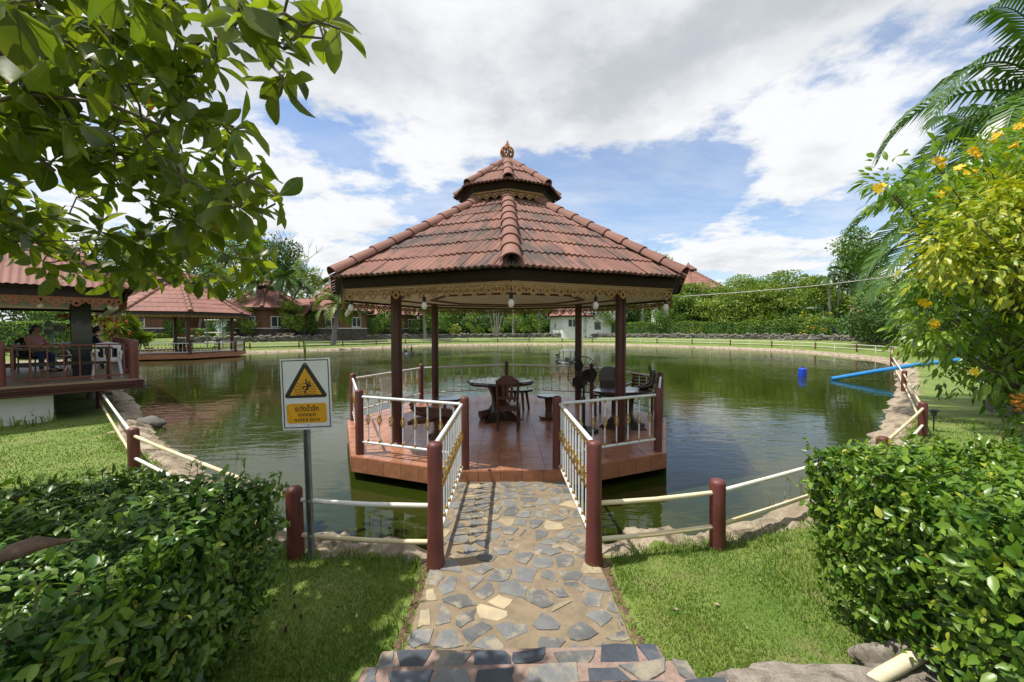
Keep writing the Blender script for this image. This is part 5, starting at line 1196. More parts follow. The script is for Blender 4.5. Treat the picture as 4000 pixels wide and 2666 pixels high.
def solar(label, u, d, zt, tilt):
    c = P(u, 760, d); s = thing('solar_lamp', label, 'solar panel', (c.x, c.y, .5)); MB().cyl((0, 0, 0), (0, 0, zt), .04, n=8).build('pole', 'galvanised', s); o = MB().box((0, 0, 0), (.8, .04, .75)).build('panel', 'solar', s, loc=(0, -.05, zt + .1)); o.rotation_euler = (radians(-40), 0, tilt)
    MB().box((0, -.03, 0), (.74, .01, .02)).build('grid_line', 'galvanised', o)
solar('small dark solar panel on a pole beside the thin palms', 1919, 41, 1.35, .2); solar('small solar panel on a pole beside the distant pavilion', 512, 34.5, 3.0, -.2)
c = P(505, 760, 38.5); s = thing('pipe_rack', 'open rack of pale pipes on the bank beside the distant pavilion', 'rack', (c.x, c.y, .2))
for x in (-1.2, 1.2): MB().cyl((x, 0, 0), (x, 0, 2.9), .07, n=8).build('upright', 'galvanised', s)
for z in (.7, 1.6, 2.8): MB().cyl((-1.4, 0, z), (1.5, 0, z), .06, n=8).build('crossbar', 'white_pipe', s)
def bench(label, u, d, z, rz):
    c = P(u, 760, d); s = thing('stone_bench', label, 'bench', (c.x, c.y, z), rz); MB().box((0, 0, .46), (2.1, .5, .09)).build('seat', 'sandstone', s, bevel=.02)
    for x in (-.75, .75): MB().prism([(x - .1, -.2), (x + .1, -.2), (x + .1, .2), (x - .1, .2)], 0, .42, top=[(x - .16, -.2), (x + .16, -.2), (x + .16, .2), (x - .16, .2)]).build('leg', 'sandstone', s)
bench('pale stone bench on the terrace beside the low hedge', 656, 48.5, 1.18, .1); bench('pale stone bench under the leaning coconut palm', 968, 66, 1.2, -.1)
"""
lawn stake lamps by the right bank
"""
def stake(label, u, v, h=.32):
    c = G(u, v, .0); s = thing('garden_lamp', label, 'garden lamp', c, group='solar stake lamps on the lawn'); MB().cyl((0, 0, -.05), (0, 0, h), .012, n=6).build('stake', 'black_plastic', s); MB().lathe([(.03, h - .02), (.055, h + .06), (.05, h + .075)], 12).build('lantern', 'glass', s); MB().lathe([(.075, h + .075), (.075, h + .09), (.03, h + .11)], 12).build('cap', 'black_plastic', s)
for u, v in ((2157, 921), (2173, 868), (2145, 992), (2135, 832)): stake('small black stake lamp on the lawn behind the fence', u, v)
# the terrace line above the far retaining wall, and how deep it lies behind a given picture column
i0 = min(range(NS), key=lambda i: (SH[i][0] - 15.5) ** 2 + (SH[i][1] - 15.2) ** 2); pre = []; i = i0
while i % NS != seq[0] and len(pre) < 400: pre.append(i % NS); i += sgn
hp_ = [(SH + OUT * 8.6)[i] for i in (pre + seq)]
_hu = np.array([1176 + 915 * p_[0] / p_[1] - 20 for p_ in hp_]); _hy = np.array([p_[1] for p_ in hp_])
def terr(u, d, back):
    if u < 300 or u > 2030: return d
    k = np.abs(_hu - u) < 30
    return max(d, (_hy[k].max() if k.any() else 0) + back)
# ------------------------------------------------------------------ planting helpers
def in_poly(u, v, poly):
    c = np.zeros(len(u), bool); n = len(poly)
    for i in range(n):
        (x0, y0), (x1, y1) = poly[i], poly[(i + 1) % n]
        if y0 == y1: continue
        t = ((y0 > v) != (y1 > v)) & (u < (x1 - x0) * (v - y0) / (y1 - y0) + x0); c ^= t
    return c
def to_px(p):
    c = (np.asarray(p) - np.array([0, 0, CZ])) @ CR.T; d = np.where(c[:, 1] > .05, c[:, 1], 1e9)
    return (2000 + F_PX * c[:, 0] / d) / 1.7, (1333 - F_PX * c[:, 2] / d) / 1.7, c[:, 1]
def rays(u, v, y):
    q = np.column_stack([(u * 1.7 - 2000) / F_PX, np.ones(len(u)), (1333 - v * 1.7) / F_PX]) @ CR
    return q * (y / q[:, 1])[:, None] + np.array([0, 0, CZ])
def clump_leaves(centres, rad, per, flat=1.0, up_bias=.5):
    """leaf positions, axes and normals in puffs round each centre"""
    k = len(centres); n = k * per; c = np.repeat(centres, per, 0); r = np.repeat(np.broadcast_to(rad, k), per)
    d = rdir(n); q = rng.random(n) ** .45; pos = c + d * (r * q)[:, None] * np.array([1, 1, flat])
    ax = unit(d + rdir(n) * .8 + np.array([0, 0, -.15])); nr = unit(rdir(n) * .7 + np.array([0, 0, up_bias]) + d * .4)
    return pos, ax, nr
def ell_centres(n, c, r, shell=.55, zmin=-1.0):
    out = []
    while len(out) < n:
        d = rdir(1)[0]; q = shell + (1 - shell) * rng.random() ** .5
        if d[2] < zmin: continue
        out.append(np.asarray(c) + d * q * np.asarray(r))
    return np.array(out)
def crown_of(name, parent, centres, rad, per, size, mats, flat=1.0, aspect=.5, off=(0, 0, 0), kind=None):
    pos, ax, nr = clump_leaves(centres, rad, per, flat); n = len(pos)
    ln = size * rng.uniform(.7, 1.3, n); rnd = np.clip(np.repeat(rng.random(len(centres)), per) * .45 + rng.random(n) * .55, 0, 1)
    o = obj(name, leaf_mesh(name, pos - np.asarray(off), ax, nr, ln, ln * aspect, mats, rnd), parent)
    return o
def trunk_to(parent, base, centres, r0, mats, off, frac=.45, limbs=7, lean=(0, 0), name='trunk'):
    c = centres.mean(0); fork = np.asarray(base) + (c - np.asarray(base)) * frac; m = MB(); b = np.asarray(base)
    pts = [b + (fork - b) * t + np.array([sin(t * 5) * r0 * .8, cos(t * 4) * r0 * .6, 0]) for t in (0, .3, .6, 1)]
    m.tube([Vector(p - np.asarray(off)) for p in pts], [r0 * 1.25, r0, r0 * .85, r0 * .7], 9)
    for i in rng.choice(len(centres), min(limbs, len(centres)), replace=False):
        e = centres[i]; mid = (fork + e) / 2 + rng.normal(size=3) * .1 * np.linalg.norm(e - fork)
        m.tube([Vector(p - np.asarray(off)) for p in (pts[-1], mid, e)], [r0 * .5, r0 * .3, r0 * .1], 6)
    m.build(name, mats, parent, smooth=60)
def vscale(d): return d / 915.0
def bg_tree(label, u, vtop, vbot, hw, d, mats, nc=34, per=70, size=.32, flat=.8, bark='bark', zg=1.2, name='tree', r0=None, shell=.5, group=None):
    d = terr(u, d, 3.0); c = P(u, (vtop + vbot) / 2, d); k = vscale(d); R3 = (hw * k, hw * k * .9, (vbot - vtop) / 2 * k)
    t_ = thing(name, label, 'tree', (c.x, c.y, zg), group=group)
    cs = ell_centres(nc, c, R3, shell); rad = (R3[0] * R3[1] * R3[2]) ** (1 / 3) * .40 + .12; per = int(per * 1.5); size = size * 1.25
    crown_of('crown', t_, cs, rad * rng.uniform(.7, 1.2, len(cs)), per, size, mats, flat, off=t_.location)
    trunk_to(t_, (c.x, c.y, zg - .2), cs, r0 or max(.10, R3[0] * .055), bark, t_.location); return t_
def bg_shrub(label, u, v0, v1, hw, d, mats, nc=16, per=60, size=.2, flat=.9, zg=1.2, cat='shrub', group=None, flower=None, name='shrub'):
    d = terr(u, min(d, 46) if u > 1430 else d, -.75); k = vscale(d); c = P(u, (v0 + v1) / 2, d); t_ = thing(name, label, cat, (c.x, c.y, zg), group=group)
    top = P(u, v0, d).z; R3 = (hw * k, hw * k * .8, max(.3, (top - zg) / 2)); c = Vector((c.x, c.y, zg + R3[2]))
    cs = ell_centres(nc, c, R3, .55, -.7); rad = min(R3) * .36 + .1
    crown_of('foliage', t_, cs, rad, per, size, mats, flat, off=t_.location); trunk_to(t_, (c.x, c.y, zg - .1), cs, max(.04, R3[0] * .04), 'bark', t_.location, .3, 5, name='stem')
    if flower:
        for q in cs[rng.choice(len(cs), min(len(cs), flower[1]), replace=False)]:
            e = unit(np.asarray(q) - np.array(c)) * rad * .9 + q; MB().ico((0, 0, 0), flower[2], 1, .3, seed=int(e[0] * 100) % 97).build('blossom', flower[0], t_, loc=Vector(e) - t_.location)
    return t_
def frond_arrays(base, d0, L_, nl, leaf_len, w, droop, twist=0.0, vee=.5, hang=.35):
    """one pinnate frond: rachis points and leaflet triangles strips"""
    d0 = Vector(d0).normalized(); pts = []; p = Vector(base); d = d0.copy(); K = 14
    for i in range(K + 1):
        pts.append(p.copy()); d = (d + Vector((0, 0, -droop / K * (0.4 + 1.6 * i / K)))).normalized(); p = p + d * (L_ / K)
    V, Fq, rn = [], [], []
    for i in range(nl):
        u = .10 + .90 * i / (nl - 1); f = u * K; a = min(int(f), K - 1); q = pts[a].lerp(pts[a + 1], f - a); t = (pts[a + 1] - pts[a]).normalized()
        side = t.cross(Vector((0, 0, 1)))
        side = side.normalized() if side.length > 1e-3 else Vector((1, 0, 0)); up_ = side.cross(t)
        ll = leaf_len * (sin(pi * min(1, .12 + .86 * u)) ** .6) * random.uniform(.85, 1.1)
        for s in (-1, 1):
            dr = (side * s * 1.0 + t * (.45 + .6 * u) + up_ * vee).normalized(); m1 = q + dr * ll * .5; e = q + dr * ll + Vector((0, 0, -hang * ll)); wv = t * w * .5
            o = len(V); V += [q - wv * .5, q + wv * .5, m1 + wv + Vector((0, 0, -hang * ll * .12)), m1 - wv + Vector((0, 0, -hang * ll * .12)), e]; r = random.random()
            Fq += [(o, o + 1, o + 2), (o, o + 2, o + 3), (o + 3, o + 2, o + 4)]; rn += [r] * 3
    return pts, V, Fq, rn
def palm(label, base, top, nf, L_, nl, leaf_len, w, mats, droop=1.3, r0=.14, up0=.9, bark='pale_bark', name='palm_tree', dead=0, dirs=None, hang=.35, elev=None, group=None):
    base, top = Vector(base), Vector(top); t_ = thing(name, label, 'palm tree', base, group=group); m = MB(); mid = (base + top) / 2 + Vector(((top.x - base.x) * .18, 0, 0)) * -1
    n = 14; pts = []
    for i in range(n + 1): u = i / n; pts.append((base * (1 - u) ** 2 + mid * 2 * u * (1 - u) + top * u * u) - base)
    m.tube(pts, [r0 * (1.35 - .55 * i / n) * (1 + .05 * (i % 2)) for i in range(n + 1)], 9); m.build('trunk', bark, t_, smooth=60)
    for i in range(nf):
        a = 2 * pi * i / nf * 1.0 + random.uniform(-.25, .25) if dirs is None else dirs[i]; el = random.uniform(.0, 1.25) if elev is None else elev[i]
        d0 = (cos(a) * cos(el), sin(a) * cos(el), sin(el)); dd = i < dead
        if dd: d0 = (cos(a), sin(a), -.6)
        p_, V, Fq, rn = frond_arrays(top - base, d0, L_ * random.uniform(.85, 1.1), nl, leaf_len, w, droop * random.uniform(.8, 1.2) * (.6 if dd else 1), hang=hang)
        me = fast_mesh('frond', np.array([x[:] for x in V]), np.array(Fq), 'dry_frond' if dd else mats, rn); f_ = obj('frond', me, t_)
        MB().tube(p_, [max(.006, r0 * .16 * (1 - k / len(p_))) for k in range(len(p_))], 5).build('rachis', 'coconut_leaf' if not dd else 'dry_frond', f_)
    return t_

# ------------------------------------------------------------------ stone retaining wall round the far lawn
wl_pts = [(SH + OUT * 7.1)[i] for i in seq if SH[i][1] > 15]
wl_pts = [Vector((p_[0], p_[1], 0)) for p_ in wl_pts]
wl_pts = [Vector((*(SH + OUT * 7.1)[i], 0)) for i in pre] + wl_pts
wall = thing('retaining_wall', 'low rough stone retaining wall behind the far lawn', 'wall', wl_pts[0]); m = MB(); ms = MB(); W0 = wl_pts[0]; rr = random.Random(8); left = 0.0
for a, b_ in zip(wl_pts[:-1], wl_pts[1:]):
    l = (b_ - a).length; left += l
    while left > .30:
        left -= .30; q = b_ + (a - b_).normalized() * left if l > 1e-5 else b_
        fr_ = min(1, max(0, (q.y - 8) / 16)); zt = 1.22 * fr_ * fr_ * (3 - 2 * fr_) + .05; z = .42 * fr_
        while z < zt:
            r = rr.uniform(.13, .25); ms.ico((q.x - W0.x + rr.uniform(-.09, .09), q.y - W0.y + rr.uniform(-.09, .09), z + r * .5), r, 1, .10, (1.25, 1.1, .8), seed=rr.randrange(999)); z += r * 1.1
ms.build('stones', 'wall_stone', wall)['kind'] = 'stuff'
m = MB()
for a, b_ in zip(wl_pts[:-1:3], wl_pts[3::3]):
    d = (b_ - a).normalized(); n_ = Vector((d.y, -d.x, 0)); q = [a - W0, b_ - W0]; m.add([q[0] - up * .4, q[1] - up * .4, q[1] + up * 1.2, q[0] + up * 1.2], [(0, 1, 2, 3)])
m.build('core', 'wall_stone', wall)

# ------------------------------------------------------------------ clipped hedge on the terrace
def hedge_run(label, sel, h, wd, mats, per_m=520, size=.15, zg=1.2):
    pts = [p_ for p_ in hp_ if sel(p_)]
    if len(pts) < 2: return
    pts = np.array(pts); c0 = pts[0]; t_ = thing('clipped_hedge', label, 'hedge', (c0[0], c0[1], zg)); seg = np.linalg.norm(np.diff(pts, axis=0), axis=1); L_ = seg.sum(); n = int(L_ * per_m)
    s = rng.random(n) * L_; cum = np.concatenate([[0], np.cumsum(seg)]); i = np.clip(np.searchsorted(cum, s) - 1, 0, len(seg) - 1); q = pts[i] + (pts[i + 1] - pts[i]) * ((s - cum[i]) / np.maximum(seg[i], 1e-6))[:, None]
    td = unit(pts[i + 1] - pts[i]); nd = np.column_stack([-td[:, 1], td[:, 0]]); face = rng.random(n); lat = np.where(face < .38, rng.uniform(-1, 1, n), np.sign(rng.random(n) - .5)) * wd / 2; hh = h * (1 + .10 * vn(q[:, 0], q[:, 1], .45, 3) + .07 * vn(q[:, 0], q[:, 1], 1.7, 5)); lat = lat * (1 + .12 * vn(q[:, 0], q[:, 1], .9, 8)); z = np.where(face < .38, hh, rng.random(n) * hh)
    pos = np.column_stack([q + nd * lat[:, None], zg + z]) + rng.normal(size=(n, 3)) * .07; nr = unit(np.column_stack([nd * np.sign(lat)[:, None] * (face >= .38)[:, None], (face < .38) * 1.0]) + rdir(n) * .6); ax = unit(np.cross(nr, rdir(n)))
    o = obj('foliage', leaf_mesh('foliage', pos - np.array([c0[0], c0[1], zg]), ax, nr, size * rng.uniform(.7, 1.3, n), size * .6, mats), t_)
    m = MB()
    for a, b_ in zip(pts[:-1:2], pts[2::2]): m.bar((a[0] - c0[0], a[1] - c0[1], h / 2 - .05), (b_[0] - c0[0], b_[1] - c0[1], h / 2 - .05), wd * .80, h * .78)
    m.build('inner_growth', 'tree_dark', t_)
pu = lambda p_: 1176 + 915 * p_[0] / p_[1] - 20
hedge_run('long green clipped hedge on the terrace above the stone wall', lambda p_: 1435 < pu(p_) < 1990 and p_[1] > 20, 1.75, 1.1, 'clipped')
hedge_run('clipped green hedge before the white walled bungalow', lambda p_: 1275 < pu(p_) < 1425, 1.9, 1.1, 'clipped')
def block_hedge(label, u0, u1, v0, v1, d, mats='clipped', zg=1.15, n=1500, flower=0):
    d = terr((u0 + u1) / 2, d, .6 + (44 - 44) + max(0, d - 43.5)); a, b_ = P(u0, v0, d), P(u1, v0, d); w, h = b_.x - a.x, a.z - zg; dp = min(1.4, w); t_ = thing('clipped_hedge', label, 'hedge', ((a.x + b_.x) / 2, d, zg)); f = rng.integers(0, 4, n)
    x = rng.uniform(-w / 2, w / 2, n); y = rng.uniform(-dp / 2, dp / 2, n); z = rng.uniform(0, h, n); x = np.where(f == 2, -w / 2, np.where(f == 3, w / 2, x)); y = np.where(f == 1, -dp / 2, y); z = np.where(f == 0, h, z)
    nr = np.zeros((n, 3)); nr[f == 0, 2] = 1; nr[f == 1, 1] = -1; nr[f == 2, 0] = -1; nr[f == 3, 0] = 1; nr = unit(nr + rdir(n) * .5); pos = np.column_stack([x, y, z]) + rng.normal(size=(n, 3)) * .04
    obj('foliage', leaf_mesh('foliage', pos, unit(np.cross(nr, rdir(n))), nr, rng.uniform(.12, .22, n), .10, mats), t_); MB().box((0, 0, h / 2 - .03), (w * .95, dp * .92, h * .97)).build('inner_growth', 'tree_dark', t_)
    for i in range(flower): MB().ico((0, 0, 0), .09, 1, .3, seed=i).build('blossom', 'red_flower', t_, loc=(random.uniform(-w / 2, w / 2), -dp / 2, random.uniform(.1, h)))
for lab, u0, u1, v0, v1, d, fl in (('tall square clipped hedge seen under the distant pavilion roof', 374, 412, 739, 777, 44, 0), ('narrow tall clipped hedge behind the distant pavilion columns', 318, 338, 737, 770, 46, 0),
        ('tall square clipped hedge beside the stone bench', 649, 677, 742, 768, 50, 0), ('low clipped hedge with red flowers before the distant pavilion wall', 306, 374, 769, 783, 41.5, 8), ('low dark hedge with red flowers behind the pipe rack', 411, 486, 757, 780, 43, 12),
        ('low round edged hedge on the terrace by the pale tree trunks', 546, 592, 766, 781, 45, 5), ('square low hedge beside the stone bench', 607, 641, 760, 779, 45.5, 0), ('long low dark hedge with red blossoms before the coconut palm', 664, 776, 758, 779, 45, 10),
        ('clipped green hedge behind the restaurant counter', 20, 165, 742, 775, 27, 0), ('tall clipped hedge block behind the restaurant beams', 92, 160, 718, 745, 30, 0)):
    block_hedge(lab, u0, u1, v0, v1, d, flower=fl, zg=.6 if d < 40 else 1.15, n=2600 if d < 40 else 1300)

# ------------------------------------------------------------------ trees and shrubs behind the pond
T = bg_tree
T('dense dark tree rising behind the restaurant roof', 268, 545, 690, 75, 52, 'tree_dark', 40, 80)
T('broad dark green tree behind the distant pavilion', 400, 520, 690, 100, 66, 'tree_dark', 44, 80, .4)
T('tall leafy tree with pale trunks between two bungalows', 545, 548, 700, 60, 62, 'tree_mid', 36, 80, .35, bark='pale_bark')
T('dense dark tree above the bungalow annex', 632, 562, 668, 62, 60, 'tree_dark', 40, 90, .35)
T('thin bright green tree beside the utility pole', 703, 592, 715, 22, 56, 'tree_lime', 24, 55, .26, bark='pale_bark', r0=.12)
T('pale trunked tree with sparse leaves before the bungalow', 573, 672, 735, 40, 44, 'tree_light', 26, 50, .24, bark='pale_bark', r0=.14)
T('slender tree with light leaves beside the annex', 742, 690, 752, 30, 48, 'tree_light', 24, 50, .22, bark='pale_bark', r0=.12)
for i, (u, vt, hw, d, mt, lab) in enumerate(((860, 668, 55, 88, 'tree_dark', 'dark tree beyond the bungalow between pavilion columns'), (985, 672, 60, 84, 'tree_mid', 'leafy tree behind the leaning coconut palm'), (1090, 668, 60, 88, 'tree_dark', 'dark tree behind the cluster of pale trunks'),
        (1195, 672, 60, 90, 'tree_mid', 'leafy tree behind the round garden shrubs'), (1300, 662, 55, 94, 'tree_dark', 'dark tree rising behind the white walled bungalow'), (1405, 668, 60, 88, 'tree_dark', 'dark tree behind the white annex'), (1490, 655, 50, 80, 'tree_mid', 'leafy tree between the annex and the two storey house'), (140, 600, 120, 70, 'tree_dark', 'wide dark tree behind the restaurant'))):
    T(lab, u, vt, 772, hw, d, mt, 52, 100, .5, shell=.25)
for u, d, mt, lab in ((905, 92, 'tree_dark', 'deep green tree filling the gap beside the far bungalow'), (1035, 94, 'tree_dark', 'deep green tree far behind the lime crown shrub'), (1145, 96, 'tree_mid', 'broad tree far behind the cluster of thin trunks'), (1245, 98, 'tree_dark', 'deep green tree far behind the coconut trunks'), (1350, 96, 'tree_dark', 'deep green tree far behind the white annex roof'), (1450, 92, 'tree_dark', 'deep green tree far behind the second coconut palm'), (820, 94, 'tree_dark', 'deep green tree far behind the coconut fronds')): T(lab, u, 682, 775, 62, d, mt, 52, 100, .55, shell=.25)
T('feathery tree whose top shows over the pavilion roof corner', 1508, 572, 700, 32, 60, 'tree_light', 26, 60, .3, .5)
T('layered light green tree beside the two storey house', 1592, 650, 752, 62, 43, 'tree_light', 46, 95, .26, .32, shell=.3)
T('wide layered tree with fine yellow green leaves', 1702, 636, 750, 100, 45, 'tree_light', 64, 105, .26, .30, shell=.3)
T('tall layered tree with feathery crown before the thin palms', 1822, 618, 748, 82, 47, 'tree_light', 60, 105, .27, .32, shell=.3)
T('round crowned dark tree behind the big palm', 1972, 528, 690, 46, 46, 'tree_mid', 40, 90, .28)
T('yellow green tree beneath the big palm fronds', 2010, 640, 745, 70, 40, 'tree_lime', 40, 80, .25)
T('dark leafy tree filling the gap behind the solar lamp', 1870, 690, 765, 75, 44, 'tree_dark', 36, 80, .24)
T('dark bushy tree behind the flowering frangipani', 2050, 690, 775, 95, 34, 'tree_dark', 40, 90, .22, zg=.8)
T('dark tree behind the golden shrub', 2260, 560, 800, 140, 24, 'tree_dark', 50, 110, .2, zg=.4)
S = bg_shrub
for a in (('round yellow tipped shrub on the hedge line below the layered tree', 1612, 738, 776, 30, 50, 'clipped_gold'), ('golden shrub before the long hedge beside the street lamp', 1690, 738, 777, 36, 48, 'clipped_gold'), ('loose light green shrub in front of the long hedge', 1768, 722, 777, 42, 46, 'tree_light'),
          ('green shrub with red blossoms below the solar lamp', 1905, 752, 782, 42, 41, 'clipped', 20, 70, .2, .9, .9, 'shrub', None, ('red_flower', 14, .09)), ('bushy shrub on the wall top beside the frangipani', 1965, 730, 785, 40, 38, 'tree_mid', 22, 70, .2, .9, .8),
          ('tall bright shrub behind the maroon column', 1375, 708, 772, 34, 56, 'tree_mid', 24, 70, .24), ('big green bush to the side of the maroon column', 1520, 705, 774, 40, 51, 'tree_mid', 26, 80, .24), ('small lime bush at the hedge foot under the pavilion', 1417, 742, 771, 12, 54, 'tree_lime'),
          ('small lime bush near the far column', 1476, 742, 772, 11, 54, 'tree_lime'), ('dark glossy bush with orange flowers near the stone wall', 1222, 735, 775, 28, 60, 'clipped', 18, 70, .22, .9, 1.2, 'shrub', None, ('orange_berry', 8, .1)), ('loose green bush beside the coconut trunk', 1182, 722, 773, 22, 61, 'tree_light'),
          ('small lime clump on the lawn by the pale trunks', 1102, 755, 774, 10, 62, 'tree_lime'), ('round yellow green bush in the far garden', 1045, 745, 774, 13, 62, 'clipped_gold'), ('wide bush beside the far column', 1008, 728, 773, 24, 61, 'tree_mid'), ('lime crown shrub in the far garden', 1085, 705, 748, 15, 66, 'tree_lime'),
          ('dark bush under the bungalow eaves', 940, 735, 775, 22, 63, 'tree_mid'), ('leafy bush between two bungalows', 840, 730, 778, 24, 52, 'tree_mid'), ('broad bush under the coconut fronds', 700, 700, 772, 30, 49, 'tree_mid'), ('bright bush beside the long low hedge', 902, 725, 775, 26, 56, 'tree_light'),
          ('dark frangipani bush with white flowers in the far garden', 1060, 690, 745, 30, 72, 'tree_dark', 22, 70, .3, .9, 1.2, 'shrub', None, ('white_plastic', 14, .12))): S(*a)
# frangipani with bare pale limbs and pink blossoms
c = P(1992, 760, 38); t_ = thing('frangipani', 'bare branched pale frangipani with pink blossoms above the wall', 'tree', (c.x, c.y, .8)); m = MB(); tips = []
for i in range(16):
    a = i * 2.4; e = Vector((cos(a) * random.uniform(.8, 2.0), sin(a) * random.uniform(.4, 1.2), random.uniform(1.8, 3.9))); mid = e * .5 + Vector((random.uniform(-.3, .3), 0, -.2)); m.tube([(0, 0, 0), mid * .6, mid, e], [.09, .06, .045, .025], 6); tips.append(e)
    for k in range(3): f_ = e + Vector((random.uniform(-.5, .5), random.uniform(-.3, .3), random.uniform(.1, .6))); m.tube([mid, (mid + f_) / 2, f_], [.035, .025, .014], 5); tips.append(f_)
m.build('branches', 'pale_bark', t_, smooth=60)
for e in tips[::4]: MB().ico((0, 0, 0), .10, 1, .3).build('blossom', 'red_flower', t_, loc=e)
bt = thing('bare_tree', 'leafless thin tree standing beside the utility pole', 'tree', P(716, 765, 60)); m = MB(); rr = random.Random(4)
def twigs(p_, d, l, r, k):
    q = p_ + d * l; m.tube([p_, (p_ + q) / 2 + Vector((rr.uniform(-.1, .1), 0, 0)), q], [r, r * .8, r * .6], 5)
    if k: [twigs(q, (d + Vector((rr.uniform(-.8, .8), rr.uniform(-.5, .5), rr.uniform(-.1, .4)))).normalized(), l * .72, r * .6, k - 1) for _ in range(3)]
twigs(Vector((0, 0, 0)), Vector((.05, 0, 1)), 5.5, .16, 4); m.build('branches', 'bark', bt)
# coconut and other palms
def cp(lab, ub, vb, ut, vt, d, nf=15, L_=3.6, r0=.16, mats='coconut_leaf', droop=1.7, ll=.95, w=.14, zb=None, nl=32, **k):
    d = d if (zb or 0) < .7 else terr(ub, d, 1.4); b_ = P(ub, vb, d); t = P(ut, vt, d); b_.z = zb if zb is not None else .9
    palm(lab, b_, t, nf, L_, nl, ll, w, mats, droop, r0, **k)
cp('leaning coconut palm with drooping yellow green fronds on the bank', 765, 785, 780, 700, 44, 19, 3.6, .2, droop=2.6, zb=.4)
cp('coconut palm at the far bank seen beside the far column', 977, 775, 972, 706, 61, 15, 4.2, .2, zb=.6)
cp('coconut palm behind the round slab table', 1240, 775, 1236, 690, 62, 15, 4.4, .18, zb=.9); cp('coconut palm standing just behind the maroon column', 1477, 775, 1478, 682, 54, 15, 4.2, .19, zb=.9)
cp('coconut palm with fronds hanging below the pavilion eave', 1180, 770, 1182, 680, 66, 13, 4.4, .18, zb=1.0); cp('coconut palm fronds beside the bungalow with white walls', 1345, 772, 1348, 678, 66, 13, 4.4, .18, zb=1.0); cp('coconut palm behind the leaning fan', 1395, 772, 1392, 676, 68, 13, 4.2, .18, zb=1.0)
cp('tall slim palm with dark feathery crown leaning over the annex', 612, 760, 655, 642, 46, 16, 2.9, .14, 'palm_leaf', 2.2, .8, .12, zb=1.1)
cp('slim dark palm beside the leaning palm', 640, 760, 690, 660, 50, 14, 2.8, .13, 'palm_leaf', 2.2, .8, .08, zb=1.1); cp('slim palm in front of the tiled bungalow roof', 596, 760, 588, 655, 49, 14, 2.6, .13, 'palm_leaf', 2.0, .7, .08, zb=1.1)
cp('dark palm rising behind the distant pavilion roof', 330, 740, 322, 632, 44, 16, 3.0, .14, 'palm_leaf', 2.0, .8, .09, zb=1.1); cp('dark feathery palm behind the distant pavilion finial', 455, 740, 480, 640, 46, 16, 3.2, .14, 'palm_leaf', 2.0, .8, .09, zb=1.1); cp('feathery palm at the pale bungalow corner', 838, 765, 745, 655, 60, 14, 3.0, .13, 'palm_leaf', 2.0, .8, .09, zb=1.1)
cp('thin grey trunked palm with small crown beside the street lamp', 1910, 752, 1903, 640, 41, 12, 1.7, .10, 'palm_leaf', 2.4, .5, .06, zb=.9); cp('thinner grey palm leaning toward the layered tree', 1921, 752, 1932, 622, 42, 12, 1.7, .09, 'palm_leaf', 1.6, .5, .06, zb=.9); cp('small young palm with drooping yellow fronds among layered trees', 1660, 758, 1661, 692, 41, 11, 1.7, .09, 'coconut_leaf', 2.2, .5, .06, zb=1.0)
c = P(1140, 765, 63); t_ = thing('palm_cluster', 'cluster of thin pale trunks fanning out in the far garden', 'palm tree', (c.x, c.y, 1.0))
for i, x in enumerate((-1.3, -.5, .1, .6, 1.2)):
    tp = Vector((x * 1.9, 0, 6.0 + i % 2)); MB().tube([(x * .25, 0, 0), tp * .5 - Vector((x * .25, 0, 0)), tp], [.10, .08, .06], 7).build('trunk', 'pale_bark', t_, smooth=50)
    for k in range(6):
        a = k * 1.05 + i; p_, V, Fq, rn = frond_arrays(tp, (cos(a), sin(a), .6), 2.2, 24, .5, .06, 2.0); obj('frond', fast_mesh('frond', np.array([q[:] for q in V]), np.array(Fq), 'palm_leaf', rn), t_)
def spiky(lab, u, v, d, zg, n, L_, mats, stalk=.0):
    c = P(u, v, d); t_ = thing('spiky_shrub', lab, 'shrub', (c.x, c.y, zg)); hc = c.z - zg; cs = np.array([(0, 0, hc)] + [(random.uniform(-1, 1) * L_, random.uniform(-.7, .7) * L_, hc * random.uniform(.45, .9)) for _ in range(7)]); m = MB()
    for q in cs: m.tube([(q[0] * .2, q[1] * .2, 0), Vector(q)], .03, 5)
    m.build('stem', 'pale_bark', t_); k = n // len(cs); cc_ = np.repeat(cs, k, 0); d_ = rdir(len(cc_)); d_[:, 2] = d_[:, 2] * .6 + .25; d_ = unit(d_)
    obj('foliage', leaf_mesh('foliage', cc_, d_, unit(rdir(len(cc_)) * .3 + np.array([0, 0, 1])), L_ * rng.uniform(.6, 1, len(cc_)), .06 * L_ + .02, mats, droop=.3), t_)
for i, (u, vt, vb, hw, d, mt, lab) in enumerate(((1645, 648, 750, 55, 62, 'tree_mid', 'light feathery tree between two layered trees'), (1760, 628, 745, 70, 60, 'tree_dark', 'mid green tree behind the wide layered tree'), (1880, 650, 750, 60, 56, 'tree_mid', 'green tree behind the thin grey palms'),
        (1560, 680, 765, 45, 62, 'tree_dark', 'dark tree at the foot of the two storey house'), (1690, 690, 768, 80, 60, 'tree_dark', 'dark shaded tree under the layered crowns'), (1800, 690, 768, 70, 55, 'tree_dark', 'dark thicket tree behind the light green shrub'), (1260, 705, 765, 40, 76, 'tree_mid', 'green tree before the white walled bungalow'), (1150, 700, 765, 45, 78, 'tree_dark', 'dark tree behind the fanning pale trunks'), (1035, 700, 768, 40, 74, 'tree_mid', 'green tree behind the wide far bush'), (1440, 700, 768, 40, 70, 'tree_dark', 'dark tree behind the maroon column'), (945, 705, 768, 35, 72, 'tree_dark', 'dark tree beside the leaning coconut palm'))): T(lab, u, vt, vb, hw, d, mt, 40, 80, .30, .5, shell=.3)
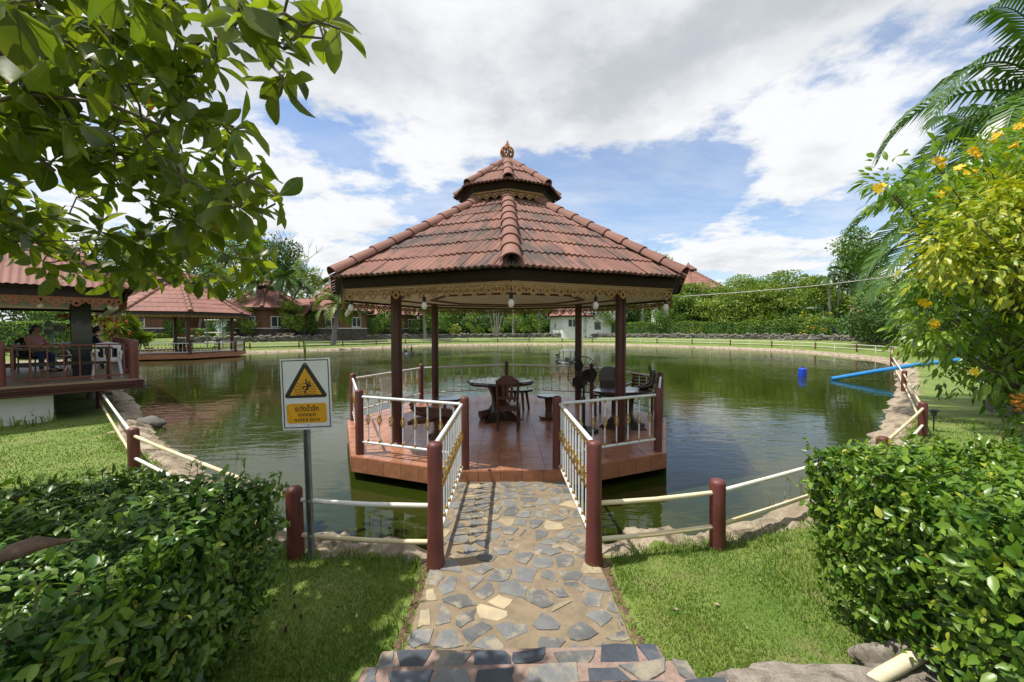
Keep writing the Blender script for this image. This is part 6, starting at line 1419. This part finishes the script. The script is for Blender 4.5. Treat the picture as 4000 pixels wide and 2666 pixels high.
for a in (('loose yellow green shrub breaking the line of the long hedge', 1650, 735, 776, 26, 50, 'tree_lime'), ('bright golden topped shrub beside the loose one', 1730, 733, 776, 30, 48, 'clipped_gold'), ('dense bush under the dark thicket tree', 1830, 728, 778, 40, 46, 'tree_mid', 24, 70), ('bush with yellow flowers beside the street lamp', 1872, 715, 778, 34, 44, 'tree_lime', 22, 70, .2, .9, 1.0, 'shrub', None, ('yellow_flower', 12, .1)),
          ('rounded bush at the corner of the long hedge', 1560, 725, 775, 30, 52, 'tree_mid', 22, 70), ('low loose bush on the wall under the pavilion', 1300, 745, 773, 22, 60, 'tree_light'), ('leafy bush between the two coconut trunks', 1345, 735, 773, 24, 60, 'tree_mid'), ('rounded lime bush near the round table line', 1140, 752, 773, 14, 62, 'clipped_gold')): S(*a)
for a in (('leafy screen tree before the annex window', 668, 690, 762, 24, 49, 'tree_light', 26, 70, .22), ('green shrub hiding the bungalow wall', 625, 712, 765, 22, 50, 'tree_mid', 22, 60, .2), ('yellow green shrub by the slim leaning palm', 560, 705, 768, 22, 47, 'tree_lime', 22, 60, .2), ('tall loose shrub under the far bungalow eaves', 805, 700, 770, 26, 55, 'tree_light', 24, 70, .22), ('dense shrub beside the coconut trunk on the terrace', 735, 708, 772, 24, 52, 'tree_mid', 24, 70, .22), ('dark shrub behind the pipe rack', 505, 715, 772, 26, 46, 'tree_mid', 22, 60, .2), ('tall screen shrub before the white walled bungalow', 1322, 712, 772, 26, 62, 'tree_mid', 26, 80, .24), ('loose screen shrub before the white annex', 1400, 705, 772, 22, 60, 'tree_light', 24, 70, .24), ('leafy screen shrub beside the bungalow corner', 875, 712, 772, 24, 60, 'tree_mid', 24, 70, .24)): S(*a)
spiky('tall spiky yellow green dracaena behind the restaurant posts', 262, 705, 24, .1, 560, .8, 'clipped_gold'); spiky('low spiky bush with fine yellow green leaves beside the distant pavilion', 305, 752, 25, .1, 640, .65, 'tree_lime'); spiky('spiky bush beside the second dracaena', 268, 755, 26, .1, 560, .6, 'tree_lime')
# ------------------------------------------------------------------ the two clipped hedges beside the steps
def near_hedge(label, x0, x1, y0, y1, z0, z1, mats, n, inner_side, seed, lf=.058):
    t_ = thing('garden_hedge', label, 'hedge', ((x0 + x1) / 2, (y0 + y1) / 2, z0)); off = np.array(t_.location)
    w, d, h = x1 - x0, y1 - y0, z1 - z0; area = np.array([w * d, w * h * .8, w * h * .8, d * h, d * h]); f = rng.choice(5, n, p=area / area.sum())
    a, b_ = rng.random(n), rng.random(n); x, y, z = x0 + a * w, y0 + b_ * d, z0 + rng.random(n) ** .8 * h
    x = np.where(f == 3, x0, np.where(f == 4, x1, x)); y = np.where(f == 1, y0, np.where(f == 2, y1, y)); z = np.where(f == 0, z1, z)
    nr = np.zeros((n, 3)); nr[f == 0, 2] = 1; nr[f == 1, 1] = -1; nr[f == 2, 1] = 1; nr[f == 3, 0] = -1; nr[f == 4, 0] = 1
    dep = np.abs(rng.normal(size=n)) * .085 - .03; lump = .075 * vn(x, y, 2.6, seed) + .05 * vn(y + z, x - z, 5.3, seed + 1) + .03 * vn(x + z, y - z, 11, seed + 2); pos = np.column_stack([x, y, z]) + nr * (lump - dep)[:, None]
    # the foot is drawn in, the top spreads
    k = np.clip((z1 - pos[:, 2]) / h, 0, 1); cx = x0 if inner_side < 0 else x1
    pos[:, 0] += -inner_side * (.20 * k ** 1.4) * np.exp(-np.abs(pos[:, 0] - cx) * 2.2)
    gap = vn(pos[:, 0] + pos[:, 2], pos[:, 1] - pos[:, 2], 8.5, seed + 4); thin = rng.random(n) < np.where(gap < -.38, .30, 1.0) * np.where((f != 0) & (pos[:, 2] < z0 + .22 * h), .35, 1.0); pos, nr, dep = pos[thin], nr[thin], dep[thin]; n = len(pos)
    ax = unit(np.cross(nr, rdir(n)) + nr * rng.uniform(.05, .75, n)[:, None] + np.array([0, 0, .12])); ln = unit(nr * 1.0 + rdir(n) * .55 + np.array([0, 0, .35]))
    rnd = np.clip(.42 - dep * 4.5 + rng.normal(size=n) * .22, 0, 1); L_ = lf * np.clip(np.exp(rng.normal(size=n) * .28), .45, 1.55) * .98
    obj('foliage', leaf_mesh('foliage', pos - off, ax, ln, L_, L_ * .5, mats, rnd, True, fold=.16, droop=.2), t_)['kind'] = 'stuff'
    sp_ = rng.integers(0, n, 800); tp = []                # young shoots standing proud of the clipped face
    P0 = pos[sp_]; gr = unit(nr[sp_] * .8 + np.array([0, 0, .6]) + rdir(len(sp_)) * .35); q, axs, nn_ = [], [], []
    m = MB()
    for j in range(len(sp_)):
        l = rng.uniform(.03, .10) + .14 * rng.random() ** 5; m.tube([Vector(P0[j] - off), Vector(P0[j] + gr[j] * l - off)], [.0022, .0012], 3, caps=False)
        for s in range(5): dv = unit(rdir(1)[0] + gr[j] * .7); q.append(P0[j] + gr[j] * l * (.4 + .15 * s)); axs.append(dv); nn_.append(gr[j])
    L2 = lf * rng.uniform(.45, .95, len(q)); obj('young_shoots', leaf_mesh('young_shoots', np.array(q) - off, np.array(axs), np.array(nn_), L2, L2 * .48, mats, rng.uniform(.6, 1, len(q)), True), t_)['kind'] = 'stuff'
    rr = random.Random(seed)
    for i in range(16):
        bx_, by_ = rr.uniform(x0 + .3, x1 - .3) if i > 3 else cx - inner_side * rr.uniform(.28, .4), rr.uniform(y0 + .2, y1 - .15)
        b0 = Vector((bx_, by_, z0 - .05)) - Vector(off)
        for k in range(4):
            e = b0 + Vector((rr.uniform(-.25, .25), rr.uniform(-.25, .25), h * rr.uniform(.6, .95))); mid = (b0 + e) / 2 + Vector((rr.uniform(-.08, .08), rr.uniform(-.08, .08), 0)); m.tube([b0, mid, e], [.014, .010, .004], 6)
    m.build('stems', 'twig', t_, smooth=60)['kind'] = 'stuff'
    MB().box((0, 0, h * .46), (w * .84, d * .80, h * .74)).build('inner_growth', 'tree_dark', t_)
    return t_
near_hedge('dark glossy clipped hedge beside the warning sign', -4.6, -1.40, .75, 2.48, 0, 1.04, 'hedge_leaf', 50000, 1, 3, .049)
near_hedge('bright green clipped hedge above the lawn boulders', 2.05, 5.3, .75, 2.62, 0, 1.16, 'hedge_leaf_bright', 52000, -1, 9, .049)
# dried brown pod lying on the hedge, pole in the rocks
a = P(-20, 1290, 1.25); b_ = P(180, 1240, 1.42)
m = MB(); m.tube([a, a.lerp(b_, .25) + up * .012, a.lerp(b_, .5) + up * .022, a.lerp(b_, .75) + up * .01, b_], [.022, .046, .044, .018, .003], 12, sq=.5)
tag(m.build('palm_spathe', 'dry_leaf', smooth=60), 'large dried brown palm spathe resting on the dark hedge', 'dried leaf')
a, b_ = G(1960, 1590, .12), G(2120, 1500, .22); tag(MB().tube([a + (a - b_) * .5, a, b_, b_ + (b_ - a) * 1.2], .035, 12).build('bamboo_pole', 'cream_pipe', smooth=50), 'cream pole lying under the bright hedge behind the boulders', 'pole')

# ------------------------------------------------------------------ overhanging broad leaved tree
POLY = [(-60, -60), (790, -60), (795, 50), (760, 150), (650, 190), (640, 280), (560, 330), (600, 380), (660, 410), (660, 470), (620, 515), (635, 585), (550, 640), (430, 670), (330, 640), (200, 660), (120, 640), (60, 575), (-60, 590)]
TB = Vector((-5.6, 2.6, 0)); tree = thing('broadleaf_tree', 'spreading tree with large leathery leaves hanging over the dark hedge', 'tree', TB)
tips = []; N1 = 0
while N1 < 205:
    u, v = rng.uniform(-60, 840), rng.uniform(-60, 690)
    if not in_poly(np.array([u]), np.array([v]), POLY)[0]: continue
    dens_ = 1.0 if u < 560 else .62
    if rng.random() > dens_: continue
    if v < 330 and rng.random() < .22: continue
    if 40 < u < 330 and 320 < v < 520 and rng.random() < .55: continue      # thin spot where sky shows
    d = 1.18 + rng.random() * .3 if (u > 540 and v < 260) else 1.30 + 1.7 * max(0, v) / 680 + .35 * max(0, u) / 840 + rng.random() * (1.2 if u < 600 else .6); p_ = rays(np.array([u]), np.array([v]), np.array([d]))[0]
    small = p_[0] + .42 * p_[2] > -.8 and p_[1] > 1.9
    if small: p_ = rays(np.array([u]), np.array([v]), np.array([1.5 + rng.random() * .38]))[0]
    if all(np.linalg.norm(p_ - t[0]) > (.15 if not small else .10) for t in tips): tips.append((p_, True, .62 if small else 1.0)); N1 += 1
c0, r0_ = np.array([-4.0, 1.9, 4.2]), np.array([3.3, 2.7, 1.7]); N2 = 0
while N2 < 165:
    p_ = c0 + rdir(1)[0] * rng.random() ** .4 * r0_; u, v, d = [q[0] for q in to_px(p_[None])]
    if d > .1 and -40 < u < 2390 and -40 < v < 1600 and not in_poly(np.array([u]), np.array([v]), POLY)[0]: continue
    if p_[0] + .42 * p_[2] > -.75 or np.linalg.norm(p_ - np.array([0, 0, CZ])) < 1.1 or (d > .1 and -100 < u < 840 and v > -100): continue
    tips.append((p_, False, 1.0)); N2 += 1
fork = np.array([-5.2, 2.5, 2.5]); nodes = [(fork, np.array([.2, 0, 1.0]), .11)]
limb_ends = [np.array(q) for q in ((-3.4, 2.2, 3.0), (-4.2, 1.2, 3.6), (-4.6, 3.4, 3.9), (-2.6, 2.4, 2.9), (-3.0, 1.5, 3.3), (-2.2, 1.7, 3.2), (-1.7, 2.6, 2.75), (-1.3, 1.8, 3.25))]
bm_ = MB(); bm_.tube([(-.0, 0, 0), (.08, .03, .8), (.2, -.05, 1.7), Vector(fork - np.array(TB))], [.20, .16, .14, .12], 12)
bm_.build('trunk', 'bark', tree, smooth=60)
def add_branch(m, a, b_, ra, rb, sag=.05):
    a, b_ = np.asarray(a), np.asarray(b_); L_ = np.linalg.norm(b_ - a); w1 = rng.normal(size=3) * L_ * .07; w2 = rng.normal(size=3) * L_ * .07; K = max(3, int(L_ / .14)); pts = []
    for i in range(K + 1):
        t = i / K; pts.append(Vector(a + (b_ - a) * t + w1 * sin(pi * t) + w2 * sin(2 * pi * t) - np.array([0, 0, sag * L_ * sin(pi * t)]) - np.array(TB)))
    m.tube(pts, [ra + (rb - ra) * i / K for i in range(K + 1)], 7); return [np.array(q) + np.array(TB) for q in pts]
skel = [fork]; srad = [.11]
lm = MB()
for e in limb_ends:
    i = min(range(len(skel)), key=lambda k: np.linalg.norm(skel[k] - e) + (.0 if k else .3)); pts = add_branch(lm, skel[i], e, srad[i] * .7, .012, -.03); L_ = len(pts)
    for k, q in enumerate(pts[1:]): skel.append(q); srad.append(max(.012, srad[i] * .7 * (1 - (k + 1) / L_)))
order = sorted(range(len(tips)), key=lambda k: np.linalg.norm(tips[k][0] - fork)); tipdir = {}
for k in order:
    e = tips[k][0]; df = np.linalg.norm(e - fork); i = min(range(len(skel)), key=lambda j: np.linalg.norm(skel[j] - e) + .35 * max(0, np.linalg.norm(skel[j] - fork) - df * .97))
    pts = add_branch(lm, skel[i], e, min(.011, max(.0055, srad[i] * .5)), .0042, .06); tipdir[k] = unit(pts[-1] - pts[-2])
    for q in pts[2:-1:2]: skel.append(q); srad.append(.007)
lm.build('branches', 'twig', tree, smooth=60)
def big_leaf_template(curl, wide=.40, rib=True):
    W = [.03, .18, .34, .46, wide * 1.28, .46, .30, .02]; m = MB(); K = len(W)
    for i, w in enumerate(W):
        t = i / (K - 1); z = -curl * t * t
        for s in (-1, 0, 1): m.v.append((s * w * .5 * (wide / .40), .10 + .9 * t, z + (abs(s) * w * .22 - .0)))
    for i in range(K - 1):
        for s in range(2): a = i * 3 + s; m.f.append((a, a + 1, a + 4, a + 3)); m.m.append(0)
    o = len(m.v)
    for i in range(K):
        t = i / (K - 1); z = -curl * t * t - .004; rw = .012 * (1 - t * .8)
        for s in (-1, 1): m.v.append((s * rw, .10 + .9 * t, z))
    for i in range(K - 1): m.f.append((o + i * 2, o + i * 2 + 1, o + i * 2 + 3, o + i * 2 + 2)); m.m.append(1)
    o = len(m.v); m.tube([(0, 0, .0), (0, .105, -.003)], .010, 4, 1); return m
TPL = [big_leaf_template(.10), big_leaf_template(.28, .36), big_leaf_template(-.06, .44), big_leaf_template(.45, .34)]
TM = [[t.mesh('leaf', [mt, 'leaf_rib'], 60) for t in TPL] for mt in ('big_leaf_single', 'big_leaf_orange')]
LV = []
for k, (e, vis, szf) in enumerate(tips):
    td = tipdir[k]; nl = rng.integers(6, 10) if vis else 7; ph = rng.random() * 6.3
    s1 = unit(np.cross(td, np.array([.3, .2, 1]))); s2 = np.cross(td, s1)
    for j in range(nl):
        a = ph + j * 2.399; el = rng.uniform(-.15, .75); d = unit((s1 * cos(a) + s2 * sin(a)) * cos(el) + td * sin(el) + np.array([0, 0, -.22])); nrm = unit(td * .55 + np.array([0, 0, .75]) + rdir(1)[0] * .45); L_ = rng.uniform(.14, .235) * ((.68 if e[1] < 1.5 and e[0] > -1.2 and szf == 1 else szf) if vis else 1.25)
        x = np.cross(d, nrm); x = x / max(1e-6, np.linalg.norm(x)); z = np.cross(x, d); LV.append((e - td * .02 * j, x, d, z, L_, vis))
pos = np.array([l[0] for l in LV]); u, v, d = to_px(pos); show = np.array([l[4] for l in LV]) / np.maximum(d, .3) * ((u > -60) & (u < 900) & (v > -60) & (v < 760) & (d > .2)); top300 = set(np.argsort(-show)[:300].tolist())
Vb, Fb3, mi3, rn3 = [], [], [], []; o = 0; tv = [np.array(t.v) for t in TPL]; tq = [[f for f in t.f if len(f) == 4] for t in TPL]
quads, mids, rnds = [], [], []
for i, (p_, x, y, z, L_, vis) in enumerate(LV):
    k = int(rng.choice(4, p=[.4, .25, .22, .13])); M_ = np.stack([x, y, z], 1)
    if i in top300:
        me = TM[1 if (rng.random() < .05 and d[i] > 2.3) else 0][k]; o_ = obj('leaf', me, tree); Mx = Matrix(((M_ * L_).tolist())).to_4x4(); Mx.translation = Vector(p_) - TB; o_.matrix_local = Mx
    else:
        q = TPL[k]; VV = tv[k] @ (M_ * L_).T + (p_ - np.array(TB)); Vb.append(VV); r = rng.random()
        for f_, m_ in zip(q.f, q.m):
            if len(f_) == 4: quads.append([a + o for a in f_]); mids.append(m_); rnds.append(r)
        o += len(VV)
ob = obj('leaves', fast_mesh('leaves', np.concatenate(Vb), np.array(quads), ['big_leaf', 'leaf_rib'], rnds, True, mids), tree); ob['kind'] = 'stuff'

# ------------------------------------------------------------------ flowering and golden shrubs, and the palms behind them
def tall_shrub(label, poly, dmin, dmax, base, n_cl, per, lf, mats, rad, name='flowering_shrub', flowers=(), lean=.4, aspect=.36, density=None):
    t_ = thing(name, label, 'shrub', base); cs = []
    us, vs_ = [q[0] for q in poly], [q[1] for q in poly]
    while len(cs) < n_cl:
        u, v = rng.uniform(min(us), max(us)), rng.uniform(min(vs_), max(vs_))
        if in_poly(np.array([u]), np.array([v]), poly)[0]: cs.append(rays(np.array([u]), np.array([v]), np.array([rng.uniform(dmin, dmax)]))[0])
    cs = np.array(cs); k = len(cs); n = k * per; c = np.repeat(cs, per, 0); d = rdir(n); pos = c + d * (rad * rng.random(n) ** .5)[:, None]
    out = unit(c - np.array(cs.mean(0))); ax = unit(d * .7 + out * .35 + np.array([0, 0, -.25])); nr = unit(rdir(n) * .5 + np.array([0, 0, .8])); L_ = lf * rng.uniform(.6, 1.3, n)
    rnd = np.clip(np.repeat(rng.random(k), per) * .5 + rng.random(n) * .5, 0, 1); off = np.array(base)
    obj('foliage', leaf_mesh('foliage', pos - off, ax, nr, L_, L_ * aspect, mats, rnd, True, fold=.12, droop=.3), t_)['kind'] = 'stuff'
    m = MB(); b0 = Vector((0, 0, 0))
    for i in range(0, k, 2):
        e = Vector(cs[i] - off); s0 = Vector((random.uniform(-.25, .25), random.uniform(-.2, .2), 0)); m.tube([s0, e * .45 + Vector((random.uniform(-.1, .1), random.uniform(-.1, .1), .25)), e], [.020, .012, .004], 5)
    m.build('stems', 'twig', t_, smooth=60)['kind'] = 'stuff'; return t_, cs
tec = [(2085, 650), (2060, 720), (2085, 770), (2150, 800), (2150, 860), (2215, 905), (2290, 900), (2330, 1000), (2500, 1000), (2700, 700), (2700, 250), (2353, 215), (2300, 330), (2200, 350), (2130, 380), (2030, 410), (1995, 440), (2010, 465), (2120, 470), (2110, 560), (2160, 600)]
fb = Vector((7.3, 4.3, 0)); ts, cs = tall_shrub('tall green shrub with pointed leaves and yellow trumpet flowers', tec, 2.9, 4.6, fb, 400, 30, .092, 'tecoma_leaf', .20)
fl = MB().lathe([(.004, 0), (.006, .02), (.014, .035), (.017, .055)], 10)
for j in range(5):
    a = j * 2 * pi / 5; fl.add([(.017 * cos(a - .55), .017 * sin(a - .55), .055), (.017 * cos(a + .55), .017 * sin(a + .55), .055), (.036 * cos(a + .45), .036 * sin(a + .45), .060), (.040 * cos(a), .040 * sin(a), .056), (.036 * cos(a - .45), .036 * sin(a - .45), .060)], [(0, 1, 2, 3, 4)])
fl = fl.mesh('flower', 'yellow_flower', 50); rr = random.Random(2)
for u, v, d in ((2150, 372, 3.0), (2156, 380, 3.05), (2240, 345, 3.0), (2232, 356, 3.0), (2270, 322, 3.1), (2285, 318, 3.1), (2012, 432, 3.2), (2020, 438, 3.2), (2138, 742, 2.85), (2142, 750, 2.85), (2225, 853, 2.8), (2335, 300, 3.0), (2348, 282, 3.0), (2120, 690, 2.85), (2205, 395, 3.0), (2225, 395, 3.0), (2150, 452, 3.0), (2320, 340, 2.9), (2105, 690, 3.0)):
    for k in range(2):
        q = P(u + rr.uniform(-4, 4), v + rr.uniform(-4, 4), d + rr.uniform(-.03, .03)); o_ = obj('flower', fl, ts, q - fb); o_.rotation_euler = (rr.uniform(.9, 2.2), rr.uniform(-.6, .6), rr.uniform(-1.2, 1.2)); o_.scale = (.75,) * 3
bb = MB()
for k in range(26): q = P(rr.uniform(2322, 2352), rr.uniform(905, 945), 2.75 + rr.uniform(-.05, .05)) - fb; bb.ico(q, .011, 1)
bb.build('berries', 'orange_berry', ts, smooth=60)
gold = [(2140, 610), (2120, 575), (2150, 535), (2200, 490), (2250, 455), (2310, 425), (2353, 400), (2720, 380), (2720, 700), (2353, 690), (2290, 660), (2240, 630), (2180, 625)]
tall_shrub('golden leaved shrub with bright yellow new growth', gold, 2.5, 3.8, Vector((6.6, 3.3, 0)), 300, 40, .066, 'gold_leaf', .19, 'golden_shrub', aspect=.44)
random.seed(21)
pb = Vector((11.2, 8.6, .1)); palm('big feather palm with arching fronds behind the flowering shrub', pb, (11.0, 8.3, 4.3), 15, 3.5, 38, .85, .095, 'palm_leaf', 1.9, .20, dirs=[pi * q for q in (1.0, 1.12, .88, 1.22, .95, 1.07, .75, 1.35, .6, 1.5, .3, 0, 1.7, 1.02, 1.15)], elev=[.95, .55, .35, .25, .12, 1.2, .8, .9, .6, .5, .6, .7, .7, -.05, -.15], hang=.55, bark='bark')
pb = Vector((9.3, 6.6, .1)); palm('taller feather palm with dark drooping fronds', pb, (9.2, 6.4, 5.6), 13, 2.9, 36, .62, .075, 'palm_leaf', 2.3, .17, dirs=[pi * q for q in (1.0, 1.1, .9, 1.2, .8, 1.05, .6, 1.4, .3, 0, 1.7, .97, 1.3)], elev=[.9, .45, .3, .6, .8, 1.2, .5, .6, .5, .6, .7, .0, .15], hang=.6, bark='bark')
# withered fronds hanging under the palm crown
pb = Vector((13.2, 9.9, .1)); palm('old palm with a skirt of withered hanging fronds', pb, (13.1, 9.9, 3.4), 10, 2.6, 26, .6, .09, 'coconut_leaf', 2.2, .22, dirs=[pi * q for q in (1.0, 1.15, .85, 1.3, .7, 1.05, .95, 1.1, .9, 1.2)], elev=[.3, .1, .2, .3, .4, .6, .5, -.3, -.3, -.2], dead=2, hang=.5, bark='bark')

# ------------------------------------------------------------------ lawn grass
def grass(name, N_, rmin, rmax, hmin, hmax, amin, amax, sdmin=.40, wmul=1.0):
    r = rmin * (rmax / rmin) ** rng.random(N_); a = rng.uniform(amin, amax, N_); x, y = r * np.sin(a), r * np.cos(a)
    near = SH[(SH[:, 1] < 16)]; no = OUT[(SH[:, 1] < 16)]; sd = np.empty(N_)
    for i in range(0, N_, 20000):
        dd = (x[i:i + 20000, None] - near[None, ::2, 0]) ** 2 + (y[i:i + 20000, None] - near[None, ::2, 1]) ** 2; j = dd.argmin(1) * 2; sd[i:i + 20000] = (x[i:i + 20000] - near[j, 0]) * no[j, 0] + (y[i:i + 20000] - near[j, 1]) * no[j, 1]
    edge = .06 * vn(x, y, 9, 3); ok = (sd > sdmin + edge) & ~((x > PX0 - .10 - .04 * vn(y, x, 4)) & (x < PX1 + .10 + .04 * vn(y, x, 5)) & (y < 4.5)) & ~((x > -.86) & (x < 1.06) & (y < 2.28)) & (y > 1.45)
    x, y, r, sd = x[ok], y[ok], r[ok], sd[ok]; n = len(x); h = rng.uniform(hmin, hmax, n) * (1 + .3 * vn(x, y, 1.3, 6)) * np.where(sd < .62, 1.5, 1); w = (.0011 + .00050 * r) * wmul * rng.uniform(.7, 1.3, n)
    a = rng.uniform(0, 2 * pi, n); ln = rng.uniform(.1, .9, n) * h; la = rng.uniform(0, 2 * pi, n); b0 = np.column_stack([x, y, np.full(n, -.004)]); sx = np.column_stack([np.cos(a) * w, np.sin(a) * w, np.zeros(n)]); mid = b0 + np.column_stack([np.cos(la) * ln * .3, np.sin(la) * ln * .3, h * .62]); tip = b0 + np.column_stack([np.cos(la) * ln, np.sin(la) * ln, h])
    V = np.stack([b0 - sx, b0 + sx, mid + sx * .7, mid - sx * .7, tip], 1).reshape(-1, 3); o = (np.arange(n) * 5)[:, None, None]; Fq = (np.array([[0, 1, 2], [0, 2, 3], [3, 2, 4]])[None] + o).reshape(-1, 3)
    rnd = np.clip(.38 + .30 * vn(x, y, .9, 2) + .16 * vn(x, y, 3.3, 7) + rng.normal(size=n) * .24, 0, 1); return fast_mesh(name, V, Fq, 'grass', np.repeat(rnd, 3))
tag(obj('grass', grass('grass', 415000, 1.75, 13, .016, .036, -1.2, 1.15)), 'short green lawn grass on the near banks', 'grass', kind='stuff')
# taller tufts at posts, bank edge and wall foot, sparse reeds in the shallows
def tufts(spots, n, h, mats, spread, w=.006):
    b0, tp, md, sx, rn = [], [], [], [], []
    for (x, y, z, k) in spots:
        for i in range(int(n * k)):
            a = rng.uniform(0, 6.28); s = abs(rng.normal()) * spread; hh = h * rng.uniform(.4, 1.2); l = hh * rng.uniform(.1, .75); d = np.array([cos(a), sin(a), 0]); p0 = np.array([x, y, z]) + d * s; b0.append(p0); md.append(p0 + d * l * .3 + [0, 0, hh * .65]); tp.append(p0 + d * l + [0, 0, hh * rng.uniform(.6, 1)]); sx.append(np.array([-d[1], d[0], 0]) * w); rn.append(rng.random())
    b0, tp, md, sx = map(np.array, (b0, tp, md, sx)); V = np.stack([b0 - sx, b0 + sx, md + sx * .8, md - sx * .8, tp], 1).reshape(-1, 3); Fq = (np.array([[0, 1, 2], [0, 2, 3], [3, 2, 4]])[None] + (np.arange(len(b0)) * 5)[:, None, None]).reshape(-1, 3); return fast_mesh('tufts', V, Fq, mats, np.repeat(rn, 3))
sp = [(*q[:2], 0, 1) for q in (L1, L2, R1, R2)] + [(-.72, 3.30, 0, 1.4), (-.75, 3.18, 0, 1)] + [(-.66 + .03 * sin(i), 2.3 + i * .09, 0, .35) for i in range(11)] + [(.86 + .03 * sin(i * 2), 2.3 + i * .09, 0, .35) for i in range(11)]
sp += [(x, y, 0, .5) for x, y in [tuple((SH + OUT * rng.uniform(.40, .55))[i]) for i in range(NS) if SH[i][1] < 9 and abs(SH[i][0] - .1) > 1.0 and rng.random() < .45]]
tag(obj('grass_tufts', tufts(sp, 26, .085, 'grass', .055, .0035)), 'longer grass tufts along the bank edge and fence posts', 'grass', kind='stuff')
wf = [(q.x, q.y, 0, 1) for q in [in_deck(-1.5 - t * .22, .0 + rng.uniform(-.2, .22)) for t in range(26)]]
tag(obj('long_grass', tufts(wf, 12, .30, 'grass', .10, .012)), 'long grass growing at the foot of the stained white wall', 'grass', kind='stuff')
rs = [(q.x, q.y, WZ, rng.uniform(.4, 1.2)) for q in [G(u, v, WZ) for u, v in [(rng.uniform(360, 560), rng.uniform(900, 1050)) for _ in range(26)]] if True]
rs = [q for q in rs if ((q[0] - SH[:, 0]) ** 2 + (q[1] - SH[:, 1]) ** 2).min() < 3.2] + [(*(G(u, v, WZ)[:2]), WZ, .8) for u, v in ((1800, 1150), (1830, 1120), (1850, 1135), (1780, 1165), (2010, 985), (2020, 1000), (840, 1262), (855, 1258), (1860, 1100))]
tag(obj('reeds', tufts(rs, 7, .20, 'reed', .22, .0035)), 'sparse thin reeds standing in the shallow water', 'reeds', kind='stuff')
# fallen leaves and small stones
for u, v in ((672, 1368), (678, 1400), (655, 1458), (688, 1412)):
    q = G(u, v, .03); m = MB(); L_ = .055
    m.add([(0, 0, 0), (.4 * L_, .22 * L_, .10 * L_), (L_, 0, .25 * L_), (.4 * L_, -.22 * L_, .12 * L_), (.5 * L_, 0, -.02)], [(0, 4, 1), (1, 4, 2), (0, 3, 4), (3, 2, 4)]); o_ = m.build('fallen_leaf', 'dry_leaf', loc=q); o_.rotation_euler = (random.uniform(-.3, .3), random.uniform(-.3, .3), random.uniform(0, 6)); tag(o_, 'curled brown dead leaf lying on the lawn near the sign', 'fallen leaf', 'dead leaves on the lawn')
rk = G(585, 1668 / 1.7, WZ)
o_ = MB().ico((0, 0, 0), .24, 3, .2, (1.3, .8, .6), seed=5).build('bank_stone', 'wall_stone', smooth=50, loc=G(340, 975, -.10)); tag(o_, 'angular grey stone lying at the water edge by the fence', 'stone')
# bare soil along the path edges, litter on the lawn
for sx in (-1, 1):
    m = MB(); rr = random.Random(40 + sx)
    for i in range(70):
        y = 2.3 + i * .0155 + rr.uniform(-.01, .01); m.ico(((PX0 - .035 if sx < 0 else PX1 + .035) + rr.gauss(0, .018), y, -.002), rr.uniform(.012, .030), 1, .2, (1, 1.2, .6), seed=i)
    o_ = m.build('soil_edge', 'soil'); tag(o_, 'crumbly brown soil strip beside the path below the %s' % ('warning sign' if sx < 0 else 'bright hedge'), 'soil', kind='stuff')
for i, (u, v) in enumerate(((1745, 1330), (1795, 1310), (1850, 1425), (1905, 1390), (1640, 1385), (1720, 1445), (1600, 1440), (1560, 1400), (1880, 1300), (770, 1395), (820, 1420), (745, 1470), (800, 1350))):
    q = G(u, v, .028); L_ = random.uniform(.02, .045); m = MB(); m.add([(0, 0, 0), (.4 * L_, .26 * L_, .10 * L_), (L_, 0, .25 * L_), (.4 * L_, -.26 * L_, .12 * L_), (.5 * L_, 0, -.1 * L_)], [(0, 4, 1), (1, 4, 2), (0, 3, 4), (3, 2, 4)]); o_ = m.build('fallen_leaf', random.choice(['dry_leaf', 'big_leaf_orange', 'sandstone']), loc=q); o_.rotation_euler = (random.uniform(-.3, .3), random.uniform(-.3, .3), random.uniform(0, 6)); tag(o_, 'tiny dry leaf scrap lying in the grass beside the path', 'fallen leaf', 'leaf scraps on the lawn')
# young water grass growing behind the sign
q = SG.location; tag(obj('grass_plant', tufts([(q.x + pc.x, q.y + pc.y + .004, q.z + pc.z + .285, 1)], 7, .26, 'grass', .012, .004)), 'wisp of grass sprouting above the warning sign', 'grass')
